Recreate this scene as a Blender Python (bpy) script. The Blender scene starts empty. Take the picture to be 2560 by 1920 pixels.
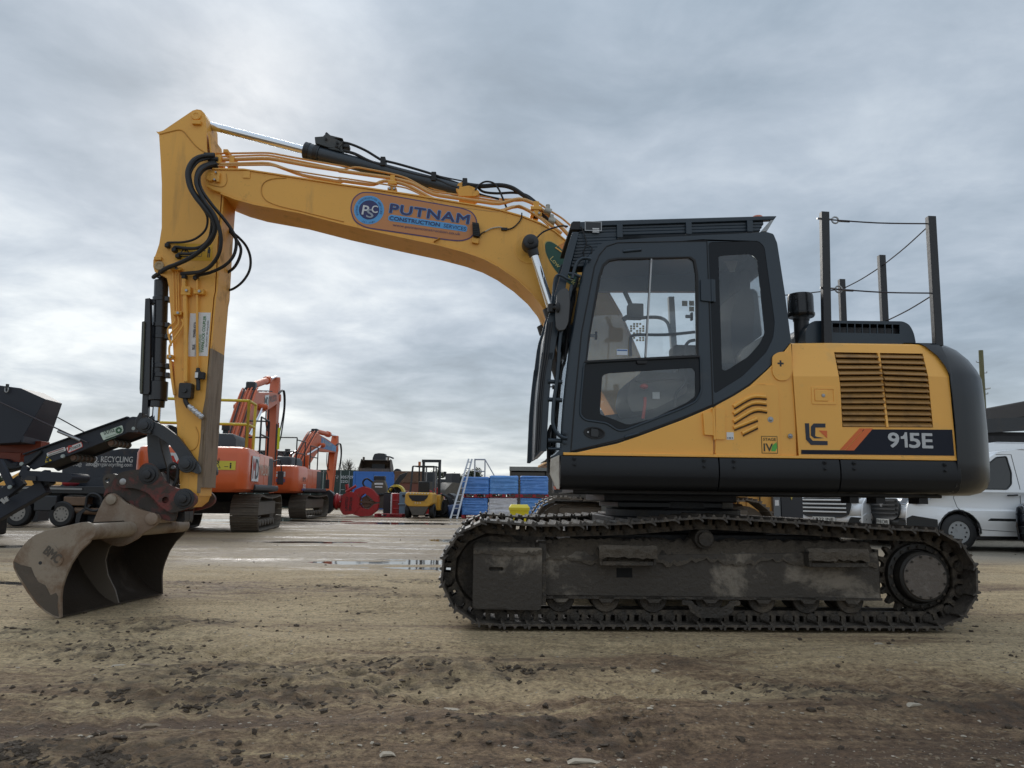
import bpy, bmesh, math, random
import numpy as np
from mathutils import Vector, Matrix
from mathutils.geometry import tessellate_polygon
random.seed(7)
rad = math.radians
sc = bpy.context.scene
COL = sc.collection
# ---------------------------------------------------------------- camera
F, CX, CY = 1923.0, 1280.0, 960.0          # focal length and centre in photo pixels
PITCH, ROLL, H = rad(8.3), rad(.7), .93
cd = bpy.data.cameras.new('camera'); cam = bpy.data.objects.new('camera', cd); COL.objects.link(cam)
cd.sensor_width = 36; cd.lens = F / 2560 * 36; cd.clip_start = .05; cd.clip_end = 3000
cam.matrix_world = Matrix.Translation((0, 0, H)) @ Matrix.Rotation(math.pi / 2 + PITCH, 4, 'X') @ Matrix.Rotation(ROLL, 4, 'Z')
sc.camera = cam
# ---------------------------------------------------------------- world: overcast sky over a Nishita sky
SUN_EL, SUN_AZ = rad(27), rad(-21)            # azimuth from +Y towards +X
w = bpy.data.worlds.new('World'); sc.world = w; w.use_nodes = True
nt = w.node_tree; nt.nodes.clear()
def N(nt, t, **k):
    n = nt.nodes.new(t)
    for a, b in k.items():
        if a.startswith('i_'):
            n.inputs[a[2:].replace('_', ' ')].default_value = b
        else: setattr(n, a, b)
    return n
def M_(nt, op, a, b=None, c=None, clamp=False):
    n = nt.nodes.new('ShaderNodeMath'); n.operation = op; n.use_clamp = clamp
    for i, v in enumerate((a, b, c)):
        if v is None: continue
        if isinstance(v, (int, float)): n.inputs[i].default_value = v
        else: nt.links.new(v, n.inputs[i])
    return n.outputs[0]
def RAMP(nt, fac, stops, interp='LINEAR'):
    n = nt.nodes.new('ShaderNodeValToRGB'); cr = n.color_ramp; cr.interpolation = interp
    while len(cr.elements) < len(stops): cr.elements.new(.5)
    for e, (p, c) in zip(cr.elements, stops):
        e.position = p; e.color = (*c, 1) if len(c) == 3 else c
    nt.links.new(fac, n.inputs[0]); return n.outputs[0]
def MIX(nt, fac, a, b, mode='MIX'):
    n = nt.nodes.new('ShaderNodeMix'); n.data_type = 'RGBA'; n.blend_type = mode
    for s, v in ((n.inputs[0], fac), (n.inputs[6], a), (n.inputs[7], b)):
        if isinstance(v, (int, float)): s.default_value = v
        elif isinstance(v, (tuple, list)): s.default_value = (*v, 1)
        else: nt.links.new(v, s)
    return n.outputs[2]
def NOISE(nt, vec, scale, detail=4, rough=.55, dist=0, w_=None):
    n = nt.nodes.new('ShaderNodeTexNoise'); n.inputs['Scale'].default_value = scale
    n.inputs['Detail'].default_value = detail; n.inputs['Roughness'].default_value = rough; n.inputs['Distortion'].default_value = dist
    nt.links.new(vec, n.inputs['Vector']); return n.outputs['Fac']
def g(*c): return tuple(((v / 255) / 12.92 if v / 255 <= .04045 else ((v / 255 + .055) / 1.055) ** 2.4) for v in c)
sky = N(nt, 'ShaderNodeTexSky', sky_type='NISHITA', sun_disc=False, sun_elevation=SUN_EL, sun_rotation=SUN_AZ, altitude=50)
tc = N(nt, 'ShaderNodeTexCoord'); sep = N(nt, 'ShaderNodeSeparateXYZ'); nt.links.new(tc.outputs['Generated'], sep.inputs[0])
z = M_(nt, 'MAXIMUM', sep.outputs[2], 0.0); zz = M_(nt, 'ADD', z, .15)
cmb = N(nt, 'ShaderNodeCombineXYZ'); nt.links.new(M_(nt, 'DIVIDE', sep.outputs[0], zz), cmb.inputs[0]); nt.links.new(M_(nt, 'DIVIDE', sep.outputs[1], zz), cmb.inputs[1])
mp = N(nt, 'ShaderNodeMapping'); mp.inputs['Location'].default_value = (3.1, 1.3, .4); mp.inputs['Scale'].default_value = (1.0, 1.0, 1); nt.links.new(cmb.outputs[0], mp.inputs[0])
v = mp.outputs[0]
n1 = NOISE(nt, v, .80, 9, .55, .3); n2 = NOISE(nt, v, 2.9, 7, .58, .3); n3 = NOISE(nt, v, .3, 2, .5)
cl = M_(nt, 'ADD', M_(nt, 'MULTIPLY', n1, .56), M_(nt, 'ADD', M_(nt, 'MULTIPLY', n2, .26), M_(nt, 'MULTIPLY', n3, .18)))
# contrast grows towards the horizon, where one looks along the cloud base
low = M_(nt, 'SUBTRACT', 1.0, M_(nt, 'MULTIPLY', z, 1.9), clamp=True)
con = M_(nt, 'ADD', 1.75, M_(nt, 'MULTIPLY', M_(nt, 'POWER', low, 2.5), 1.5))
cl = M_(nt, 'ADD', M_(nt, 'MULTIPLY', M_(nt, 'SUBTRACT', cl, .5), con), .5)
cc = RAMP(nt, cl, [(.22, g(140, 153, 166)), (.38, g(160, 174, 188)), (.50, g(180, 192, 205)), (.62, g(203, 213, 223)), (.80, g(240, 246, 249))])
glow = M_(nt, 'POWER', M_(nt, 'SUBTRACT', 1.0, M_(nt, 'MULTIPLY', z, 5.0), clamp=True), 1.6)
cc = MIX(nt, M_(nt, 'MULTIPLY', glow, .55), cc, g(228, 234, 231))
# thin cloud in front of the veiled sun
nrm = N(nt, 'ShaderNodeVectorMath', operation='DOT_PRODUCT'); nt.links.new(tc.outputs['Generated'], nrm.inputs[0]); nrm.inputs[1].default_value = (math.sin(SUN_AZ) * math.cos(SUN_EL), math.cos(SUN_AZ) * math.cos(SUN_EL), math.sin(SUN_EL))
halo = M_(nt, 'POWER', M_(nt, 'MAXIMUM', nrm.outputs['Value'], 0.0), 260.0); cc = MIX(nt, M_(nt, 'MULTIPLY', halo, M_(nt, 'MULTIPLY', M_(nt, 'SUBTRACT', n2, .25), 1.5, clamp=True)), cc, g(244, 247, 250))
# an overcast sky is brightest overhead, well above the frame
zen = M_(nt, 'ADD', 1.0, M_(nt, 'MULTIPLY', M_(nt, 'SMOOTHSTEP', z, .5, .95) if False else M_(nt, 'MULTIPLY', M_(nt, 'SUBTRACT', z, .5), 2.0, clamp=True), .7))
scl = N(nt, 'ShaderNodeVectorMath', operation='SCALE'); nt.links.new(cc, scl.inputs[0]); nt.links.new(M_(nt, 'MULTIPLY', zen, 10.6), scl.inputs['Scale'])
col = MIX(nt, .93, sky.outputs[0], scl.outputs[0])
bg = N(nt, 'ShaderNodeBackground'); bg.inputs['Strength'].default_value = .1; nt.links.new(col, bg.inputs[0])
nt.links.new(bg.outputs[0], N(nt, 'ShaderNodeOutputWorld').inputs[0])
sl = bpy.data.lights.new('sun', 'SUN'); sl.energy = 1.2; sl.angle = rad(22); sl.color = (1, .96, .9)
so = bpy.data.objects.new('sun', sl); COL.objects.link(so)
sd = Vector((math.sin(SUN_AZ) * math.cos(SUN_EL), math.cos(SUN_AZ) * math.cos(SUN_EL), math.sin(SUN_EL)))
so.rotation_euler = sd.to_track_quat('Z', 'Y').to_euler()
vs = sc.view_settings; vs.view_transform = 'Standard'; vs.look = 'None'; vs.exposure = 0; vs.gamma = 1; vs.use_curve_mapping = False
sc.cycles.max_bounces = 8; sc.cycles.transparent_max_bounces = 16; sc.cycles.sample_clamp_indirect = 5; sc.cycles.caustics_reflective = False; sc.cycles.caustics_refractive = False
# ---------------------------------------------------------------- measuring: photo pixels to metres
def ray(px, py):
    a = (px - CX) / F; b = (CY - py) / F
    a2 = a * math.cos(ROLL) - b * math.sin(ROLL); b2 = a * math.sin(ROLL) + b * math.cos(ROLL)
    return Vector((a2, math.cos(PITCH) - b2 * math.sin(PITCH), math.sin(PITCH) + b2 * math.cos(PITCH)))
CAMP = Vector((0, 0, H))
def G(px, py):                                   # point of the ground under a pixel
    d = ray(px, py); return CAMP + d * (-H / d.z)
def W(px, py, Y):                                # point at distance Y
    d = ray(px, py); return CAMP + d * (Y / d.y)
YAW = rad(2.3); ORG = Vector((1.42, 6.86, 0))
U = Vector((math.cos(YAW), math.sin(YAW), 0)); V = Vector((-math.sin(YAW), math.cos(YAW), 0))
def E(p, v):                                     # pixel to the excavator's own (x, z) on its plane y = v
    d = ray(*p); t = (v - (CAMP - ORG).dot(V)) / d.dot(V); q = CAMP + d * t - ORG
    return (q.dot(U), q.z)
def zm(reg, *pts):                               # points read off an enlarged region
    x0, y0, s = reg; return [(x0 + a / s, y0 + b / s) for a, b in pts]
R1 = (0, 900, 3.16); R2 = (340, 240, 3.19); R3 = (840, 300, 3.19); R4 = (320, 640, 2.765); C1 = (1320, 520, 2.241); C2 = (1940, 500, 2.182)
T1 = (1060, 1220, 3.072); T2 = (1740, 1220, 2.698); B1 = (480, 920, 3.77); B2 = (840, 1100, 3.687); L1 = (0, 940, 4.1475); L2 = (0, 1220, 3.95)
V1 = (2200, 860, 3.072); F1 = (860, 1120, 8.296); K1 = (240, 1100, 6.38); C3 = (1330, 520, 4.365); C4 = (1330, 880, 4.365); A0 = (0, 0, .864)
P1z = (1120, 1100, 7.373); D1 = (700, 1060, 6.38)
def EE(reg, v, *pts): return [E(p, v) for p in zm(reg, *pts)]
# ---------------------------------------------------------------- mesh helpers
def crm(pts, n=6, closed=False):                 # Catmull-Rom through points
    P = [Vector(p) for p in pts]; out = []; m = len(P)
    for i in range(m if closed else m - 1):
        if closed: a, b, c, d = P[i - 1], P[i], P[(i + 1) % m], P[(i + 2) % m]
        else: a, b, c, d = P[max(i - 1, 0)], P[i], P[i + 1], P[min(i + 2, m - 1)]
        for k in range(n):
            t = k / n
            out.append(.5 * ((2 * b) + (c - a) * t + (2 * a - 5 * b + 4 * c - d) * t * t + (3 * b - a - 3 * c + d) * t ** 3))
    if not closed: out.append(P[-1])
    return out
def arc(cx, cz, r, a0, a1, n=8): return [(cx + r * math.cos(rad(a0 + (a1 - a0) * i / n)), cz + r * math.sin(rad(a0 + (a1 - a0) * i / n))) for i in range(n + 1)]
def rrect(x0, z0, x1, z1, r, n=4):
    return arc(x1 - r, z1 - r, r, 0, 90, n) + arc(x0 + r, z1 - r, r, 90, 180, n) + arc(x0 + r, z0 + r, r, 180, 270, n) + arc(x1 - r, z0 + r, r, 270, 360, n)
def smooth_loop(pts, n=3):                       # rounds a traced outline a little
    return [(p.x, p.y) for p in crm([(a, b, 0) for a, b in pts], n, True)]
def chop(pts, r=.02, n=3):                       # rounds the corners of an outline with radius r
    out = []; m = len(pts)
    for i in range(m):
        a, b, c = Vector(pts[i - 1]), Vector(pts[i]), Vector(pts[(i + 1) % m])
        u, w_ = a - b, c - b; lu, lw = u.length, w_.length
        if lu < 1e-6 or lw < 1e-6: continue
        k = min(r, lu * .45, lw * .45); p, q = b + u / lu * k, b + w_ / lw * k
        for j in range(n + 1):
            t = j / n; out.append(tuple(p * (1 - t) ** 2 + b * 2 * t * (1 - t) + q * t * t))
    return out
class MB:
    def __init__(s): s.v = []; s.f = []
    def add(s, vs, fs):
        o = len(s.v); s.v += [tuple(v) for v in vs]; s.f += [tuple(i + o for i in f) for f in fs]; return s
    def box(s, x0, x1, y0, y1, z0, z1):
        return s.add([(x0, y0, z0), (x1, y0, z0), (x1, y1, z0), (x0, y1, z0), (x0, y0, z1), (x1, y0, z1), (x1, y1, z1), (x0, y1, z1)],
                     [(0, 3, 2, 1), (4, 5, 6, 7), (0, 1, 5, 4), (1, 2, 6, 5), (2, 3, 7, 6), (3, 0, 4, 7)])
    def plate(s, outer, y0, y1, holes=(), mapf=None):
        # outline(s) in (x, z), thickness from y0 to y1; y0/y1 numbers or functions of (x, z)
        loops = [list(outer)] + [list(h) for h in holes]
        flat = [p for l in loops for p in l]; n = len(flat)
        tris = tessellate_polygon([[Vector((a, b, 0)) for a, b in l] for l in loops])
        fy = lambda y, p: y(*p) if callable(y) else y
        vs = [(p[0], fy(y0, p), p[1]) for p in flat] + [(p[0], fy(y1, p), p[1]) for p in flat]
        fs = []
        for t in tris:
            a, b, c = [Vector(flat[i]) for i in t]
            cr = (b - a).cross(c - a) if hasattr(b - a, 'cross') else 0
            if abs(cr) < 1e-12: continue
            t = tuple(t) if cr > 0 else tuple(reversed(t))
            fs.append(t); fs.append(tuple(i + n for i in reversed(t)))
        o = 0
        for l in loops:
            m = len(l); area = sum(l[i][0] * l[(i + 1) % m][1] - l[(i + 1) % m][0] * l[i][1] for i in range(m))
            for i in range(m):
                a, b = o + i, o + (i + 1) % m
                ccw = (area > 0) == (o == 0)
                fs.append((a, a + n, b + n, b) if ccw else (a, b, b + n, a + n))
            o += m
        if mapf: vs = [mapf(v) for v in vs]
        return s.add(vs, fs)
    def cyl(s, p, q, r, r2=None, n=16, cap=True):
        p, q = Vector(p), Vector(q); r2 = r if r2 is None else r2; d = (q - p).normalized()
        a = d.orthogonal().normalized(); b = d.cross(a); vs = []
        for c, rr in ((p, r), (q, r2)):
            for i in range(n):
                t = 2 * math.pi * i / n; vs.append(c + (a * math.cos(t) + b * math.sin(t)) * rr)
        fs = [(i, (i + 1) % n, n + (i + 1) % n, n + i) for i in range(n)]
        if cap: fs += [tuple(range(n - 1, -1, -1)), tuple(range(n, 2 * n))]
        return s.add(vs, fs)
    def lathe(s, p, d, prof, n=20, cap=True):                # prof: (distance along d, radius)
        p, d = Vector(p), Vector(d).normalized(); a = d.orthogonal().normalized(); b = d.cross(a); vs = []; fs = []
        for h, r in prof:
            for i in range(n):
                t = 2 * math.pi * i / n; vs.append(p + d * h + (a * math.cos(t) + b * math.sin(t)) * max(r, 1e-4))
        for k in range(len(prof) - 1):
            for i in range(n): fs.append((k * n + i, k * n + (i + 1) % n, (k + 1) * n + (i + 1) % n, (k + 1) * n + i))
        if cap: fs += [tuple(range(n - 1, -1, -1)), tuple(range((len(prof) - 1) * n, len(prof) * n))]
        return s.add(vs, fs)
    def tube(s, pts, r, n=8, sm=0):
        P = crm(pts, sm) if sm else [Vector(p) for p in pts]
        vs = []; fs = []; a = None; m = len(P)
        for i, p in enumerate(P):
            d = (P[min(i + 1, m - 1)] - P[max(i - 1, 0)])
            if d.length < 1e-9: d = Vector((0, 0, 1))
            d.normalize()
            a = d.orthogonal().normalized() if a is None else (a - d * a.dot(d)).normalized()
            b = d.cross(a); rr = r[i] if isinstance(r, list) else r
            for k in range(n):
                t = 2 * math.pi * k / n; vs.append(p + (a * math.cos(t) + b * math.sin(t)) * rr)
        for i in range(m - 1):
            for k in range(n): fs.append((i * n + k, i * n + (k + 1) % n, (i + 1) * n + (k + 1) % n, (i + 1) * n + k))
        fs += [tuple(range(n - 1, -1, -1)), tuple(range((m - 1) * n, m * n))]
        return s.add(vs, fs)
    def bar(s, p, q, w_, h, up=(0, 0, 1)):           # rectangular bar from p to q
        p, q = Vector(p), Vector(q); d = (q - p).normalized(); up = Vector(up)
        if abs(d.dot(up)) > .99: up = Vector((0, 1, 0))
        a = d.cross(up).normalized() * w_ / 2; b = a.cross(d).normalized() * h / 2
        vs = [c + x * a + y * b for c in (p, q) for x, y in ((-1, -1), (1, -1), (1, 1), (-1, 1))]
        return s.add(vs, [(0, 1, 2, 3), (7, 6, 5, 4), (0, 4, 5, 1), (1, 5, 6, 2), (2, 6, 7, 3), (3, 7, 4, 0)])
    def loft(s, rings, cap=True):
        n = len(rings[0]); vs = [p for r in rings for p in r]; fs = []
        for k in range(len(rings) - 1):
            for i in range(n): fs.append((k * n + i, k * n + (i + 1) % n, (k + 1) * n + (i + 1) % n, (k + 1) * n + i))
        if cap: fs += [tuple(range(n - 1, -1, -1)), tuple(range((len(rings) - 1) * n, len(rings) * n))]
        return s.add(vs, fs)
    def ball(s, c, r, n=10, sq=(1, 1, 1)):
        c = Vector(c); m = n // 2; rings = []
        for k in range(m + 1):
            t = math.pi * (k + .02) / (m + .04); rings.append([(c.x + sq[0] * r * math.sin(t) * math.cos(2 * math.pi * i / n), c.y + sq[1] * r * math.sin(t) * math.sin(2 * math.pi * i / n), c.z - sq[2] * r * math.cos(t)) for i in range(n)])
        return s.loft(rings)
def obj(name, mb, mat, parent=None, bevel=0, seg=2, sm=38, label=None, mesh=None, fix=True):
    if mesh is None:
        me = bpy.data.meshes.new(name); me.from_pydata(mb.v, [], mb.f)
        if fix:
            bm = bmesh.new(); bm.from_mesh(me); bmesh.ops.recalc_face_normals(bm, faces=bm.faces); bm.to_mesh(me); bm.free()
        me.polygons.foreach_set('use_smooth', [True] * len(me.polygons)); me.set_sharp_from_angle(angle=rad(sm))
        me.materials.append(mat)
    else: me = mesh
    o = bpy.data.objects.new(name, me); COL.objects.link(o)
    if parent: o.parent = parent
    if bevel:
        b = o.modifiers.new('edge', 'BEVEL'); b.width = bevel; b.segments = seg; b.limit_method = 'ANGLE'; b.angle_limit = rad(40); b.harden_normals = False
    if label: o['label'] = label
    return o
def thing(name, label, cat, loc=(0, 0, 0), rz=0, group=None, scale=None):
    o = bpy.data.objects.new(name, None); COL.objects.link(o); o.location = loc; o.rotation_euler = (0, 0, rz); o.empty_display_size = .2
    if scale: o.scale = (scale,) * 3
    o['label'] = label; o['category'] = cat
    if group: o['group'] = group
    return o
def tag(o, label=None, cat=None, group=None, kind=None):
    for k, v_ in (('label', label), ('category', cat), ('group', group), ('kind', kind)):
        if v_: o[k] = v_
    return o
def copy_tree(o, parent=None):
    c = o.copy(); COL.objects.link(c)
    if parent: c.parent = parent
    for ch in list(o.children): copy_tree(ch, c)
    return c
_font = None
def text(body, p0, p1, h, mat, parent, name='lettering', up=None, off=.012, depth=.0015, bold=True, sp=1.0):
    """flat lettering: baseline from p0 to p1 (3-D), height h, up vector"""
    cu = bpy.data.curves.new(name, 'FONT'); cu.body = body; cu.offset = 0; cu.resolution_u = 3; cu.space_character = sp
    o = bpy.data.objects.new(name, cu); me = bpy.data.meshes.new_from_object(o); bpy.data.objects.remove(o); bpy.data.curves.remove(cu)
    n = len(me.vertices); co = np.empty(n * 3); me.vertices.foreach_get('co', co); co = co.reshape(-1, 3)
    lo, hi = co.min(0), co.max(0); p0, p1 = Vector(p0), Vector(p1); u = p1 - p0; up = Vector(up or (0, 0, 1)); nn = u.cross(up).normalized()
    up = nn.cross(u).normalized() * h
    s = (co[:, 0] - lo[0]) / (hi[0] - lo[0]); t = (co[:, 1] - lo[1]) / (hi[1] - lo[1])
    new = np.array(p0)[None] + s[:, None] * np.array(u)[None] + t[:, None] * np.array(up)[None] + np.array(nn)[None] * depth
    if bold:                                     # heavier strokes: the outline stacked with small shifts, each leaf a little prouder
        k = off * h / .7; un = u.normalized(); w0 = max(1e-6, u.length); tris = [tuple(p.vertices) for p in me.polygons]; V_ = []; F_ = []
        for j, (dx, dy) in enumerate(((0, 0), (-k, 0), (k, 0), (0, -k * .8), (0, k * .8), (-k * .7, k * .7), (k * .7, k * .7), (-k * .7, -k * .7), (k * .7, -k * .7))):
            V_.append(new + (np.array(un) * dx + np.array(up.normalized()) * dy + np.array(nn) * j * .00012)[None]); F_ += [tuple(i_ + j * n for i_ in t_) for t_ in tris]
        me.clear_geometry(); me.from_pydata(np.concatenate(V_).tolist(), [], F_); new = None
    if new is not None: me.vertices.foreach_set('co', new.ravel())
    me.materials.clear(); me.materials.append(mat); me.update(); me.name = name
    o = bpy.data.objects.new(name, me); COL.objects.link(o); o.parent = parent; return o
# ---------------------------------------------------------------- materials
def mat(name, col, rough=.5, metal=0, dirt=.25, dcol=(.11, .085, .06), dscale=3.0, var=.12, bump=.0, bscale=30, coat=0, spec=.5, streak=False, drough=.85, lo=.5, alpha=None, emit=None, fine=True, gz=None, slope=5.0):
    m = bpy.data.materials.new(name); m.use_nodes = True; nt = m.node_tree; b = nt.nodes['Principled BSDF']
    tc = nt.nodes.new('ShaderNodeTexCoord'); v = tc.outputs['Object']
    if streak:
        mp = nt.nodes.new('ShaderNodeMapping'); mp.inputs['Scale'].default_value = (2.2, 2.2, .35); nt.links.new(v, mp.inputs[0]); vd = mp.outputs[0]
    else: vd = v
    a = NOISE(nt, v, 1.3, 5, .6); c = MIX(nt, a, tuple(x * (1 - var) for x in col), tuple(min(1, x * (1 + var)) for x in col))
    R = None
    if dirt > 0:
        d1 = NOISE(nt, vd, dscale, 9, .68, .3)
        mk = M_(nt, 'MULTIPLY', M_(nt, 'SUBTRACT', d1, lo + .16 - dirt * .3), slope, clamp=True)
        if fine:
            d2 = NOISE(nt, v, 55, 3, .7); sp = M_(nt, 'MULTIPLY', M_(nt, 'SUBTRACT', d2, .70 - dirt * .1), 9.0, clamp=True)
            c = MIX(nt, M_(nt, 'MULTIPLY', sp, .55), c, (.12, .085, .055))
            s3 = NOISE(nt, v, 7, 10, .8); c = MIX(nt, M_(nt, 'MULTIPLY', M_(nt, 'SUBTRACT', s3, .60), 9, clamp=True) if dirt > .2 else 0.0, c, tuple(x * .62 for x in col))
        if gz:    # splashed mud that thins out with height above the ground
            sx = nt.nodes.new('ShaderNodeSeparateXYZ'); nt.links.new(v, sx.inputs[0])
            low = M_(nt, 'MULTIPLY', M_(nt, 'SUBTRACT', gz[1], M_(nt, 'ADD', sx.outputs[2], M_(nt, 'MULTIPLY', M_(nt, 'SUBTRACT', d1, .5), 1.2 * (gz[1] - gz[0])))), 1 / (gz[1] - gz[0]), clamp=True)
            mk = M_(nt, 'MAXIMUM', mk, M_(nt, 'MULTIPLY', low, .85))
        mk = M_(nt, 'MULTIPLY', mk, min(1, .35 + dirt))
        dc = MIX(nt, NOISE(nt, v, 9, 4), tuple(x * .7 for x in dcol), tuple(x * 1.3 for x in dcol))
        c = MIX(nt, mk, c, dc)
        R = M_(nt, 'ADD', M_(nt, 'MULTIPLY', mk, drough - rough), rough)
        nt.links.new(R, b.inputs['Roughness'])
        if metal: nt.links.new(M_(nt, 'MULTIPLY', M_(nt, 'SUBTRACT', 1.0, mk), metal), b.inputs['Metallic'])
    else: b.inputs['Roughness'].default_value = rough; b.inputs['Metallic'].default_value = metal
    nt.links.new(c, b.inputs['Base Color']); b.inputs['Coat Weight'].default_value = coat; b.inputs['Coat Roughness'].default_value = .12; b.inputs['Specular IOR Level'].default_value = spec
    if bump:
        bn = nt.nodes.new('ShaderNodeBump'); bn.inputs['Strength'].default_value = min(1, bump); bn.inputs['Distance'].default_value = .02 if bump <= 1 else .02 * bump
        nt.links.new(NOISE(nt, v, bscale, 6, .65), bn.inputs['Height']); nt.links.new(bn.outputs[0], b.inputs['Normal'])
    if alpha is not None: b.inputs['Alpha'].default_value = alpha
    if emit: b.inputs['Emission Color'].default_value = (*emit, 1); b.inputs['Emission Strength'].default_value = 1
    return m
def flat(name, col, rough=.5, **k): return mat(name, col, rough, dirt=k.pop('dirt', 0), **k)
def glass(name, tint=(.82, .88, .88), amount=.16, rough=.02, dust=.10):
    m = bpy.data.materials.new(name); m.use_nodes = True; nt = m.node_tree; nt.nodes.clear()
    tr = N(nt, 'ShaderNodeBsdfTransparent'); tr.inputs[0].default_value = (*tint, 1)
    gl = N(nt, 'ShaderNodeBsdfGlossy'); gl.inputs['Roughness'].default_value = rough; gl.inputs[0].default_value = (.9, .95, 1, 1)
    df = N(nt, 'ShaderNodeBsdfDiffuse'); df.inputs[0].default_value = (.42, .40, .36, 1)
    lw = N(nt, 'ShaderNodeLayerWeight'); lw.inputs[0].default_value = .35
    fac = M_(nt, 'ADD', M_(nt, 'MULTIPLY', lw.outputs['Fresnel'], .6), amount * .4)
    a = N(nt, 'ShaderNodeMixShader'); nt.links.new(fac, a.inputs[0]); nt.links.new(tr.outputs[0], a.inputs[1]); nt.links.new(gl.outputs[0], a.inputs[2])
    tc = N(nt, 'ShaderNodeTexCoord'); dn = M_(nt, 'MULTIPLY', NOISE(nt, tc.outputs['Object'], 4, 8, .7), dust * 2)
    b = N(nt, 'ShaderNodeMixShader'); nt.links.new(dn, b.inputs[0]); nt.links.new(a.outputs[0], b.inputs[1]); nt.links.new(df.outputs[0], b.inputs[2])
    nt.links.new(b.outputs[0], N(nt, 'ShaderNodeOutputMaterial').inputs[0]); return m
YEL = (.90, .455, .082); SLATE = (.017, .031, .046); BLK = (.013, .014, .016)
Y_ = mat('yellow_paint', YEL, .40, dirt=.26, dcol=(.56, .37, .15), dscale=2.1, var=.09, coat=.15, bump=.02, bscale=14)
Yd = mat('yellow_paint_worn', (.78, .39, .06), .5, dirt=.42, dcol=(.10, .07, .04), dscale=5, var=.12, bump=.12)
Yarm = mat('yellow_paint_arm', (.82, .42, .075), .44, dirt=.34, dcol=(.42, .25, .10), dscale=2.8, var=.12, streak=True, bump=.03, bscale=10)
Sl = mat('slate_paint', SLATE, .36, dirt=.08, dcol=(.12, .10, .08), dscale=2.2, var=.12, coat=.1)
Bk = mat('black_paint', (.011, .0125, .015), .42, dirt=.14, dcol=(.07, .06, .048), dscale=1.7, var=.2, spec=.35)
Bks = mat('black_steel', (.018, .019, .022), .45, dirt=.2, dcol=(.08, .06, .045), dscale=6, var=.25, bump=.1)
Cw = mat('counterweight_paint', (.012, .0145, .018), .32, dirt=.08, dcol=(.10, .085, .07), dscale=1.2, var=.2, coat=.1, bump=.04, bscale=9)
Rub = mat('rubber', (.012, .012, .013), .6, dirt=.2, dcol=(.07, .06, .05), dscale=8, var=.2)
Chr = mat('chrome', (.72, .74, .77), .12, metal=1, dirt=.15, dcol=(.2, .14, .1), dscale=4, var=.05)
Stl = mat('steel', (.33, .33, .33), .35, metal=.9, dirt=.3, dcol=(.12, .08, .05), dscale=9)
Mud = mat('mud_steel', (.036, .029, .022), .62, dirt=.58, dcol=(.125, .098, .070), dscale=4.5, var=.35, bump=.9, bscale=38)
MudP = mat('mud_steel_scraped', (.046, .037, .028), .62, dirt=.62, dcol=(.20, .168, .13), dscale=1.25, var=.45, bump=.5, bscale=30, lo=.565, slope=13, drough=.6)
MudC = mat('caked_mud', (.105, .084, .062), .95, dirt=.4, dcol=(.030, .024, .018), dscale=14, var=.4, bump=1.6, bscale=42)
Shoe = mat('track_shoe_steel', (.050, .041, .033), .45, dirt=.6, dcol=(.125, .10, .075), dscale=7, var=.35, bump=.8, bscale=45, drough=.8)
Rail = mat('polished_rail', (.30, .30, .30), .28, metal=.9, dirt=.25, dcol=(.06, .05, .04), dscale=10)
Ghi = glass('cab_glass', (.95, .965, .965), .05, dust=.018)
Gdk = glass('tinted_glass', (.45, .5, .52), .12, dust=.03)
Cream = mat('cream_panel', (.52, .48, .41), .5, dirt=.35, dcol=(.19, .12, .07), dscale=4, var=.1)
Wht = mat('white_print', (.72, .73, .73), .5, dirt=.15, dcol=(.3, .26, .2), dscale=7)
WhtF = flat('white_lettering', (.66, .67, .68), .5); BlkF = flat('black_lettering', (.02, .02, .024), .45); Navy = flat('navy_lettering', (.03, .035, .13), .5)
OraF = flat('orange_stripe', (.72, .15, .035), .45); GrnF = flat('green_print', (.10, .42, .07), .5); DGr = flat('dark_green_print', (.012, .075, .05), .5)
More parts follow.
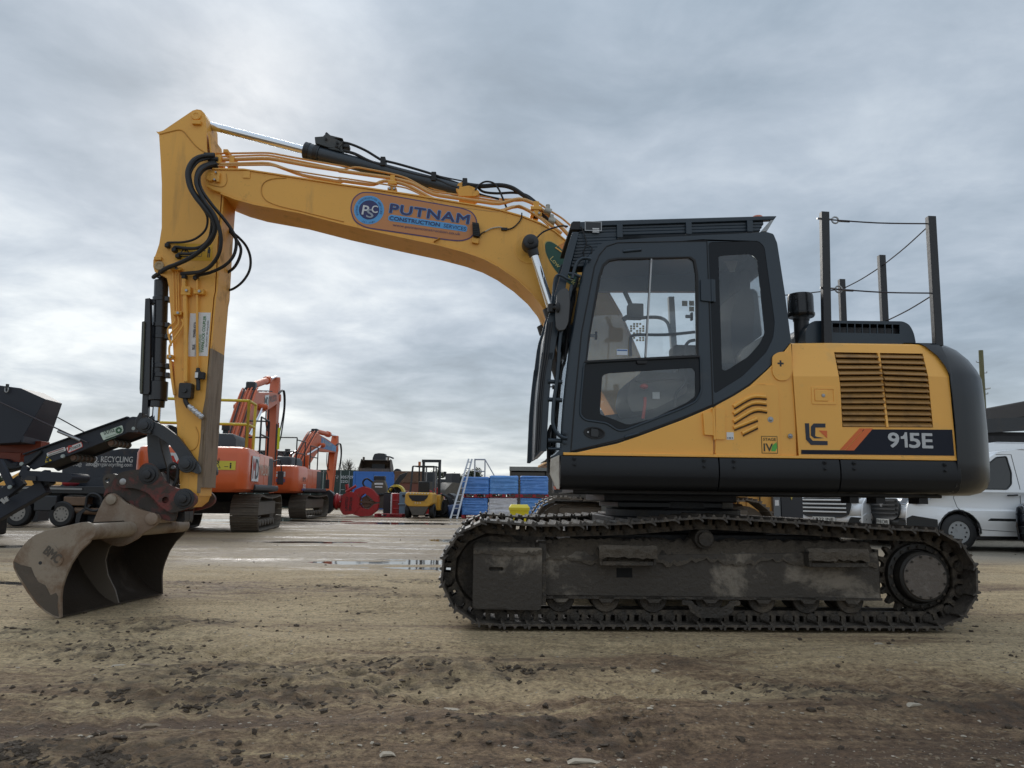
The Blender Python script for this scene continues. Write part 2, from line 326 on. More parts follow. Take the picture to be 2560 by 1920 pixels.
# ---------------------------------------------------------------- ground
_rng = np.random.RandomState(3); _L = _rng.rand(256, 256)
def vn(x, y):                                    # tiling value noise
    xi = np.floor(x).astype(int); yi = np.floor(y).astype(int); fx = x - xi; fy = y - yi
    fx = fx * fx * (3 - 2 * fx); fy = fy * fy * (3 - 2 * fy); a = lambda i, j: _L[i % 256, j % 256]
    return (a(xi, yi) * (1 - fx) + a(xi + 1, yi) * fx) * (1 - fy) + (a(xi, yi + 1) * (1 - fx) + a(xi + 1, yi + 1) * fx) * fy
def fb(x, y, s, o=4, g_=.5):
    r = 0; a = 1; t = 0
    for k in range(o): r = r + a * vn(x * s * 2 ** k + 17 * k, y * s * 2 ** k + 31 * k); t += a; a *= g_
    return r / t - .5
def sst(a, b, x): t = np.clip((x - a) / (b - a), 0, 1); return t * t * (3 - 2 * t)
def hgt(x, y):
    x = np.asarray(x, float); y = np.asarray(y, float)
    far = sst(7.8, 11.2, y - .10 * np.abs(x) + 5.0 * fb(x * .7, y, .33, 4)); h = .026 * fb(x * .8, y, .55, 3) + .03 * fb(x, y, 2.6, 4, .55) * (1 - .6 * far)
    h += (.016 * fb(x, y * 1.3, 7.5, 3, .6) + .012 * np.maximum(fb(x + 3, y * 1.4, 13, 2), .0)) * (1 - far); h += .034 * np.maximum(fb(x + 9, y * 1.6, 1.5, 5, .6) - .12, 0) * (1 - far)
    # tyre ruts swinging past the machine
    for cx0, cy0, r, wd in ((-9.5, -7.5, 14.6, .22), (-9.5, -7.5, 16.3, .22), (3, -11, 15.2, .3), (-4, 26, 21.5, .25), (-4, 26, 23.4, .25)):
        d = np.hypot(x - cx0, y - cy0) - r; h -= .028 * np.exp(-(d / wd) ** 2) * (1 + .35 * np.sin(np.arctan2(y - cy0, x - cx0) * r * 38) * (r < 16)); h += .014 * np.exp(-((np.abs(d) - wd * 1.5) / (wd * .5)) ** 2)
    h = h * (1 - .35 * far) + far * (-.013 + .085 * fb(x * .22, y * 1.1, .55, 5, .62) + .05 * fb(x * .6, y, .07, 2))
    tx_, ty_ = x - .58, y - 3.75; tm = np.exp(-((tx_ * .8 - ty_ * .55) / .22) ** 2 - ((tx_ * .55 + ty_ * .8) / .42) ** 2); h = h + .012 * tm * np.sign(np.sin((tx_ * .25 - ty_ * .97) * 75 + 4 * tx_)) ; lx = (x - ORG.x) * U.x + (y - ORG.y) * U.y; ly = (x - ORG.x) * V.x + (y - ORG.y) * V.y
    pad = (1 - sst(2.3, 3.1, np.abs(lx))) * (1 - sst(.45, .75, np.abs(np.abs(ly) - 1.0)))
    h = h * (1 - pad) - .004 * pad
    bk = (1 - sst(.5, 1.0, np.abs(x + 3.5))) * (1 - sst(.9, 1.3, np.abs(y - 6.6))); h = h * (1 - bk) - .002 * bk
    return h
def axis(lo, hi, c0, c1, st, gr):
    a = list(np.arange(c0, c1, st)); s = st
    while a[-1] < hi: s *= gr; a.append(a[-1] + s)
    s = st
    while a[0] > lo: s *= gr; a.insert(0, a[0] - s)
    return np.array(a)
def pt(px, py): q_ = G(px, py); return q_.x, q_.y
CL = [(x_, y_, r_) for (px, py, r_) in [(700, 1690, .5), (560, 1730, .4), (880, 1665, .45), (960, 1660, .3), (260, 1625, .35), (400, 1560, .35), (490, 1553, .2), (120, 1583, .25), (910, 1530, .2), (250, 1890, .3), (60, 1880, .2), (1000, 1490, .3), (1040, 1455, .3), (2070, 1720, .3), (2240, 1745, .3), (1390, 1820, .25), (2500, 1760, .3), (1300, 1680, .25), (480, 1460, .2), (860, 1470, .3)] for x_, y_ in [pt(px, py)]]
def clump(x, y): return min(1, .0025 + sum(math.exp(-(((x - a) / (r * 1.15)) ** 2 + ((y - b) / (r * .38)) ** 2)) for a, b, r in CL))
def churn(x, y): return sum(np.exp(-(((x - a) / (r * 1.6)) ** 2 + ((y - b) / (r * .6)) ** 2)) for a, b, r in CL)
xs = axis(-260, 260, -3.4, 3.4, .019, 1.022); ys = axis(-30, 420, 2.5, 6.2, .02, 1.020)
X, Yg = np.meshgrid(xs, ys); CH = np.clip(churn(X, Yg), 0, 1); Z = hgt(X, Yg) + CH * (.012 + .05 * fb(X, Yg, 9, 4, .65) + .03 * np.abs(fb(X + 5, Yg, 22, 2))) * (Yg < 9); nx, ny = len(xs), len(ys)
me = bpy.data.meshes.new('ground'); co = np.stack([X.ravel(), Yg.ravel(), Z.ravel()], 1)
i = (np.arange(ny - 1)[:, None] * nx + np.arange(nx - 1)[None]).ravel(); q = np.stack([i, i + 1, i + nx + 1, i + nx], 1)
me.vertices.add(len(co)); me.vertices.foreach_set('co', co.ravel()); me.loops.add(q.size); me.loops.foreach_set('vertex_index', q.ravel().astype(np.int32))
me.polygons.add(len(q)); me.polygons.foreach_set('loop_start', np.arange(0, q.size, 4, dtype=np.int32)); me.polygons.foreach_set('use_smooth', [True] * len(q)); me.update(calc_edges=True); me.validate()
ca_ = me.attributes.new('churn', 'FLOAT', 'POINT'); ca_.data.foreach_set('value', CH.ravel().astype(np.float32))
def ground_mat():
    m = bpy.data.materials.new('yard_mud'); m.use_nodes = True; nt = m.node_tree; b = nt.nodes['Principled BSDF']
    ge = N(nt, 'ShaderNodeNewGeometry'); p = ge.outputs['Position']; sp = N(nt, 'ShaderNodeSeparateXYZ'); nt.links.new(p, sp.inputs[0])
    def mapd(sx, sy, rz=0):
        mp = N(nt, 'ShaderNodeMapping'); mp.inputs['Scale'].default_value = (sx, sy, 1); mp.inputs['Rotation'].default_value = (0, 0, rz); nt.links.new(p, mp.inputs[0]); return mp.outputs[0]
    sw = mapd(.35, 1.15, -.12); A = NOISE(nt, sw, .62, 7, .62, .6); B = NOISE(nt, mapd(.5, 1.6, .1), 2.4, 8, .66, .5); C = NOISE(nt, p, 26, 6, .7); D = NOISE(nt, p, 7, 6, .65)
    swp = NOISE(nt, mapd(.9, 8, .04), 1.5, 5, .6, .4)                                       # scraped, streaky passes of wheels and tracks
    yy = sp.outputs[1]
    near = M_(nt, 'MULTIPLY', M_(nt, 'SUBTRACT', 5.1, yy), .55, clamp=True)                   # churned, damp lane near the camera
    t = M_(nt, 'ADD', M_(nt, 'MULTIPLY', A, 1.25), M_(nt, 'ADD', M_(nt, 'MULTIPLY', B, .42), M_(nt, 'MULTIPLY', swp, .40)))
    t = M_(nt, 'SUBTRACT', t, .08)
    t = M_(nt, 'SUBTRACT', t, .135)
    t = M_(nt, 'SUBTRACT', t, M_(nt, 'MULTIPLY', near, .25))
    t = M_(nt, 'ADD', M_(nt, 'MULTIPLY', M_(nt, 'SUBTRACT', C, .5), .34), t)
    base = RAMP(nt, t, [(.48, (.155, .094, .055)), (.61, (.280, .186, .108)), (.73, (.47, .345, .198)), (.95, (.63, .482, .290))])
    grain = RAMP(nt, C, [(.30, (.62, .61, .6)), (.5, (1, 1, 1)), (.72, (1.22, 1.2, 1.16))]); base = MIX(nt, 1.0, base, grain, 'MULTIPLY')
    C2 = NOISE(nt, mapd(.75, 1.2, .2), 62, 5, .75); base = MIX(nt, 1.0, base, RAMP(nt, C2, [(.30, (.50, .48, .46)), (.46, (.92, .92, .92)), (.56, (1.06, 1.06, 1.05)), (.70, (1.5, 1.47, 1.42))]), 'MULTIPLY')
    v0 = N(nt, 'ShaderNodeTexVoronoi'); v0.inputs['Scale'].default_value = 38; v0.inputs['Randomness'].default_value = 1; nt.links.new(p, v0.inputs['Vector'])
    spk = M_(nt, 'MULTIPLY', M_(nt, 'LESS_THAN', v0.outputs['Distance'], .24), M_(nt, 'GREATER_THAN', M_(nt, 'ADD', NOISE(nt, p, 2.6, 5, .6), M_(nt, 'MULTIPLY', M_(nt, 'SUBTRACT', D, .5), .5)), .52)); base = MIX(nt, M_(nt, 'MULTIPLY', spk, .55), base, (.06, .045, .032))
    # dark turned clods and pale grit
    v1 = N(nt, 'ShaderNodeTexVoronoi'); v1.inputs['Scale'].default_value = 21; nt.links.new(p, v1.inputs['Vector'])
    grit = M_(nt, 'MULTIPLY', M_(nt, 'LESS_THAN', v1.outputs['Distance'], .13), M_(nt, 'GREATER_THAN', NOISE(nt, p, 5, 3), .54)); base = MIX(nt, M_(nt, 'MULTIPLY', grit, .5), base, (.42, .38, .31))
    cl = M_(nt, 'MULTIPLY', M_(nt, 'SUBTRACT', M_(nt, 'ADD', M_(nt, 'MULTIPLY', D, .6), M_(nt, 'MULTIPLY', NOISE(nt, mapd(.4, 1.3, .2), .9, 6, .65), .5)), .605), 9, clamp=True)
    base = MIX(nt, M_(nt, 'MULTIPLY', cl, .5), base, (.085, .062, .043))
    at_ = N(nt, 'ShaderNodeAttribute'); at_.attribute_name = 'churn'; ck = M_(nt, 'MULTIPLY', M_(nt, 'SUBTRACT', M_(nt, 'ADD', at_.outputs['Fac'], M_(nt, 'MULTIPLY', M_(nt, 'SUBTRACT', D, .5), 3.0)), .34), 3.2, clamp=True); ck = M_(nt, 'MULTIPLY', ck, M_(nt, 'MULTIPLY', M_(nt, 'SUBTRACT', NOISE(nt, p, 13, 6, .72), .44), 7, clamp=True)); base = MIX(nt, M_(nt, 'MULTIPLY', ck, .7), base, (.058, .044, .032))
    gv = M_(nt, 'MULTIPLY', M_(nt, 'MULTIPLY', M_(nt, 'SUBTRACT', sp.outputs[0], 5.5), .5, clamp=True), M_(nt, 'MULTIPLY', M_(nt, 'SUBTRACT', yy, 11.5), .7, clamp=True)); base = MIX(nt, gv, base, MIX(nt, C, (.16, .13, .095), (.42, .37, .29)))
    # wet, slurry-covered part of the yard further off; gravel on the right beyond
    wet = M_(nt, 'MULTIPLY', M_(nt, 'MULTIPLY', M_(nt, 'ADD', M_(nt, 'SUBTRACT', yy, 9.0), M_(nt, 'MULTIPLY', M_(nt, 'SUBTRACT', A, .5), 14.0)), .35, clamp=True), M_(nt, 'SUBTRACT', 1.0, M_(nt, 'MULTIPLY', M_(nt, 'SUBTRACT', M_(nt, 'ABSOLUTE', M_(nt, 'ADD', sp.outputs[0], 6)), 11), .35, clamp=True)))
    lowp = M_(nt, 'MULTIPLY', M_(nt, 'SUBTRACT', .012, sp.outputs[2]), 30, clamp=True); wm = M_(nt, 'MULTIPLY', wet, M_(nt, 'ADD', M_(nt, 'MULTIPLY', lowp, .65), M_(nt, 'MULTIPLY', NOISE(nt, mapd(.3, 1), 1.1, 5), .5)), clamp=True)
    wcol = MIX(nt, B, (.10, .072, .047), (.25, .185, .125)); base = MIX(nt, M_(nt, 'MULTIPLY', wm, .8), base, wcol)
    w2 = M_(nt, 'MULTIPLY', wet, M_(nt, 'MULTIPLY', M_(nt, 'SUBTRACT', M_(nt, 'ADD', M_(nt, 'MULTIPLY', NOISE(nt, mapd(.22, .9, .05), 1.5, 7, .62, .5), .7), M_(nt, 'MULTIPLY', D, .3)), .525), 9, clamp=True))
    base = MIX(nt, M_(nt, 'MULTIPLY', w2, .6), base, (.085, .070, .056))
    nearwet = M_(nt, 'MULTIPLY', M_(nt, 'SUBTRACT', .50, A), 4, clamp=True)
    rough = M_(nt, 'SUBTRACT', .93, M_(nt, 'MULTIPLY', wm, .38)); rough = M_(nt, 'SUBTRACT', rough, M_(nt, 'MULTIPLY', nearwet, .22)); rough = M_(nt, 'ADD', M_(nt, 'MULTIPLY', rough, M_(nt, 'SUBTRACT', 1.0, w2)), M_(nt, 'MULTIPLY', w2, .17))
    nt.links.new(base, b.inputs['Base Color']); nt.links.new(rough, b.inputs['Roughness']); b.inputs['Specular IOR Level'].default_value = .4
    hh = M_(nt, 'ADD', M_(nt, 'MULTIPLY', C, .55), M_(nt, 'ADD', M_(nt, 'MULTIPLY', D, .9), M_(nt, 'ADD', M_(nt, 'MULTIPLY', NOISE(nt, p, 75, 4, .7), .3), M_(nt, 'MULTIPLY', swp, .9))))
    bn = N(nt, 'ShaderNodeBump'); bn.inputs['Distance'].default_value = .055; nt.links.new(M_(nt, 'SUBTRACT', 1.0, M_(nt, 'MULTIPLY', w2, .88)), bn.inputs['Strength']); nt.links.new(hh, bn.inputs['Height']); nt.links.new(bn.outputs[0], b.inputs['Normal'])
    return m
GM = ground_mat(); me.materials.append(GM); gr = bpy.data.objects.new('ground', me); COL.objects.link(gr); tag(gr, 'rutted brown mud of the yard', kind='structure')
# standing water: one level sheet, the mud rises through it
wm_ = bpy.data.materials.new('puddle_water'); wm_.use_nodes = True; nt = wm_.node_tree; b = nt.nodes['Principled BSDF']
b.inputs['Base Color'].default_value = (.055, .045, .036, 1); b.inputs['Roughness'].default_value = .06; b.inputs['Specular IOR Level'].default_value = .6
ge = N(nt, 'ShaderNodeNewGeometry'); bn = N(nt, 'ShaderNodeBump'); bn.inputs['Distance'].default_value = .003; bn.inputs['Strength'].default_value = .5; nt.links.new(NOISE(nt, ge.outputs['Position'], 3.0, 4), bn.inputs['Height']); nt.links.new(bn.outputs[0], b.inputs['Normal'])
m = MB(); m.add([(-30, 7.0, -.026), (-.6, 7.6, -.026), (3.2, 12.5, -.026), (5, 36, -.026), (-30, 36, -.026)], [(0, 1, 2, 3, 4)])
tag(obj('puddle_water', m, wm_, fix=False), 'rain water lying in the hollows of the mud', kind='structure')
# clods, pebbles and splinters lying on the mud
def scatter(name, n, rng, size, region, mt, squash=(.45, .8), clump=None, label=None, tri=1):
    R = np.random.RandomState(rng); bm = bmesh.new(); bmesh.ops.create_icosphere(bm, subdivisions=tri, radius=1); bv = np.array([v_.co[:] for v_ in bm.verts]); bf = np.array([[q.index for q in f.verts] for f in bm.faces]); bm.free()
    P = []
    while len(P) < n:
        yy = region[0] + (region[1] - region[0]) * R.rand() ** 1.7; xx = (R.rand() * 2 - 1) * (yy * .70 + .5)
        if clump is not None and clump(xx, yy) < R.rand(): continue
        P.append((xx, yy))
    P = np.array(P); s = size[0] + (size[1] - size[0]) * R.rand(n) ** 4.5
    ang = R.rand(n) * 6.28; sx = s * (.7 + .8 * R.rand(n)); sz = s * (squash[0] + (squash[1] - squash[0]) * R.rand(n))
    jit = 1 + .95 * (R.rand(n, len(bv)) - .5); V_ = bv[None] * jit[..., None]
    a = V_[..., 0] * sx[:, None]; c = V_[..., 1] * s[:, None]
    x = a * np.cos(ang)[:, None] - c * np.sin(ang)[:, None] + P[:, 0:1]; y = a * np.sin(ang)[:, None] + c * np.cos(ang)[:, None] + P[:, 1:2]
    z = V_[..., 2] * sz[:, None] + (hgt(P[:, 0], P[:, 1]) + sz * .35)[:, None]
    co = np.stack([x, y, z], -1).reshape(-1, 3); fc = (bf[None] + (np.arange(n) * len(bv))[:, None, None]).reshape(-1, 3)
    me = bpy.data.meshes.new(name); me.from_pydata(co.tolist(), [], fc.tolist()); me.materials.append(mt); o = bpy.data.objects.new(name, me); COL.objects.link(o); tag(o, label, kind='stuff'); return o
ClodM = mat('dark_clods', (.085, .060, .039), .9, dirt=.3, dcol=(.12, .095, .07), dscale=8, var=.4, bump=1, bscale=60)
TanM = mat('tan_crumbs', (.26, .195, .13), .95, dirt=.3, dcol=(.3, .25, .18), dscale=9, var=.35, bump=.6, bscale=60)
PebM = mat('pale_pebbles', (.42, .355, .27), .8, dirt=.45, dcol=(.14, .11, .08), dscale=11, var=.3, bump=.4)
scatter('mud_clods', 22000, 1, (.0018, .019), (2.7, 8.5), ClodM, (.4, .9), clump, 'dark clods of churned mud')
scatter('mud_clods', 700, 4, (.003, .018), (2.7, 17), ClodM, (.4, .8), None, 'stray dark mud lumps')
scatter('mud_crumbs', 9000, 2, (.002, .010), (2.6, 8), TanM, (.4, .8), None, 'tan crumbs of dried mud')
scatter('pebbles', 3600, 3, (.002, .012), (2.6, 10), PebM, (.2, .45), None, 'pale pebbles and grit')
# a few flat splinters and scraps one can pick out
for k, (px, py, L, a_, mt) in enumerate([(560, 1712, .12, .2, PebM), (300, 1655, .10, .9, PebM), (365, 1667, .14, .1, TanM), (1130, 1742, .11, .1, PebM), (380, 1910 - 110, .09, .4, TanM), (1630, 1912, .13, .05, PebM), (2290, 1772, .10, .3, PebM), (1640, 1680, .05, .6, PebM), (970, 1875, .06, .3, PebM), (2200, 1612, .07, 0, PebM), (1460, 1898, .12, .1, PebM)]):
    q_ = G(px, py); hz = float(hgt(q_.x, q_.y)); m = MB(); m.plate([(-L / 2, 0), (-L * .2, .004), (L * .3, .006), (L / 2, .001), (L * .2, .011), (-L * .3, .012)], -.012, .014)
    o = obj('wood_splinter', m, mt); o.location = (q_.x, q_.y, hz + .001); o.rotation_euler = (.1, .05, a_)
    tag(o, ['pale splinter beside the churned clods', 'slanted pale splinter on dark mud', 'long tan splinter near the dark mud streak', 'pale flat scrap between the two machines tracks', 'tan scrap among the clods', 'pale chip at the very front of the yard', 'pale crumpled scrap on damp mud', 'small white chip below the middle of the track', 'small pale chip among brown grit', 'small pale chip below the drive sprocket', 'flat grey scrap on scraped mud'][k], 'debris', 'splinters and scraps on the mud')
# ---------------------------------------------------------------- the big yellow excavator
EX = thing('excavator', 'yellow and dark grey tracked excavator standing side-on, its grey ditching bucket resting on the mud', 'excavator', ORG, YAW)
def P3(px, py, v_): a, c = E((px, py), v_); return Vector((a, v_, c))
def PP(reg, v_, *pts): return [Vector((a, v_, c)) for a, c in EE(reg, v_, *pts)]
# --- tracks
pin = lambda px, py: E((px, py), -1.1)
bz = .078; xi, ri = pin(1233, 1430)[0] - .015, .318; xs_, rs = pin(2298, 1439)[0] + .012, .302
zi, zs = bz + ri, bz + rs
path = []
for k in range(13): t = rad(270 - 180 * k / 12); path.append((xi + ri * math.cos(t), zi + ri * math.sin(t)))
for px, py in [(1330, 1310), (1450, 1309), (1580, 1305), (1680, 1297), (1760, 1291), (1850, 1295), (1980, 1303), (2100, 1311), (2200, 1318)]:
    a, c = E((px, py), -1.25); path.append((a, c - .047))
for k in range(13): t = rad(88 - 178 * k / 12); path.append((xs_ + rs * math.cos(t), zs + rs * math.sin(t)))
for k in range(1, 9): f = k / 9; path.append((xs_ * (1 - f) + xi * f, bz))
cp = [Vector((a.x, a.y)) for a in crm([(p[0], p[1], 0) for p in path], 8, True)]
L = [0]
for k in range(len(cp)): L.append(L[-1] + (cp[(k + 1) % len(cp)] - cp[k]).length)
def at(s):
    s %= L[-1]; k = min(int(np.searchsorted(L, s, side='right')) - 1, len(cp) - 1); t = (s - L[k]) / max(L[k + 1] - L[k], 1e-9); return cp[k].lerp(cp[(k + 1) % len(cp)], t)
NS = round(L[-1] / .1745); pitch = L[-1] / NS; hp = pitch / 2
# path runs: bottom-left, up round the idler, along the top, down round the sprocket, back: outward normal is to its left
def shoe_mesh(w0, w1):
    pr = [(-hp - .012, .036), (-hp + .004, .030), (hp - .02, .030), (hp - .004, .020), (hp + .012, .004), (hp + .018, .012), (hp + .004, .036), (hp + .002, .046), (hp - .004, .066), (hp - .015, .066), (hp - .022, .045),
          (.014, .045), (.009, .061), (-.004, .061), (-.009, .045), (-hp + .030, .045), (-hp + .024, .061), (-hp + .012, .061), (-hp + .006, .045), (-hp - .012, .046)]
    m = MB(); m.plate(pr, w0, w1); return m
def link_mesh(yo, yi):
    m = MB(); s = pitch
    for a, b in ((yo, yo + .028), (yi - .028, yi)):
        m.plate([(-hp - .03, -.036), (-hp - .02, -.05), (hp - .02, -.05), (hp - .005, -.03), (hp + .03, .0), (hp + .03, .03), (hp - .02, .03), (hp - .02, -.005), (.034, -.018), (.034, .03), (-.0, .03), (-.0, -.014), (-.034, -.014), (-.034, .03), (-hp + .012, .03), (-hp - .004, .02)], a, b)
    m.cyl((-hp, yo - .014, 0), (-hp, yi + .014, 0), .036, n=14); m.cyl((-hp, yo - .020, 0), (-hp, yo - .013, 0), .030, n=14)
    return m
TrkDark = mat('dark_hub', (.018, .015, .012), .6, dirt=.4, dcol=(.05, .04, .03), dscale=8)  # hub ring, darker than the other track steel
bpy_track = {}
def track(side):
    y0, y1 = (-1.25, -.75) if side < 0 else (.75, 1.25); yc = (y0 + y1) / 2; yo, yi = (yc - .10, yc + .10)
    T = bpy.data.objects.new('track', None); COL.objects.link(T); T.parent = EX
    sm_ = shm = None
    for k in range(NS):
        s0 = k * pitch; a, b = at(s0 - hp), at(s0 + hp); c = (a + b) / 2; d = (b - a).normalized(); nrm = Vector((-d.y, d.x))
        if k == 0:
            s = obj('track_shoe', shoe_mesh(y0 - yc, y1 - yc), Shoe, T, bevel=0); l = obj('track_link', link_mesh(yo - yc, yi - yc), Mud, T)
            bpy_track['s'], bpy_track['l'] = s.data, l.data
        else: s = obj('track_shoe', None, None, T, mesh=bpy_track['s']); l = obj('track_link', None, None, T, mesh=bpy_track['l'])
        ang = math.atan2(d.y, d.x)
        jj = random.uniform(-.006, .006)
        for o in (s, l): o.location = (c.x, yc, c.y); o.rotation_euler = (0, -ang - (jj if o is s else 0), 0)
    ye = y0 if side < 0 else y1; q = -1 if side < 0 else 1                      # outer face and outward direction
    m = MB(); m.lathe((xi, yc, zi), (0, 1, 0), [(-.055, .18), (-.055, ri - .075), (-.03, ri - .055), (-.03, ri - .035), (.03, ri - .035), (.03, ri - .055), (.055, ri - .075), (.055, .18)], 40); obj('idler_wheel', m, Mud, T)
    m = MB(); r0, r1 = rs - .055, rs - .005; nt_ = 21; pr = []
    for k in range(nt_):
        t = 2 * math.pi * k / nt_
        for f, r in ((-.32, r0), (-.13, r1), (.13, r1), (.32, r0)): pr.append((xs_ + r * math.cos(t + f * 2 * math.pi / nt_), zs + r * math.sin(t + f * 2 * math.pi / nt_)))
    m.plate(pr, yc - .028, yc + .028); obj('drive_sprocket', m, Mud, T, bevel=.004)
    m = MB(); m.lathe((xs_, yc, zs), (0, q, 0), [(.0, .235), (.075, .235), (.08, .225), (.08, .20), (.05, .19), (.05, .185), (.14, .182), (.15, .172)], 40); obj('drive_hub', m, TrkDark, T)
    m = MB(); m.lathe((xs_, yc, zs), (0, q, 0), [(.13, .16), (.158, .160), (.163, .155), (.1631, .001)], 40); obj('hub_cover', m, mat('hub_plate', (.12, .10, .085), .42, metal=.3, dirt=.5, dcol=(.19, .165, .14), dscale=13, var=.35, bump=.25, bscale=50) if side < 0 else MudP, T)
    bolt_ = None
    for k in range(12 if side < 0 else 0):
        t = 2 * math.pi * k / 12 + .2; m = MB(); m.cyl((xs_ + .147 * math.cos(t), yc + q * .155, zs + .147 * math.sin(t)), (xs_ + .147 * math.cos(t), yc + q * .172, zs + .147 * math.sin(t)), .009, n=6); obj('hub_bolt', m, Mud, T)
    for k in range(20 if side < 0 else 0):
        t = 2 * math.pi * k / 20; m = MB(); m.cyl((xs_ + .215 * math.cos(t), yc + q * .07, zs + .215 * math.sin(t)), (xs_ + .215 * math.cos(t), yc + q * .095, zs + .215 * math.sin(t)), .011, n=6); obj('hub_bolt', m, Mud, T)
    # frame between idler and sprocket
    fx0 = pin(1362, 1400)[0]; fx1 = pin(2188, 1400)[0]; zt = pin(1600, 1392)[1]; zb = pin(1600, 1489)[1]
    m = MB(); m.plate([(fx0 - .42, zt - .02), (fx0 - .42, zb + .03), (fx0, zb), (fx1, zb - .005), (fx1, zt + .05), (fx1 - .15, zt + .05), (fx0, zt)], yc - .145 if side < 0 else yc - .10, yc + .10 if side < 0 else yc + .145)
    # sloping, mud covered shoulder above the side plate
    m.loft([[(x, yc + q * .145, zt), (x, yc + q * .03, zt + .10), (x, yc - q * .06, zt + .105), (x, yc - q * .10, zt)] for x in (fx0 - .05, fx1)])
    obj('track_frame', m, MudP, T, bevel=.006)
    m = MB(); m.box(fx0 - .02, fx1 + .01, yc - .155, yc + .155, zb - .018, zb); m.box(fx1 - .012, fx1 + .014, yc - .125, yc + .125, zb, zt + .07); obj('frame_flange', m, Mud, T)
    # caked mud lying on the shoulder: rough sheet
    R = np.random.RandomState(5); nn = 90; rows = []
    for j, (yy, zz_) in enumerate(((.152, zt - .035), (.12, zt + .02), (.04, zt + .115), (-.06, zt + .125))):
        rows.append([(fx0 + .01 + (fx1 - fx0 - .02) * i / nn, yc + q * (yy + .012 * R.rand()), zz_ + .03 * (R.rand() - .5) + (.02 * math.sin(i * .33) if j == 0 else 0)) for i in range(nn + 1)])
    m = MB(); vs = [p for r in rows for p in r]; fs = [(j * (nn + 1) + i, j * (nn + 1) + i + 1, (j + 1) * (nn + 1) + i + 1, (j + 1) * (nn + 1) + i) for j in range(3) for i in range(nn)]; m.add(vs, fs); tag(obj('caked_mud', m, MudC, T, fix=False), kind='stuff')
    # idler guard
    yq = yc + q * .19; (gx0, gz1), (gx1, gz0) = E(zm(T1, (380, 455))[0], -1.19), E(zm(T1, (905, 935))[0], -1.19)
    m = MB(); pl = chop([(gx0, gz0 + .01), (gx0 + .03, gz0), (gx1 - .01, gz0 - .005), (gx1, gz0 + .06), (gx1, gz1), (gx0, gz1)], .02); sx, sz = E(zm(T1, (555, 622))[0], -1.19)
    m.plate(pl, min(yq, yq - q * .03), max(yq, yq - q * .03), holes=[rrect(sx - .052, sz - .012, sx + .052, sz + .012, .011)])
    obj('idler_guard', m, MudP, T, bevel=.004)
    m = MB(); m.box(gx0 + .03, gx1 - .0, min(yc, yq - q * .03), max(yc, yq - q * .03), gz0 + .04, gz1 - .02); m.box(gx1 - .02, gx1 + .03, min(yc, yq - q * .01), max(yc, yq - q * .01), gz0 + .03, gz1 + .03); obj('idler_yoke', m, Mud, T)
    m = MB(); nn = 26; rows = []
    for j, (yy, zz_) in enumerate(((.195, gz1 - .05), (.18, gz1 - .005), (.08, gz1 + .03), (.0, gz1 + .03))):
        rows.append([(gx0 + (gx1 - gx0) * i / nn, yc + q * (yy + .008 * R.rand()), zz_ + .022 * (R.rand() - .5)) for i in range(nn + 1)])
    vs = [p for r in rows for p in r]; fs = [(j * (nn + 1) + i, j * (nn + 1) + i + 1, (j + 1) * (nn + 1) + i + 1, (j + 1) * (nn + 1) + i) for j in range(3) for i in range(nn)]; m.add(vs, fs); tag(obj('caked_mud', m, MudC, T, fix=False), kind='stuff')
    # steps
    for reg, a, b in ((T1, (1350, 445), (1785, 600)), (T2, (760, 412), (1165, 538))):
        (ax, az), (bx, b_z) = E(zm(reg, a)[0], -1.24), E(zm(reg, b)[0], -1.24)
        o_, i_ = yc + q * .24, yc + q * .10; lo_, hi_ = min(o_, i_), max(o_, i_)
        m = MB(); m.box(ax + .02, bx - .02, lo_, hi_, az - .045, az - .025); m.box(ax, ax + .02, lo_, hi_, b_z, az - .03); m.box(bx - .02, bx, lo_, hi_, b_z, az - .03); m.box(ax, bx, i_ - .005, i_ + .005, b_z, az - .03); m.box(ax + .02, bx - .02, min(o_, o_ - q * .012), max(o_, o_ - q * .012), b_z, b_z + .03)
        obj('step', m, Mud, T, bevel=.004)
        m = MB(); nn, mm = 16, 6; vs = []
        for j in range(mm + 1):
            for i in range(nn + 1): vs.append((ax + (bx - ax) * i / nn, o_ + (i_ - o_) * j / mm - q * .006 * R.rand(), az - .018 + .02 * R.rand() - (.016 if j == 0 or i in (0, nn) else 0)))
        m.add(vs, [(j * (nn + 1) + i, j * (nn + 1) + i + 1, (j + 1) * (nn + 1) + i + 1, (j + 1) * (nn + 1) + i) for j in range(mm) for i in range(nn)]); vs = [(ax - .006 + (bx - ax + .012) * i / nn, o_ + q * (.004 + .016 * R.rand()) * (j < 3) - q * .01 * (j == 3), az - (.075 + .018 * R.rand(), .05, .025, .0)[j] + .008 * R.rand()) for j in range(4) for i in range(nn + 1)]; m.add(vs, [(j * (nn + 1) + i, j * (nn + 1) + i + 1, (j + 1) * (nn + 1) + i + 1, (j + 1) * (nn + 1) + i) for j in range(3) for i in range(nn)]); tag(obj('caked_mud', m, MudC, T, fix=False), kind='stuff')
    (ax, az), (bx, b_z) = E(zm(T1, (1470, 610))[0], -1.1), E(zm(T1, (1590, 682))[0], -1.1); m = MB(); m.box(ax, bx, yc + q * .140, yc + q * .1475, b_z, az); obj('access_hole', m, flat('deep_black', (.003, .003, .003), .9), T)
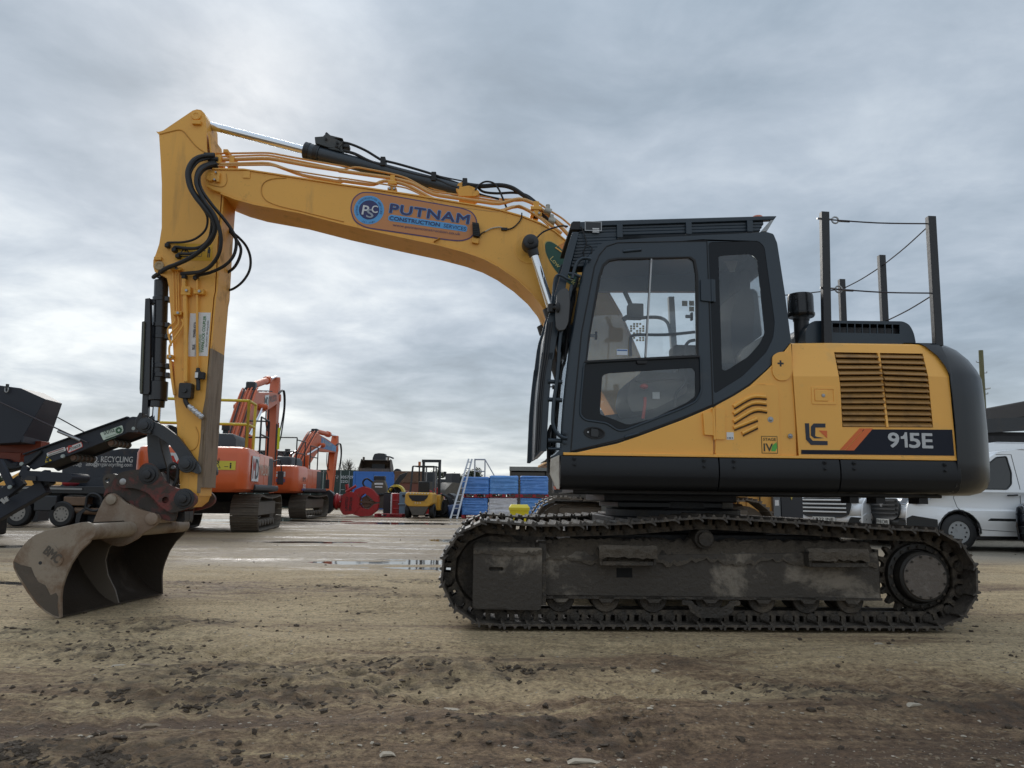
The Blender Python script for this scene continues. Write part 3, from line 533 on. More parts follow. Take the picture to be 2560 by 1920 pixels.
    # rollers
    for X_ in [E(zm(T1, (x, 870))[0], -1.1)[0] for x in (1045, 1392, 1755)] + [E(zm(T2, (x, 760))[0], -1.1)[0] for x in (85, 440, 740, 1035)]:
        rz = bz + .05 + .085; m = MB(); m.lathe((X_, yc, rz), (0, 1, 0), [(-.135, .03), (-.135, .05), (-.115, .052), (-.115, .098), (-.105, .104), (-.095, .104), (-.09, .085), (.09, .085), (.095, .104), (.115, .104), (.115, .052), (.135, .05)], 24)
        o = obj('bottom_roller', m, Mud, T); m = MB(); m.plate([(X_ - .058, zb), (X_ - .062, rz + .0), (X_ - .04, rz - .03), (X_ + .04, rz - .03), (X_ + .062, rz + .0), (X_ + .058, zb)], min(yc + q * .12, yc + q * .155), max(yc + q * .12, yc + q * .155)); obj('roller_cap', m, MudP, T, bevel=.006)
    # guide bracket under the middle roller
    gx, gz = E(zm(T2, (85, 870))[0], -1.12); m = MB(); ya, yb = sorted((yc + q * .175, yc + q * .195))
    m.plate(chop([(gx - .21, zb - .02), (gx - .21, zb - .05), (gx - .165, zb - .055), (gx - .155, gz + .05), (gx - .09, gz + .005), (gx + .09, gz + .005), (gx + .155, gz + .05), (gx + .165, zb - .055), (gx + .21, zb - .05), (gx + .21, zb - .02), (gx + .135, zb - .022), (gx + .125, gz + .10), (gx + .08, gz + .075), (gx - .08, gz + .075), (gx - .125, gz + .10), (gx - .135, zb - .022)], .01), ya, yb); obj('track_guide', m, Mud, T, bevel=.003)
    cx_, cz_ = E(zm(T2, (48, 342))[0], -1.1); m = MB(); m.lathe((cx_, yc - .10 * 1, cz_), (0, 1, 0), [(-.07, .03), (-.07, .05), (-.03, .052), (-.03, .07), (.17, .07), (.19, .05)], 20); m.box(cx_ - .03, cx_ + .03, yc - .05, yc + .05, zt, cz_); obj('carrier_roller', m, Mud, T)
    return T
track(-1); track(1)
# --- car body under the house
m = MB(); m.box(-1.0, .95, -.85, .85, .42, .66); m.box(-.62, .62, -.6, .6, .62, .78); m.lathe((.0, 0, .74), (0, 0, 1), [(0, .58), (.10, .58), (.10, .52), (.18, .52)], 40)
obj('car_body', m, mat('car_body_steel', (.02, .02, .022), .5, dirt=.45, dcol=(.08, .065, .05), dscale=4, var=.3, bump=.3), EX, bevel=.01)
(ax, az), (bx, b_z) = E(zm((1360, 1200, 3.16), (468, 82))[0], -.5), E(zm((1360, 1200, 3.16), (1510, 180))[0], -.5)
m = MB(); m.box(ax, bx, -.55, .55, b_z, az); m.box(ax + .12, bx - .1, -.5, .5, b_z - .05, b_z); obj('slew_frame', m, Bks, EX, bevel=.01)
# --- lower skirt: three curved panels
def skirt(name, xa, xb, zt, zb_, mt, yb=-1.25, n=9, ends=True):
    prof = [(yb + .015, zt)] + [(yb + .012 - .012 * math.sin(math.pi * k / n * .9), zt - (zt - zb_) * k / n * .72) for k in range(1, n)] + [(yb + .02 + .09 * (1 - math.cos(rad(90) * k / 5)), zb_ + (zt - zb_) * .26 * (1 - math.sin(rad(90) * k / 5))) for k in range(6)]
    rings = [[(x, p[0], p[1]) for p in prof] + [(x, yb + .25, zb_), (x, yb + .25, zt)] for x in (xa, xb)]
    m = MB(); m.loft(rings); return obj(name, m, mt, EX, bevel=.004)
x0, z_top = E((1402, 1137), -1.25); x1 = E((1798, 1140), -1.25)[0]; x2 = E((2101, 1145), -1.25)[0]; x3 = E((2401, 1153), -1.25)[0]
zt_ = (z_top + E((2300, 1152), -1.25)[1]) / 2; zb_ = (E((1500, 1222), -1.22)[1] + E((2200, 1236), -1.22)[1]) / 2
print('skirt', z_top, E((2300, 1152), -1.25)[1], E((1500, 1222), -1.22)[1], E((2200, 1236), -1.22)[1])
for a, b in ((x0, x1 - .004), (x1 + .004, x2 - .004), (x2 + .004, x3)): skirt('side_skirt', a, b, zt_, zb_, Bk)
for a, b in ((x0 + .8, x1 - .004), (x1 + .004, x2 - .004), (x2 + .004, x3)):
    o = skirt('side_skirt', a, b, zt_, zb_, Bk); o.scale = (1, -1, 1)
for reg, pts in ((C1, ((262, 1402), (262, 1437), (990, 1413), (990, 1448), (1158, 1418), (1158, 1452))), (C2, ((272, 1432), (272, 1467), (432, 1435), (432, 1468), (929, 1444), (929, 1477)))):
    for p in pts:
        a, c = E(zm(reg, p)[0], -1.262); m = MB(); m.lathe((a, -1.24, c), (0, -1, 0), [(0, .015), (.012, .015), (.0125, .0075), (.022, .0068), (.024, .003)], 12); obj('skirt_bolt', m, Bk, EX)
# yellow deck edge above the skirt, deck plate
m = MB(); m.box(x0 + .02, x3 - .02, -1.242, 1.24, zt_ + .002, zt_ + .022); obj('deck_plate', m, Y_, EX, bevel=.003)
m = MB(); m.box(x0 + .12, x3, -1.0, .1, zb_ - .03, zt_ - .004); m.box(x0 + .8, x3, .1, 1.0, zb_ - .03, zt_ - .004); obj('deck_frame', m, Bks, EX, bevel=.01)
m = MB()
for px in (2120, 2185, 2290): a, c = E((px, 1243), -.9); m = MB(); m.box(a - .035, a + .035, -1.0, -.85, zb_ - .075, zb_ - .03); obj('frame_lug', m, Bks, EX)
# front corner box face, cream and muddy, with orange marker
pts = PP(C4, -1.24, (205, 1165), (300, 1122), (300, 1500), (270, 1495), (200, 1330)); 
m = MB(); m.plate([(p.x, p.z) for p in pts], -1.235, -1.19); obj('corner_panel', m, Cream, EX, bevel=.004)
pts = PP(C4, -1.22, (245, 1462), (310, 1500), (262, 1500)); m = MB(); m.plate([(p.x, p.z) for p in pts], -1.2, -1.1); obj('marker_lamp', m, mat('orange_lens', (.75, .10, .02), .3), EX)
pts = PP(C4, -1.2, (240, 1505), (330, 1498), (330, 1530), (245, 1538)); m = MB(); m.plate([(p.x, p.z) for p in pts], -1.2, -1.0); obj('lamp_bracket', m, Bks, EX)
# --- cab
CY0, CY1 = -1.215, -.27
cab_out = EE(C1, CY0, (132, 1400), (190, 1345), (205, 1100), (250, 720), (318, 340), (352, 262), (400, 205), (455, 183), (700, 166), (1250, 140), (1330, 132), (1375, 145), (1396, 195), (1440, 480), (1474, 745), (1440, 790), (1340, 900), (1240, 985), (1140, 1048), (1035, 1103), (860, 1180), (640, 1262), (500, 1308), (235, 1366), (225, 1376))
door_up = EE(C1, CY0, (328, 858), (345, 715), (403, 390), (425, 322), (455, 295), (500, 287), (905, 277), (930, 296), (944, 375), (948, 826))
door_band_out = chop(EE(C1, CY0, (314, 868), (965, 830), (970, 1030), (940, 1085), (850, 1128), (540, 1246), (500, 1246), (440, 1205), (320, 1188), (292, 1160), (295, 1080)), .03)
low_win = chop(EE(C1, CY0, (403, 1155), (416, 940), (445, 925), (920, 895), (937, 915), (937, 1055), (890, 1090), (700, 1180), (560, 1215)), .02)
rear_out = chop(EE(C1, CY0, (1010, 192), (1290, 183), (1325, 215), (1383, 640), (1375, 725), (1335, 810), (1200, 945), (1042, 1044)), .03)
rear_win = chop(EE(C1, CY0, (1068, 266), (1245, 255), (1285, 285), (1328, 700), (1300, 760), (1235, 832), (1108, 913), (1088, 905)), .02)
CAB = bpy.data.objects.new('cab', None); COL.objects.link(CAB); CAB.parent = EX
def frame_out(pts, d):                           # outward offset of an outline
    c = Vector((sum(p[0] for p in pts) / len(pts), sum(p[1] for p in pts) / len(pts))); return [tuple(Vector(p) + (Vector(p) - c).normalized() * d) for p in pts]
m = MB(); m.plate(chop(cab_out, .012), CY0, CY0 + .07, holes=[frame_out(door_up, .012), door_band_out, rear_out]); obj('cab_side_frame', m, Sl, CAB, bevel=.008, seg=3)
far_w = chop(EE(C1, CY1 - .06, (372, 465), (985, 467), (1000, 880), (640, 905), (520, 1150), (405, 1165), (330, 900)), .02); far_r = chop(EE(C1, CY1 - .06, (1203, 495), (1255, 448), (1285, 470), (1312, 712), (1242, 762)), .02)
m = MB(); far_out = [(x, z) for x, z in cab_out]; m.plate(far_out, CY1 - .06, CY1, holes=[far_w, far_r]); obj('cab_side_frame', m, Sl, CAB, bevel=.006)
# door seam line and raised rib around the glazing
seam = PP(C1, CY0 - .002, (240, 1362), (262, 1080), (300, 700), (372, 330), (400, 262), (440, 215), (500, 194), (1003, 184), (1018, 600), (1036, 1100), (860, 1174), (640, 1255), (500, 1300), (240, 1362))
m = MB(); m.tube(seam, .0045, 6); obj('door_seal', m, Rub, CAB)
D = bpy.data.objects.new('cab_door', None); COL.objects.link(D); D.parent = EX
m = MB(); rim = crm([(a, CY0 - .004, c) for a, c in door_band_out], 1, True); m.tube(rim + [rim[0]], .008, 6); obj('door_rib', m, Sl, D)
m = MB(); m.plate(frame_out(door_up, .014), CY0 - .006, CY0 + .03, holes=[frame_out(door_up, -.006)]); obj('window_rubber', m, Rub, D, bevel=.003)
m = MB(); m.plate(frame_out(door_up, -.004), CY0 + .008, CY0 + .013); obj('window_pane', m, Ghi, D)
Band = mat('black_glazing', (.007, .010, .014), .22, dirt=.06, dcol=(.10, .10, .09), dscale=2, var=.1, spec=.25, fine=False)
m = MB(); m.plate(door_band_out, CY0 + .004, CY0 + .014, holes=[low_win]); obj('glazing_band', m, Band, D)
m = MB(); m.plate(frame_out(low_win, -.001), CY0 + .006, CY0 + .012); obj('lower_window_pane', m, Ghi, D)
m = MB(); m.plate(rear_out, CY0 + .004, CY0 + .014, holes=[rear_win]); obj('glazing_band', m, Band, CAB)
m = MB(); m.plate(frame_out(rear_win, -.001), CY0 + .006, CY0 + .012); obj('rear_quarter_pane', m, Ghi, CAB)
m = MB(); m.plate(far_w, CY1 - .03, CY1 - .025); obj('far_side_pane', m, Ghi, CAB); m = MB(); m.plate(far_r, CY1 - .03, CY1 - .025); obj('far_side_pane', m, Ghi, CAB)
a, b = PP(C1, CY0 + .005, (690, 288), (658, 836)); m = MB(); m.bar(a, b, .012, .03, up=(0, 1, 0)); obj('window_divider', m, Stl, D)
a, b = PP(C1, CY0 - .01, (318, 862), (962, 832)); m = MB(); m.bar(a, b, .02, .012); obj('window_sill', m, Rub, D)
hx, hz = E(zm(C1, (636, 866))[0], CY0); m = MB(); m.plate(chop([(hx - .04, hz + .012), (hx - .035, hz - .012), (hx + .035, hz - .010), (hx + .04, hz + .014)], .008), CY0 - .018, CY0); obj('window_latch', m, Rub, D, bevel=.003)
hx, hz = E(zm(C1, (372, 1260))[0], CY0); rt = lambda x, z, t=-.10: (hx + x * math.cos(t) - z * math.sin(t), hz + x * math.sin(t) + z * math.cos(t))
m = MB(); m.plate([rt(.079 * math.cos(t), .044 * math.sin(t)) for t in [2 * math.pi * k / 28 for k in range(28)]], CY0 - .009, CY0, holes=[[rt(.064 * math.cos(t) + .003, .034 * math.sin(t)) for t in [2 * math.pi * k / 24 for k in range(24)]]]); obj('handle_bezel', m, Rub, D, bevel=.003)
m = MB(); m.plate([rt(.065 * math.cos(t) + .003, .035 * math.sin(t)) for t in [2 * math.pi * k / 24 for k in range(24)]], CY0 - .001, CY0 + .004); obj('handle_recess', m, flat('deep_black2', (.004, .004, .005), .6), D)
m = MB(); m.plate(chop([rt(-.028, .03), rt(-.024, -.03), rt(.028, -.028), rt(.03, 0), rt(.024, .027)], .008), CY0 - .012, CY0 - .002); obj('door_handle', m, mat('handle_plastic', (.02, .022, .025), .35, dirt=.1), D, bevel=.004)
a, c = rt(-.048, 0); m = MB(); m.cyl((a, CY0 - .009, c), (a, CY0, c), .007, n=12); obj('door_lock', m, Stl, D)
# pressed ovals on the door skin
for p, q_ in (((525, 252), (642, 224)), ((535, 1298), (628, 1252))):
    a, b = PP(C1, CY0 - .002, ((p[0] + 8), (p[1] - (8 if p[1] < 500 else 14))), (q_[0] - 8, q_[1] + 10)); m = MB(); m.cyl(a, b, .012, n=12); obj('pressed_oval', m, Sl, D).scale = (1, 1, 1)
# hinges
(a0, c0), (a1, c1) = E(zm(C1, (964, 402))[0], CY0), E(zm(C1, (1048, 528))[0], CY0); m = MB(); m.plate(chop([(a0, c0), (a0, c1 + .008), (a1 - .03, c1), (a1, c1), (a1, c0)], .006), CY0 - .018, CY0 + .002); m.cyl((a0 + .085, CY0 - .018, c1 + .0), (a0 + .085, CY0 - .018, c0), .010, n=10); obj('door_hinge', m, Sl, D, bevel=.004)
# cab roof, floor, front and rear
roof = [p for p in EE(C1, CY0, (352, 262), (400, 205), (455, 183), (700, 166), (1250, 140), (1330, 132), (1375, 145), (1396, 195))]; rin = [(x + (.01 if k < 2 else 0) - (.02 if k > 5 else 0), z - .045) for k, (x, z) in enumerate(roof)]
m = MB(); m.plate(roof + rin[::-1], CY0 + .02, CY1 - .02, holes=()); obj('cab_roof', m, Sl, CAB, bevel=.012)
(a0, c0), (a1, c1) = E(zm(C1, (452, 345))[0], -.75), E(zm(C1, (590, 300))[0], -.75)
rb = EE(C1, CY0, (1396, 195), (1440, 480), (1474, 745)); rq = lambda t: ((rb[0][0] + (rb[1][0] - rb[0][0]) * t * 2, rb[0][1] + (rb[1][1] - rb[0][1]) * t * 2) if t < .5 else (rb[1][0] + (rb[2][0] - rb[1][0]) * (t * 2 - 1), rb[1][1] + (rb[2][1] - rb[1][1]) * (t * 2 - 1)))
for ta, tb, ya, yb in ((0, .16, CY0 + .02, CY1 - .02), (.93, 1, CY0 + .02, CY1 - .02), (.16, .93, CY0 + .02, CY0 + .09), (.16, .93, CY1 - .10, CY1 - .02)):
    tt = [ta, tb] if (ta >= .5 or tb <= .5) else [ta, .5, tb]; m = MB(); m.plate([rq(t) for t in tt] + [(rq(t)[0] - .03, rq(t)[1]) for t in tt[::-1]], ya, yb); obj('cab_rear_wall', m, Sl, CAB)
m = MB(); m.plate([(rq(t)[0] - .012, rq(t)[1]) for t in (.16, .5, .93)] + [(rq(t)[0] - .017, rq(t)[1]) for t in (.93, .5, .16)], CY0 + .09, CY1 - .10); obj('rear_window_pane', m, Ghi, CAB)
bl = EE(C1, CY0, (1474, 745), (1340, 900), (1240, 985), (1035, 1103), (640, 1262), (500, 1308), (235, 1366)); m = MB()
m.plate(bl + [(x, z - .03) for x, z in bl[::-1]], CY0 + .03, CY1 - .01); obj('cab_floor', m, Bks, CAB)
fr = EE(C1, CY0, (150, 1395), (190, 1345), (205, 1100), (250, 720), (318, 340), (352, 262)); 
m = MB(); m.plate([(x + .006, z) for x, z in fr] + [(x + .014, z) for x, z in fr[::-1]], CY0 + .05, CY1 - .05); obj('windscreen', m, Ghi, CAB)
for yy in (CY0 + .03, CY1 - .05): m = MB(); m.tube([(x + .01, yy, z) for x, z in fr[1:]], .022, 8, sm=3); obj('cab_pillar', m, Sl, CAB)
# interior
seatm = mat('seat_cloth', (.030, .031, .035), .9, dirt=.05, fine=False); gplast = mat('grey_trim', (.30, .285, .26), .6, dirt=.15, dcol=(.2, .17, .13)); pf = lambda v_, *p: PP(C1, v_, *p)
q_ = EE(C1, -.75, (1130, 500), (1170, 480), (1200, 500), (1215, 600), (1190, 900), (1150, 930), (1110, 930), (1085, 780), (1085, 640)); m = MB(); m.plate(chop(q_, .03), -.98, -.52); obj('operator_seat', m, seatm, CAB, bevel=.03, seg=3)
q_ = EE(C1, -.75, (1160, 370), (1210, 370), (1215, 480), (1150, 480)); m = MB(); m.plate(chop(q_, .02), -.88, -.62); obj('headrest', m, seatm, CAB, bevel=.03)
q_ = EE(C1, -.75, (790, 930), (880, 905), (1140, 900), (1150, 1000), (820, 1010)); m = MB(); m.plate(chop(q_, .03), -1.0, -.5); obj('seat_cushion', m, seatm, CAB, bevel=.03)
q_ = EE(C1, -.95, (560, 985), (620, 930), (700, 925), (870, 950), (880, 1040), (700, 1130), (570, 1150), (545, 1080)); m = MB(); m.plate(chop(q_, .03), -1.02, -.50); obj('control_console', m, mat('console_plastic', (.12, .115, .105), .6, dirt=.2, dcol=(.22, .19, .15)), CAB, bevel=.02)
q_ = EE(C1, -1.0, (585, 975), (640, 925), (860, 935), (870, 970), (760, 965), (640, 980)); m = MB(); m.plate(chop(q_, .015), -1.08, -.6); obj('armrest', m, mat('armrest_black', (.012, .012, .014), .5), CAB, bevel=.02)
m = MB(); m.tube(pf(-1.0, (640, 985), (655, 950), (668, 915), (672, 880)), .018, 8, sm=3); m.ball(pf(-1.0, (673, 860))[0], .03); obj('control_lever', m, Rub, CAB)
m = MB(); m.tube(pf(-1.13, (644, 1180), (655, 1100), (655, 1060)), .012, 8, sm=3); m.ball(pf(-1.13, (650, 1000))[0], .028, sq=(1.2, 1, .8)); obj('safety_lever', m, mat('red_plastic', (.55, .03, .015), .4), CAB)
m = MB(); m.tube(pf(-1.12, (825, 1110), (830, 1040), (880, 980), (885, 900), (880, 790), (900, 750), (935, 740)), .012, 8, sm=4); obj('grab_handle', m, Rub, CAB)
m = MB(); m.tube(pf(-.32, (575, 830), (575, 740), (600, 712), (770, 710), (935, 695)), .013, 8, sm=4); obj('grab_rail', m, Rub, CAB)
m = MB(); m.tube(pf(-.22, (590, 620), (720, 612), (780, 640), (800, 710)), .016, 8, sm=4); obj('grab_rail', m, Bks, CAB)
a, b = pf(-.2, (800, 500), (815, 780)); m = MB(); m.bar(a, b, .05, .05, up=(0, 1, 0)); obj('far_post', m, mat('grey_bar', (.2, .21, .22), .5), CAB)
a, b = pf(-.3, (785, 815), (935, 790)); m = MB(); m.box(a.x, b.x, -.5, -.3, a.z - .06, b.z); obj('side_console', m, seatm, CAB, bevel=.03)
m = MB(); m.tube(pf(-.75, (540, 465), (575, 540)), .02, 8); a = pf(-.75, (600, 575))[0]; m.box(a.x - .06, a.x + .06, -.8, -.7, a.z - .07, a.z + .05); m.cyl(a + Vector((-.06, 0, -.05)), a + Vector((-.1, 0, -.08)), .02); obj('camera_mount', m, Rub, CAB, bevel=.008)
for p in ((372, 715), (908, 608)): a = pf(-1.19, p)[0]; m = MB(); m.box(a.x - .035, a.x + .008, -1.20, -1.18, a.z - .012, a.z + .012); m.box(a.x + .004, a.x + .02, -1.205, -1.17, a.z - .03, a.z + .03); obj('window_catch', m, Rub, D, bevel=.004)
a = pf(CY0 + .004, (497, 790))[0]; b = pf(CY0 + .004, (558, 824))[0]; m = MB(); m.box(a.x, b.x, CY0 + .002, CY0 + .006, b.z, a.z); obj('window_sticker', m, mat('pale_sticker', (.62, .68, .74), .5), D)
m = MB(); m.box(a.x + .003, b.x - .003, CY0 + .0005, CY0 + .0018, a.z - .014, a.z - .005); obj('sticker_print', m, flat('blue_text', (.03, .12, .35), .5), D)
a = pf(-1.0, (693, 1034))[0]; b = pf(-1.0, (733, 1072))[0]; m = MB(); m.box(a.x, b.x, -1.03, -1.025, b.z, a.z); obj('console_label', m, Wht, CAB)
# grid of yellow warning stickers and paper on the far window
warnY = flat('warning_yellow', (.75, .48, .03), .5)
for r_ in range(8):
    for c_ in range(5):
        if (r_ * 7 + c_ * 3) % 4 == 0: continue
        a = pf(-.305, (572 + c_ * 17, 645 + r_ * 13))[0]; m = MB(); m.box(a.x, a.x + .017, -.309, -.305, a.z - .015, a.z); obj('warning_sticker', m, warnY, CAB)
for p, q2 in (((862, 520), (893, 550)), ((902, 520), (930, 548)), ((902, 553), (930, 580))):
    a, b = pf(-.305, p, q2); m = MB(); m.box(a.x, b.x, -.309, -.305, b.z, a.z); obj('warning_sticker', m, mat('old_sticker', (.45, .38, .2), .6, dirt=.4), CAB)
a, b = pf(-.4, (452, 345), (592, 302)); m = MB(); m.box(a.x, b.x, -.8, -.5, b.z - .005, b.z); obj('roof_hatch', m, mat('roof_blind', (.55, .58, .6), .5), CAB)
m = MB(); q_ = EE(C1, -1.0, (1115, 285), (1190, 285), (1170, 345), (1145, 345)); m.plate(q_, -.95, -.93); obj('seat_belt_guide', m, gplast, CAB)
q_ = EE(C1, -1.05, (1180, 830), (1200, 790), (1310, 720), (1325, 760), (1290, 820), (1185, 880)); m = MB(); m.plate(chop(q_, .01), -1.1, -.5); obj('rear_shelf', m, gplast, CAB, bevel=.01)
# --- yellow lower cab panel and service door below the cab
YS = -1.222
pnl = EE(C1, YS, (262, 1372), (500, 1320), (640, 1272), (860, 1190), (1036, 1115), (1041, 1382), (400, 1382))
m = MB(); m.plate(pnl, YS, YS + .05); obj('lower_side_panel', m, Y_, EX, bevel=.005)
pnl2 = EE(C1, YS, (1046, 1112), (1150, 1056), (1245, 996), (1345, 905), (1440, 800), (1474, 757), (1492, 960), (1507, 1389), (1046, 1384))
BP = bpy.data.objects.new('battery_panel', None); COL.objects.link(BP); BP.parent = EX
m = MB(); m.plate(pnl2, YS, YS + .05); obj('panel_skin', m, Y_, BP, bevel=.005)
m = MB(); m.plate(chop(EE(C1, YS, (1048, 1110), (1210, 1022), (1270, 990), (1385, 990), (1400, 1020), (1412, 1386), (1048, 1382)), .015), YS - .010, YS + .002); obj('service_door', m, Y_, BP, bevel=.006, seg=3)
rib = [((1152, 1112), (1250, 1058), (1332, 1058)), ((1152, 1152), (1250, 1094), (1332, 1094)), ((1152, 1196), (1262, 1132), (1334, 1134)), ((1152, 1232), (1282, 1180)), ((1200, 1262), (1282, 1222))]
dk = mat('louvre_shade_brown', (.10, .055, .02), .8, dirt=.5, dcol=(.03, .02, .015))  # shade under each louvre, put in as a dark strip
for r_ in rib:
    m = MB(); q_ = [(a, YS - .014, c) for a, c in EE(C1, YS - .014, *r_)]; m.tube(q_, .014, 8, sm=4); obj('door_louvre', m, Y_, BP)
    m = MB(); q_ = [(a + .006, YS - .014, c - .017) for a, c in EE(C1, YS - .014, *r_)]; m.tube(q_, .007, 6, sm=4); obj('louvre_shade', m, dk, BP)
hg = EE(C1, YS, (976, 1150), (1035, 1145), (1042, 1275), (985, 1272)); m = MB(); m.plate(chop(hg, .006), YS - .022, YS); hg = EE(C1, YS, (1045, 1120), (1100, 1122), (1102, 1298), (1048, 1298)); m.plate(chop(hg, .012), YS - .020, YS)
a, b = PP(C1, YS - .02, (1040, 1120), (1046, 1298)); m.cyl(a, b, .009, n=10); obj('service_door_hinge', m, Y_, BP, bevel=.003)
m = MB(); m.plate(chop(EE(C1, YS, (1366, 830), (1400, 808), (1450, 806), (1474, 835), (1474, 935), (1450, 968), (1395, 968), (1366, 930)), .03), YS - .010, YS + .001); obj('filler_flap', m, Y_, BP, bevel=.006)
a, c = E(zm(C1, (1412, 872))[0], YS); kx = []
for k in range(4): t = k * 90; kx += [(a + .024 * math.cos(rad(t - 15)), c + .024 * math.sin(rad(t - 15))), (a + .024 * math.cos(rad(t + 15)), c + .024 * math.sin(rad(t + 15))), (a + .009 * math.cos(rad(t + 45)), c + .009 * math.sin(rad(t + 45)))]
m = MB(); m.plate(kx, YS - .0115, YS - .010); obj('key_slot', m, BlkF, BP)
for p, r in (((1356, 1186), .015), ((1467, 1278), .012)):
    a, c = E(zm(C1, p)[0], YS); m = MB(); m.lathe((a, YS - .008, c), (0, -1, 0), [(0, r * 1.5), (.004, r * 1.45), (.0045, r * .8), (.01, r * .75), (.012, r * .3)], 16); obj('panel_lock', m, Stl, BP)
def sticker(reg, v_, a, b, mt, par, name='sticker', t=.0015):
    (ax, az), (bx, b_) = E(zm(reg, a)[0], v_), E(zm(reg, b)[0], v_); m = MB(); m.box(ax, bx, v_ - t, v_, b_, az); obj(name, m, mt, par); return ax, az, bx, b_
ax, az, bx, b_ = sticker(C1, YS - .010, (1112, 1256), (1153, 1298), Wht, BP); text('101', (ax + .006, YS - .012, b_ + .006), (bx - .008, YS - .012, b_ + .006), .012, BlkF, BP)
ax, az, bx, b_ = sticker(C1, YS - .010, (1306, 1277), (1400, 1376), flat('stage_border', (.1, .075, .02), .5), BP); sticker(C1, YS - .0118, (1310, 1281), (1396, 1372), Y_, BP)
yq = YS - .0138; text('STAGE', (ax + .012, yq, az - .034), (bx - .012, yq, az - .034), .02, flat('olive_text', (.07, .055, .02), .5), BP)
text('IV', (ax + .015, yq, b_ + .016), (bx - .038, yq, b_ + .016), .056, flat('olive_dark', (.035, .04, .03), .5), BP)
m = MB(); m.plate(EE(C1, yq, (1362, 1362), (1368, 1330), (1392, 1312), (1396, 1345), (1385, 1364)), yq - .001, yq); obj('leaf_emblem', m, GrnF, BP)
# --- engine housing side: skin with louvred grille, upper part leans in
YE = -1.238; zc = E(zm(C2, (200, 962))[0], YE)[1]; ztop = E(zm(C2, (500, 792))[0], -1.14)[1]
def ye(x, z): return YE + (max(0, z - zc) / (ztop - zc)) * .085
def EY(reg, *pts):                                # unproject on the two-plane housing side
    out = []
    for p in zm(reg, *pts):
        v_ = YE
        for _ in range(4): a, c = E(p, v_); v_ = ye(a, c)
        out.append((a, c))
    return out
HS = bpy.data.objects.new('engine_housing', None); COL.objects.link(HS); HS.parent = EX
A_ = lambda *p: EY(C2, *p)
l0, l1, l2 = A_((86, 790), (94, 962), (125, 1402)); g0, g1, g2, g3 = A_((317, 830), (343, 962), (350, 1010), (362, 1238)); h0, h1, h3 = A_((800, 838), (830, 962), (857, 1241)); r0, r1, r2 = A_((898, 802), (944, 966), (985, 1411))
tL, tR = A_((300, 788), (792, 795)); bL, bR = A_((360, 1405), (860, 1409))
def housing(cols, y_off=0):
    m = MB()
    for q_ in cols:
        m.add([(a, ye(a, c), c) for a, c in q_], [tuple(range(len(q_)))])
    return m
ex = lambda p, z: (p[0], z)
quads = [(l0, l1, g1, g0, tL), (tL, g0, h0, tR), (tR, h0, h1, r1, r0), (l1, l2, bL, g3, g2, g1), (h1, h3, bR, r2, r1), (g3, bL, bR, h3)]
m = housing(quads)
# returns: roof edge and rounded top
top = [l0, tL, tR, r0]; m.loft([[(a, ye(a, c) + y_, c + dz) for a, c in top for y_, dz in ()] or [(p[0], ye(*p) + y_, p[1] + dz) for y_, dz in ((0, 0), (.012, .012), (.04, .020), (.2, .022))] for p in top], cap=False)
m.loft([[(p[0], ye(*p), p[1]), (p[0] + .0, ye(*p) + .05, p[1])] for p in (l0, l1, l2)], cap=False); m.loft([[(p[0], ye(*p), p[1]), (p[0], ye(*p) + .05, p[1])] for p in (r0, r1, r2)], cap=False)
m.loft([[(p[0], ye(*p), p[1]), (p[0], ye(*p) + .035, p[1])] for p in (g0, g1, g2, g3, h3, h1, h0, g0)], cap=False); m.loft([[(l2[0], YE, l2[1]), (l2[0], YE + .05, l2[1])], [(r2[0], YE, r2[1]), (r2[0], YE + .05, r2[1])]], cap=False)
Ydbl = Y_; obj('housing_skin', m, Y_, HS, sm=25, fix=False)
zt2 = ztop + .01
m = MB(); m.box(l0[0], r0[0] - .01, YE + .2, 1.2, l0[1] - .03, l0[1] + .02); m.box(l0[0] + .02, r2[0] - .02, -.9, 1.2, zt_ + .03, ztop - .03); m.box(l1[0] - .1, l0[0] + .1, -.35, 1.15, zt_ + .03, ztop - .1); obj('housing_body', m, Y_, HS, bevel=.01)
m = MB(); m.add([(p[0], ye(*p) + .06, p[1]) for p in (g0, g3, h3, h0)], [(0, 1, 2, 3)]); obj('grille_backing', m, mat('radiator_mesh', (.045, .035, .022), .9, dirt=.3, dcol=(.02, .016, .012), bump=.5, bscale=120), HS, fix=False)
GR = bpy.data.objects.new('side_grille', None); COL.objects.link(GR); GR.parent = EX
dv0, dv1 = A_((557, 835), (605, 1240)); lerp = lambda p, q_, t: (p[0] + (q_[0] - p[0]) * t, p[1] + (q_[1] - p[1]) * t)
def edgeL(t): return lerp(g0, g1, t * 408 / 132) if t < 132 / 408 else lerp(g1, g3, (t * 408 - 132) / 276)
def edgeR(t): return lerp(h0, h1, t * 403 / 124) if t < 124 / 403 else lerp(h1, h3, (t * 403 - 124) / 279)
def mid(t): return lerp(dv0, dv1, t)
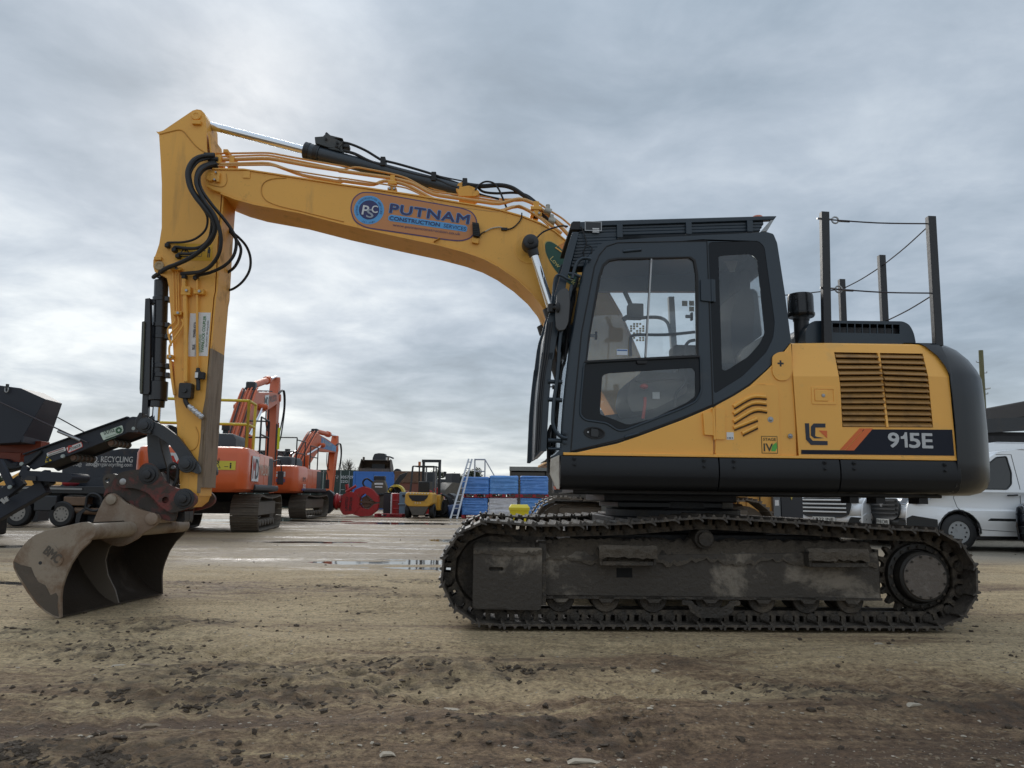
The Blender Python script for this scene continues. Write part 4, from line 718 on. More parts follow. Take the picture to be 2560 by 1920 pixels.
for k in range(13):
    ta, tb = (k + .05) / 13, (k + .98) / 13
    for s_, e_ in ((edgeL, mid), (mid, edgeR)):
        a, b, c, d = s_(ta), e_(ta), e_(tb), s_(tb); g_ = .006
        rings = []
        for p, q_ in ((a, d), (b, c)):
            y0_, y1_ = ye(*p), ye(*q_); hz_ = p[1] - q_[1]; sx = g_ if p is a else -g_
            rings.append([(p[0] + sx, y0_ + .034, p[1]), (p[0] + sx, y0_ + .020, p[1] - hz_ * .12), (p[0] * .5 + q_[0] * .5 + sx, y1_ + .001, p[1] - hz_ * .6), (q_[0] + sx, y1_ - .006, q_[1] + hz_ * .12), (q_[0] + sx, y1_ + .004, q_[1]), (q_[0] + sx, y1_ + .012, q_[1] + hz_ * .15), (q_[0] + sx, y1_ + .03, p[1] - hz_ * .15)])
        mm_ = MB().loft(rings); obj('slat', mm_, mat_sl if 'mat_sl' in globals() else globals().setdefault('mat_sl', mat('grille_shaded_yellow', (.36, .19, .055), .55, dirt=.45, dcol=(.12, .075, .04), dscale=6, var=.1)), GR)  # shade on the down-facing slats put into a browner yellow
m = MB(); m.bar((dv0[0], ye(*dv0) - .001, dv0[1]), (dv1[0], ye(*dv1) - .001, dv1[1]), .016, .02, up=(0, 1, 0)); obj('grille_divider', m, Y_, GR)
# latch, decal band, stripes, emblem, number
(ax, az), (bx, b_) = A_((192, 1018), (330, 1116)); m = MB(); m.plate(chop([(ax, az), (ax, b_), (bx, b_), (bx, az)], .008), YE - .004, YE + .002, holes=[[(ax + .018, az - .018), (bx - .02, az - .018), (bx - .02, b_ + .02), (ax + .018, b_ + .02)]]); m.box(ax + .018, bx - .02, YE + .006, YE + .01, b_ + .018, az - .016); obj('latch_frame', m, Y_, HS, bevel=.003)
m = MB(); m.box(ax + .022, bx - .062, YE - .006, YE + .006, b_ + .023, az - .022); obj('latch_handle', m, Y_, HS, bevel=.004); a, c = A_((256, 1067))[0]; m = MB(); m.lathe((a, YE - .005, c), (0, -1, 0), [(0, .014), (.005, .013), (.006, .006)], 16); obj('latch_lock', m, Stl, HS)
yd = YE - .0015
m = MB(); m.plate(A_((475, 1251), (960, 1253), (972, 1395), (137, 1386), (137, 1363), (425, 1366)), yd - .001, yd); obj('number_band', m, mat('decal_navy', (.010, .013, .024), .5, dirt=.04, dcol=(.3, .28, .25), spec=.25), HS)
for q_ in (((455, 1246), (482, 1246), (376, 1363), (348, 1363)), ((486, 1246), (528, 1246), (425, 1366), (379, 1366))): m = MB(); m.plate(A_(*q_), yd - .0025, yd); obj('orange_stripe', m, OraF, HS)
p, q_ = A_((614, 1348), (853, 1353)); SV = mat('silver_print', (.50, .51, .52), .4, dirt=.1, dcol=(.2, .18, .15)); ln = lambda t: (p[0] + (q_[0] - p[0]) * t, yd - .0015, p[1] + (q_[1] - p[1]) * t)
for t_, a_, b_ in (('9', 0, .235), ('5', .475, .715), ('E', .775, 1.0)): text(t_, ln(a_), ln(b_), .105, SV, HS, name='number_lettering', off=.03)
o1 = ln(.285); wN = (q_[0] - p[0]) * .15; m = MB(); m.plate([(o1[0] + a * wN, o1[2] + b * .112) for a, b in ((.55, 0), (1.0, 0), (1.0, 1.0), (.66, 1.0), (.55, .86), (.30, .74), (0, .72), (0, .56), (.55, .56))], yd - .0025, yd - .0015); obj('number_lettering', m, SV, HS)
navy2 = mat('emblem_navy', (.016, .022, .04), .4, dirt=.1)
for q_ in (((157, 1218), (180, 1218), (183, 1294), (200, 1313), (281, 1315), (281, 1337), (190, 1336), (163, 1306)), ((205, 1219), (269, 1219), (269, 1241), (214, 1241), (213, 1286), (222, 1292), (262, 1298), (240, 1300), (208, 1300), (190, 1284), (190, 1236))):
    m = MB(); m.plate(A_(*q_), yd - .0012, yd); obj('maker_emblem', m, navy2, HS)
m = MB(); m.plate(A_((233, 1257), (278, 1259), (278, 1299)), yd - .0012, yd); obj('maker_emblem', m, OraF, HS)
# --- counterweight
vS = -1.0
sil = EE(C2, vS, (950, 797), (1004, 806), (1032, 828), (1062, 880), (1090, 935), (1107, 985), (1122, 1100), (1138, 1250), (1150, 1440), (1154, 1530), (1148, 1570), (1126, 1598), (1090, 1613))
xf = EE(C2, -1.24, (903, 806), (920, 850), (940, 920), (955, 965), (960, 985), (965, 1100), (975, 1250), (990, 1405), (990, 1420), (990, 1530), (990, 1570), (990, 1598), (990, 1612))
m = MB(); rings = []
for k, ((xr, z_), (x_f, zf)) in enumerate(zip(sil, xf)):
    ins = (.16, .10, .075, .05, .02, .0, 0, 0, 0, .004, .02, .05, .11)[k]; xr += .07 - (.03 if k < 3 else 0); yb = 1.25 - ins; R_ = .46
    x_f = max(x_f, xf[0][0] - .02)
    pts = [(x_f, -yb, z_), ((x_f + xr - R_) / 2, -yb - .004, z_)]
    for t in range(9): a = rad(-90 + 90 * t / 8); pts.append((xr - R_ + R_ * math.cos(a), -yb + R_ + R_ * math.sin(a), z_))
    pts += [(xr + .05, 0, z_)]
    for t in range(9): a = rad(0 + 90 * t / 8); pts.append((xr - R_ + R_ * math.cos(a), yb - R_ + R_ * math.sin(a), z_))
    pts += [(x_f, yb, z_)]; rings.append(pts)
m.loft(rings[::-1]); obj('counterweight', m, Cw, EX, bevel=.012, seg=3, sm=50)
# --- engine hood with slots, air intake
hd = EE(C2, -1.02, (157, 788), (158, 720), (170, 685), (200, 661), (300, 659), (690, 663), (725, 682), (748, 725), (762, 795)); x0h, x1h, zt_h = hd[0][0], hd[-1][0], hd[4][1]; zb_h = hd[0][1] - .02
m = MB(); zsl = E(zm(C2, (490, 701))[0], -1.03)[1]; sl_ = []
for k in range(9): a = E(zm(C2, (328 + k * 41, 701))[0], -1.03)[0]; sl_.append([(a - .028, zsl - .037), (a + .025, zsl - .037), (a + .028, zsl + .037), (a - .025, zsl + .037)])
side = chop(hd[:1] + hd[1:] , .03); m.plate(side, -1.03, -1.02, holes=sl_)
o = obj('hood_side', m, Sl, EX)
rings = []; cxh, czh = (x0h + x1h) / 2, zb_h
for yy, f in ((-1.019, 1.0), (-.99, .998), (.15, .99), (.35, .9)): rings.append([(cxh + (x - cxh) * f, yy, czh + (z_ - czh) * f) for x, z_ in side])
m = MB(); m.loft(rings, cap=False); m.add(rings[-1], [tuple(range(len(side)))]); obj('engine_hood', m, Sl, EX, sm=50)
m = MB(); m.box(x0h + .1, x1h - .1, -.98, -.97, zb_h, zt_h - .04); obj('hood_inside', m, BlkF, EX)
ca = E(zm(C2, (130, 640))[0], -.85); (ax, at_) = E(zm(C2, (62, 515))[0], -.85); bx = E(zm(C2, (205, 620))[0], -.85)[0]; rr = (bx - ax) / 2; cxx = (ax + bx) / 2
m = MB(); m.lathe((cxx, -.85, ca[1] + .0), (0, 0, 1), [(-.0, rr * .7), (.0, rr * .95), (.012, rr * 1.03), (.03, rr * 1.03), (.035, rr * .97), (at_ - ca[1] - .02, rr * .96), (at_ - ca[1], rr * .9)], 32); obj('air_intake_cap', m, mat('intake_plastic', (.012, .013, .015), .25, dirt=.1, var=.1), EX)
m = MB(); m.lathe((cxx, -.85, ztop - .02), (0, 0, 1), [(0, rr * .56), (ca[1] - ztop + .0, rr * .56)], 24); m.lathe((cxx, -.85, ca[1] - .028), (0, 0, 1), [(0, rr * .62), (.018, rr * .62)], 24); obj('air_intake_pipe', m, Bks, EX)
# --- guard posts with wire rope on the rear deck
def pdep(px, py, Y): p = W(px, py, Y) - ORG; return Vector((p.dot(U), p.dot(V), p.z))
xr3 = 3.2 - ORG.x
posts = {}
for nme, top_, bot, yy, w_ in (('a', (263, 68), (276, 785), -1.08, .062), ('b', (843, 92), (883, 797), -1.13, .062)):
    a, b = P3(*zm(C2, top_)[0], yy), P3(*zm(C2, bot)[0], yy); m = MB(); m.bar(b, a, w_, w_ * .8, up=(0, 1, 0)); obj('guard_post', m, Bks, EX, bevel=.003); posts[nme] = (a, b)
pa, pb = posts['b']
for nme, tp, Y_d in (('c', (574, 303), 6.80), ('d', (357, 434), 7.52)):
    t_ = pdep(*zm(C2, tp)[0], Y_d); m = MB(); m.bar((t_.x - .01, t_.y, ztop - .02), t_, .058, .05, up=(0, 1, 0)); obj('guard_post', m, Bks, EX, bevel=.003); posts[nme] = (t_, Vector((t_.x, t_.y, ztop)))
e_ = Vector((posts['a'][0].x + .05, 1.0, posts['d'][0].z)); m = MB(); m.bar((e_.x, e_.y, ztop - .02), e_, .058, .05, up=(0, 1, 0)); obj('guard_post', m, Bks, EX, bevel=.003); posts['e'] = (e_, e_)
wire = mat('wire_rope', (.06, .05, .055), .5, metal=.5, dirt=.3)
dz1 = posts['a'][0].z - P3(*zm(C2, (262, 105))[0], -1.08).z; dz2 = posts['a'][0].z - P3(*zm(C2, (268, 482))[0], -1.08).z
for dz in (dz1, dz2):
    seq = [posts[k][0] - Vector((0, 0, dz if k in 'ab' else (dz if dz > .3 else .1))) for k in ('a', 'b', 'c', 'd', 'e')]
    for p, q_ in zip(seq, seq[1:]):
        mid_ = (p + q_) / 2 - Vector((0, 0, .012)); m = MB(); m.tube([p, mid_, q_], .0055, 6, sm=4); obj('guard_wire', m, wire, EX)
    p = seq[0]; m = MB(); m.cyl(p + Vector((-.06, 0, .005)), p + Vector((.05, 0, 0)), .009, n=8); c_ = p + Vector((.085, 0, -.005)); m.tube([c_ + Vector((.026 * math.cos(rad(t)), 0, .026 * math.sin(rad(t)))) for t in range(0, 361, 30)], .007, 6); m.cyl(p + Vector((.11, 0, -.01)), p + Vector((.2, 0, -.012)), .010, n=8); obj('eye_bolt', m, Stl, EX)
# --- roof guard
RG = bpy.data.objects.new('roof_guard', None); COL.objects.link(RG); RG.parent = EX
gy = -1.13
bm_ = EE(C1, gy, (242, 80), (420, 70), (1350, 44), (1395, 44), (1378, 66), (1345, 68), (425, 100), (300, 122), (236, 118)); m = MB(); m.plate(bm_, gy, gy + .045); obj('guard_beam', m, Sl, RG, bevel=.006)
(ax, az) = E(zm(C1, (1350, 60))[0], gy); (bx, b_) = E(zm(C1, (1330, 132))[0], gy); m = MB(); m.plate(EE(C1, gy, (1362, 66), (1378, 66), (1340, 130), (1305, 132)), gy + .002, gy + .03); obj('beam_end_plate', m, mat('galv_plate', (.34, .36, .37), .4, dirt=.2), RG, bevel=.003)
m = MB()
nsl = 0
for k in range(14):
    yz = 112 + k * 17.5
    xL, xR = 286 - k * 4.2, (1300 - max(0, k - 1) * 9 if k < 4 else 505 - (k - 4) * 16)
    vv = gy + .10
    for c_ in ((xL, yz), ): pass
    dy = -26 * (1 if k < 4 else .35)
    a = P3(*zm(C1, (xL, yz + (4 if k < 4 else 0)))[0], vv); b = P3(*zm(C1, (xR, yz + dy))[0], vv)
    m = MB(); m.bar(a, b, .16, .031, up=(0, .0, 1)); obj('slat', m, Sl, RG, bevel=.008)
for px, pt_, pb_ in ((512, 95, 168), (898, 82, 150), (1240, 72, 136)):
    a, b = P3(*zm(C1, (px, pt_))[0], gy + .01), P3(*zm(C1, (px + 2, pb_))[0], gy + .01); m = MB(); m.bar(a, b, .045, .03, up=(0, 1, 0)); obj('guard_strut', m, Sl, RG, bevel=.003)
ax, az, bx, b_ = sticker(C1, gy - .001, (318, 74), (413, 130), mat('plate_dark', (.02, .022, .026), .3), RG, 'data_plate'); 
m = MB(); m.plate([(ax, az), (ax, b_), (bx, b_), (bx, az)], gy - .0035, gy - .0012, holes=[[(ax + .006, az - .006), (bx - .006, az - .006), (bx - .006, b_ + .006), (ax + .006, b_ + .006)]]); obj('data_plate', m, Stl, RG)
for k in range(3): m = MB(); zz_ = az - .055 - k * .013; m.box(ax + .06, bx - .02, gy - .005, gy - .0025, zz_ - .008, zz_); obj('data_plate_line', m, Wht, RG)
# beacon on the roof
p = P3(*zm(C1, (1285, 44))[0], -.7); m = MB(); m.lathe(p - Vector((0, 0, .05)), (0, 0, 1), [(0, .05), (.035, .048), (.046, .036), (.05, .01)], 20); obj('beacon', m, mat('amber_lens', (.55, .12, .03), .3, dirt=.3), EX)
# --- front guard
FG = bpy.data.objects.new('front_guard', None); COL.objects.link(FG); FG.parent = EX
fo = EE(C4, -1.2, (105, 0), (75, 260), (48, 560), (35, 850), (22, 1160), (60, 1163), (140, 1082), (160, 1080), (172, 800), (190, 500), (215, 180), (236, 0)); fo2 = EE(C3, -1.2, (100, 1659), (140, 1340), (160, 1240), (205, 1100), (290, 800), (370, 480), (440, 260), (510, 262), (495, 340), (440, 560), (380, 800), (300, 1240), (236, 1659))
for yy, nm in ((-1.2, 'guard_side_rail'), (-.38, 'guard_side_rail')):
    m = MB(); m.plate(fo[6:] + fo[:6], yy, yy + .04) if False else None
    m.plate([fo[i_] for i_ in range(0, 6)] + [fo[i_] for i_ in range(6, 12)], yy, yy + .04); obj(nm, m, Sl, FG, bevel=.004)
    m = MB(); m.plate(fo2, yy, yy + .04); obj(nm, m, Sl, FG, bevel=.004)
# ribbed bars between the side rails
cl_ = EE(C3, -1.2, (430, 270), (360, 500), (285, 800), (200, 1110), (150, 1300), (118, 1600)) + EE(C4, -1.2, (85, 250), (60, 560), (45, 850), (36, 1140))
c3d = [Vector((a + .03, 0, c)) for a, c in cl_]; cs = crm(c3d, 8); Ls = [0]
for i_ in range(len(cs) - 1): Ls.append(Ls[-1] + (cs[i_ + 1] - cs[i_]).length)
nb = 34; first = None
for k in range(nb):
    s_ = Ls[-1] * (k + .5) / nb; j = min(int(np.searchsorted(Ls, s_)) - 1, len(cs) - 2); p = cs[j].lerp(cs[j + 1], (s_ - Ls[j]) / (Ls[j + 1] - Ls[j])); d = (cs[j + 1] - cs[j]).normalized()
    m = MB(); m.bar((p.x, -1.16, p.z), (p.x, -.38, p.z), .012, .05, up=(d.x, 0, d.z)); obj('guard_bar', m, Sl, FG)
pts = EE(C4, -1.22, (22, 1162), (62, 1164), (140, 1085), (100, 1080)); m = MB(); m.plate(pts, -1.21, -1.15); obj('guard_lip', m, mat('worn_lip', (.2, .17, .15), .5, dirt=.4), FG)
# ribbed edge strip seen along the guard
for k in range(3):
    m = MB(); q_ = EE(C3, -1.21, (165 + k * 26, 1245), (140 + k * 26, 1450), (118 + k * 24, 1659)) + EE(C4, -1.21, (95 + k * 20, 250), (66 + k * 20, 560), (50 + k * 22, 850), (36 + k * 22, 1130 - k * 30)); m.tube([(a, -1.215, c) for a, c in q_], .006, 5, sm=3); obj('guard_edge_rib', m, Bks, FG)
Hr = lambda reg, v_, *p: PP(reg, v_, *p)
for pts, r, nm, reg in ((((645, 560), (590, 548), (540, 555), (490, 600), (460, 680), (440, 770)), .013, 'mirror_bracket', C3), (((430, 790), (380, 770), (310, 735), (270, 740), (245, 800), (230, 950), (215, 1050)), .010, 'mirror_arm', C3), (((530, 750), (460, 725), (395, 715)), .012, 'mirror_bracket', C3)):
    m = MB(); m.tube(Hr(reg, -1.25, *pts), r, 8, sm=4); obj(nm, m, Sl, FG)
MR = bpy.data.objects.new('mirror', None); COL.objects.link(MR); MR.parent = EX
m = MB(); q_ = chop(EE(C3, -1.3, (275, 930), (320, 885), (380, 870), (408, 920), (412, 1040), (395, 1250), (360, 1330), (285, 1335), (262, 1290), (258, 1100)), .03); m.plate(q_, -1.30, -1.26); obj('mirror_back', m, mat('mirror_shell', (.07, .072, .075), .45, dirt=.15, dcol=(.14, .13, .12)), MR, bevel=.018, seg=4)
m = MB(); q_ = EE(C3, -1.27, (375, 885), (412, 930), (418, 1040), (398, 1260), (360, 1325), (345, 1100)); m.plate(chop(q_, .02), -1.29, -1.24); obj('mirror_rim', m, Rub, MR, bevel=.008)
p = Hr(C3, -1.32, (285, 1080))[0]; a = Hr(C3, -1.25, (212, 1095))[0]; m = MB(); m.cyl(a, p, .013); m.cyl(a + Vector((0, 0, -.03)), a + Vector((0, 0, .03)), .028); m.ball(p + Vector((0, .01, 0)), .026, sq=(.7, .8, 1.6)); obj('mirror_clamp', m, Rub, MR)
for reg, pts, r, v_ in ((C3, ((432, 840), (425, 900)), .012, -1.24), (C4, ((300, 0), (282, 200), (262, 380), (240, 530), (228, 700), (232, 800), (270, 880), (330, 930), (385, 940)), .014, -1.24)):
    m = MB(); m.tube(Hr(reg, v_, *pts), r, 8, sm=5); obj('hand_rail', m, Sl, FG)
m = MB(); m.tube(Hr(C3, -1.24, (430, 850), (380, 1100), (320, 1340), (300, 1500), (288, 1659)), .013, 8, sm=4); obj('hand_rail', m, Sl, FG)
m = MB(); m.tube(Hr(C3, -1.1, (395, 950), (440, 900), (470, 850)), .02, 6, sm=3); m.tube(Hr(C3, -1.05, (500, 760), (455, 950), (400, 1300), (360, 1659)) + Hr(C4, -1.05, (320, 200), (290, 500), (255, 900), (220, 1080)), .011, 6, sm=3); obj('screen_pillar', m, Bks, FG)
for yz in (322, 518, 965, 1055):
    a, b = Hr(C4, -1.2, (175, yz), (330 if yz < 900 else 315, yz + (8 if yz < 600 else 4))); m = MB(); m.cyl(a, b, .017 if yz != 1055 else .01, n=10); obj('guard_standoff', m, Sl, FG)
m = MB(); a, b = Hr(C4, -1.22, (195, 380), (222, 380)); m.cyl(a, b, .005); m.cyl(b, b + Vector((.012, 0, 0)), .018, n=8); obj('wing_nut', m, Bks, FG)
m = MB(); m.tube(Hr(C4, -1.1, (180, 1320), (182, 1000), (185, 880), (215, 800)), .014, 8, sm=4); obj('step_rail', m, Bks, FG)
for k, (a_, b_2) in enumerate((((360, 885), (360, 885)), ((360, 985), (360, 985)))): p = Hr(C4, -1.22, a_)[0]; m = MB(); m.lathe(p, (0, -1, 0), [(0, .018), (.012, .017), (.013, .008), (.02, .007)], 12); obj('rail_bolt', m, Sl, CAB)
# cab front foot and wiper
m = MB(); m.plate(EE(C4, -1.2, (200, 1165), (200, 1150), (310, 1085), (400, 1080), (400, 1100), (310, 1108)), -1.2, -.3); obj('cab_front_foot', m, Bks, CAB)
m = MB(); m.tube(Hr(C3, -1.14, (535, 200), (580, 320), (590, 400), (560, 480), (575, 540)), .005, 6, sm=4); m.tube(Hr(C3, -1.14, (590, 405), (640, 420), (655, 450), (640, 520)), .004, 6, sm=4); obj('loose_cable', m, Rub, RG)
m = MB(); m.plate(EE(C3, -1.13, (430, 160), (450, 145), (530, 145), (520, 240), (410, 240)), -1.135, -.4); obj('guard_corner', m, Rub, RG, bevel=.006)
# --- boom
bv = -.205; av = -.155
BO = bpy.data.objects.new('boom', None); COL.objects.link(BO); BO.parent = EX
def e3(v_, *p): return EE(R3, v_, *p)
top_e = EE(R2, bv, (540, 660), (545, 615), (570, 592), (610, 588), (860, 592), (1100, 628), (1659, 716)) + e3(bv, (240, 548), (400, 572), (640, 608), (900, 652), (1100, 684), (1300, 722), (1480, 772), (1620, 825), (1740, 890), (1830, 965)) + EE(C1, bv, (150, 225), (300, 330), (430, 445), (520, 600), (620, 830), (680, 1000), (720, 1180))
bot_e = EE(C1, bv, (690, 1270), (640, 1290), (560, 1240), (490, 1145), (410, 1010), (300, 820), (210, 700), (120, 615)) + e3(bv, (1640, 1470), (1560, 1370), (1440, 1262), (1300, 1165), (1180, 1102), (1040, 1052), (820, 993), (500, 925), (240, 866)) + EE(R2, bv, (1659, 1018), (1300, 925), (950, 862), (800, 820), (680, 772), (600, 745), (555, 715))
m = MB(); m.plate(top_e + bot_e, bv, -bv); obj('boom_body', m, Yarm, BO, bevel=.006, seg=3)
# flange strips: the top and bottom plates stand a little proud of the side plate
def ribbon(pts, y0, y1, t, name, mt, par, inward=1):
    P = [Vector((a, 0, c)) for a, c in pts]; m = MB(); ring = []
    for i_, p in enumerate(P):
        d = (P[min(i_ + 1, len(P) - 1)] - P[max(i_ - 1, 0)]).normalized(); n_ = Vector((-d.z, 0, d.x)) * t
        ring.append([(p.x, y0, p.z), (p.x, y1, p.z), (p.x + n_.x, y1, p.z + n_.z), (p.x + n_.x, y0, p.z + n_.z)])
    m.loft(ring); return obj(name, m, mt, par)
ribbon(top_e[3:], bv - .012, -bv + .012, .012, 'top_plate', Yarm, BO); ribbon(bot_e[2:-2], bv - .010, -bv + .010, .012, 'bottom_plate', Yarm, BO)
# weld lines and bosses
Wl = mat('weld_bead', (.56, .27, .04), .5, dirt=.3)
m = MB(); m.tube([(a, bv - .002, c) for a, c in EE(R2, bv, (1200, 655), (1100, 660), (1030, 685), (1002, 730), (1008, 790), (1050, 840), (1150, 880), (1300, 915), (1500, 965), (1659, 1003))], .005, 6, sm=4); obj('weld_bead', m, Wl, BO)
m = MB(); m.tube([(a, bv - .002, c) for a, c in EE(R2, bv, (720, 620), (725, 680), (700, 720), (640, 720), (580, 700))], .004, 6, sm=4); obj('weld_bead', m, Wl, BO)
a, c = e3(bv, (1545, 1025))[0]; rb_ = abs(e3(bv, (1670, 1025))[0][0] - a)
m = MB(); m.lathe((a, bv + .001, c), (0, -1, 0), [(0, rb_), (.004, rb_ - .002), (.005, rb_ - .012), (.002, rb_ - .02)], 40); obj('boom_boss', m, Yarm, BO)
a, c = e3(bv, (780, 975))[0]; b, d = e3(bv, (830, 945))[0]; m = MB(); m.bar((a, bv - .003, c), (b, bv - .003, d), .006, .05, up=(0, 1, 0)); obj('weld_bead', m, Wl, BO)
def pin_head(reg, p, v_, r, par, mt, name='pin', keeper=None):
    a, c = E(zm(reg, p)[0], v_); m = MB(); m.lathe((a, v_ + .01, c), (0, -1, 0), [(0, r), (.02, r), (.026, r * .9), (.0262, r * .5), (.022, r * .48)], 24)
    if keeper: b, d = E(zm(reg, keeper)[0], v_); m.bar((a, v_ - .008, c), (b, v_ - .008, d), r * 1.0, .016, up=(0, 1, 0))
    return obj(name, m, mt, par, bevel=.002)
pin_head(R2, (598, 648), bv - .012, .040, BO, Yarm, keeper=(665, 660))
m = MB()
a, c = E(zm(R2, (662, 655))[0], bv); m.box(a - .012, a + .012, bv - .03, bv - .005, c - .045, c + .045); obj('pin_keeper', m, Yarm, BO, bevel=.003)
for p in ((648, 622), (638, 680)): a, c = E(zm(R2, p)[0], bv); m = MB(); m.cyl((a, bv - .045, c), (a, bv - .02, c), .009, n=6); obj('keeper_bolt', m, Stl, BO)
ax, az, bx, b_ = sticker(R2, bv - .003, (857, 600), (908, 655), Yarm, BO, 'boom_patch', .006)
# decal
def PV(v_, *p): return [Vector((a, v_, c)) for a, c in e3(v_, *p)]
dv = bv - .002
peach = mat('peach_print', (.56, .235, .085), .5, dirt=.12, dcol=(.42, .22, .06), dscale=5, var=.06); purp = flat('purple_border', (.085, .05, .14), .5); skyb = mat('sky_blue_print', (.10, .36, .70), .5, dirt=.1, dcol=(.3, .3, .3))
oc = chop(e3(dv, (110, 705), (135, 620), (200, 572), (300, 575), (1010, 700), (1090, 730), (1130, 800), (1120, 880), (1080, 945), (1000, 970), (900, 962), (230, 862), (140, 810)), .06, 5)
m = MB(); m.plate(oc, dv - .001, dv); obj('decal_border', m, purp, BO)
cx_ = sum(p[0] for p in oc) / len(oc); cz_ = sum(p[1] for p in oc) / len(oc)
ic = []; 
for i_, p in enumerate(oc):
    d = (Vector(oc[(i_ + 2) % len(oc)]) - Vector(oc[i_ - 2])).normalized(); n_ = Vector((-d.y, d.x)) * .011
    q_ = Vector(p) + n_; ic.append(tuple(q_) if (q_ - Vector((cx_, cz_))).length < (Vector(p) - Vector((cx_, cz_))).length else tuple(Vector(p) - n_))
m = MB(); m.plate(ic, dv - .0022, dv - .001); obj('decal_field', m, peach, BO)
(a, c) = e3(dv, (264, 718))[0]; r_ = abs(e3(dv, (384, 718))[0][0] - a)
for rr, mt, dd in ((r_, skyb, .0034), (r_ * .67, Navy, .0046)): m = MB(); m.plate([(a + rr * math.cos(2 * math.pi * k / 48), c + rr * math.sin(2 * math.pi * k / 48)) for k in range(48)], dv - dd, dv - dd + .001); obj('decal_disc', m, mt, BO)
PY = dv - .0052
p, q_ = PV(PY, (205, 752), (253, 760)); text('P', p, q_, .085, WhtF, BO, off=.02); p, q_ = PV(PY - .001, (240, 776), (295, 782)); text('S', p, q_, .078, flat('grey_lettering', (.32, .36, .42), .5), BO, off=.02); p, q_ = PV(PY - .002, (283, 738), (330, 742)); text('C', p, q_, .066, WhtF, BO, off=.02)
ring = 'PUTNAM CONSTRUCTION SERVICES'
for i_, ch in enumerate(ring):
    if ch == ' ': continue
    t = rad(205 - 222 * i_ / (len(ring) - 1)); r2_ = r_ * .76; u = Vector((math.sin(t), 0, -math.cos(t))); up = Vector((math.cos(t), 0, math.sin(t))); b0 = Vector((a, PY, c)) + up * r2_
    hw = .006 if ch != 'I' else .0015; text(ch, b0 - u * hw, b0 + u * hw, .016, Navy, BO, up=up, bold=False)
for i_, ch in enumerate('EST 2010'):
    if ch == ' ': continue
    t = rad(246 + 48 * i_ / 7); up = -Vector((math.cos(t), 0, math.sin(t))); u = Vector((-math.sin(t), 0, math.cos(t))); b0 = Vector((a, PY, c)) - up * r_ * .93; text(ch, b0 - u * .004, b0 + u * .004, .012, Navy, BO, up=up, bold=False)
q4 = e3(dv, (420, 768), (440, 755), (1035, 843), (1048, 858), (1044, 886), (1030, 893), (430, 806), (415, 795)); m = MB(); m.plate(q4, dv - .0036, dv - .002); obj('decal_band', m, skyb, BO)
for k, (off_, mt, dy) in enumerate(((.075, skyb, 0), (.034, Navy, -.0014))):
    p, q_ = PV(PY + .002 + dy, (427, 738), (1056, 829)); text('PUTNAM', p, q_, .082, mt, BO, off=off_, sp=1.1)
p, q_ = PV(PY, (425, 795), (826, 850)); text('CONSTRUCTION', p, q_, .034, Navy, BO, off=.022); p, q_ = PV(PY, (857, 855), (1034, 884)); text('SERVICES', p, q_, .034, Navy, BO, bold=False)
p, q_ = PV(PY, (450, 851), (990, 926)); text('www.putnamconstruction.co.uk', p, q_, .031, Navy, BO, bold=False)
# Low Emission oval
ce = e3(bv, (1800, 1145))[0]; ov = [(-.16, .0)]
tA = rad(-55); oval = lambda k_: [(ce[0] + k_ * (.245 * math.cos(t) * math.cos(tA) - .085 * math.sin(t) * math.sin(tA)), ce[1] + k_ * (.245 * math.cos(t) * math.sin(tA) + .085 * math.sin(t) * math.cos(tA))) for t in [2 * math.pi * k / 40 for k in range(40)]]
m = MB(); m.plate(oval(1), bv - .003, bv - .001); obj('decal_oval_rim', m, flat('gold_print', (.45, .36, .12), .5), BO); m = MB(); m.plate(oval(.96), bv - .0045, bv - .003); obj('decal_oval', m, DGr, BO)
p, q_ = PV(bv - .006, (1703, 1110), (1850, 1270)); text('Low Emission', p, p + (q_ - p).normalized() * .36, .042, flat('gold_lettering', (.55, .47, .16), .5), BO, up=(.7, 0, .7), off=.01)
p, q_ = PV(bv - .006, (1800, 1290), (1900, 1400))
# pins, lamp, wires on the boom side
bl_, = PV(bv - .03, (1120, 880)); m = MB(); q_ = e3(bv - .03, (1086, 818), (1138, 826), (1150, 900), (1138, 935), (1092, 925)); m.plate(q_, bv - .05, bv - .004); obj('work_lamp_body', m, Rub, BO, bevel=.004)
for k in range(6): a, b = PV(bv - .052, (1090, 832 + k * 14), (1140, 838 + k * 14)); m = MB(); m.bar(a, b, .006, .006); obj('lamp_fin', m, Rub, BO)
m = MB(); m.plate(e3(bv - .02, (1086, 938), (1140, 950), (1136, 988), (1082, 978)), bv - .03, bv - .002); obj('lamp_bracket', m, Yd, BO, bevel=.003)
for pts, r, mt in ((((1140, 935), (1160, 905), (1190, 890)), .006, Rub), (((1190, 890), (1240, 865), (1300, 855), (1330, 862)), .006, mat('pale_wire', (.45, .42, .34), .6, dirt=.3)), (((1330, 862), (1380, 870), (1430, 845), (1475, 790), (1482, 740)), .006, Rub)):
    m = MB(); m.tube(PV(bv - .012, *pts), r, 6, sm=5); obj('loose_wire', m, mt, BO)
m = MB(); a = PV(bv - .015, (1345, 868))[0]; m.box(a.x - .03, a.x + .025, bv - .02, bv - .003, a.z - .014, a.z + .012); obj('wire_connector', m, Rub, BO, bevel=.004)
m = MB(); m.tube(PV(bv - .12, (1600, 940), (1650, 895), (1720, 865), (1800, 845), (1850, 850)), .008, 6, sm=5); obj('lamp_cable', m, Rub, BO)
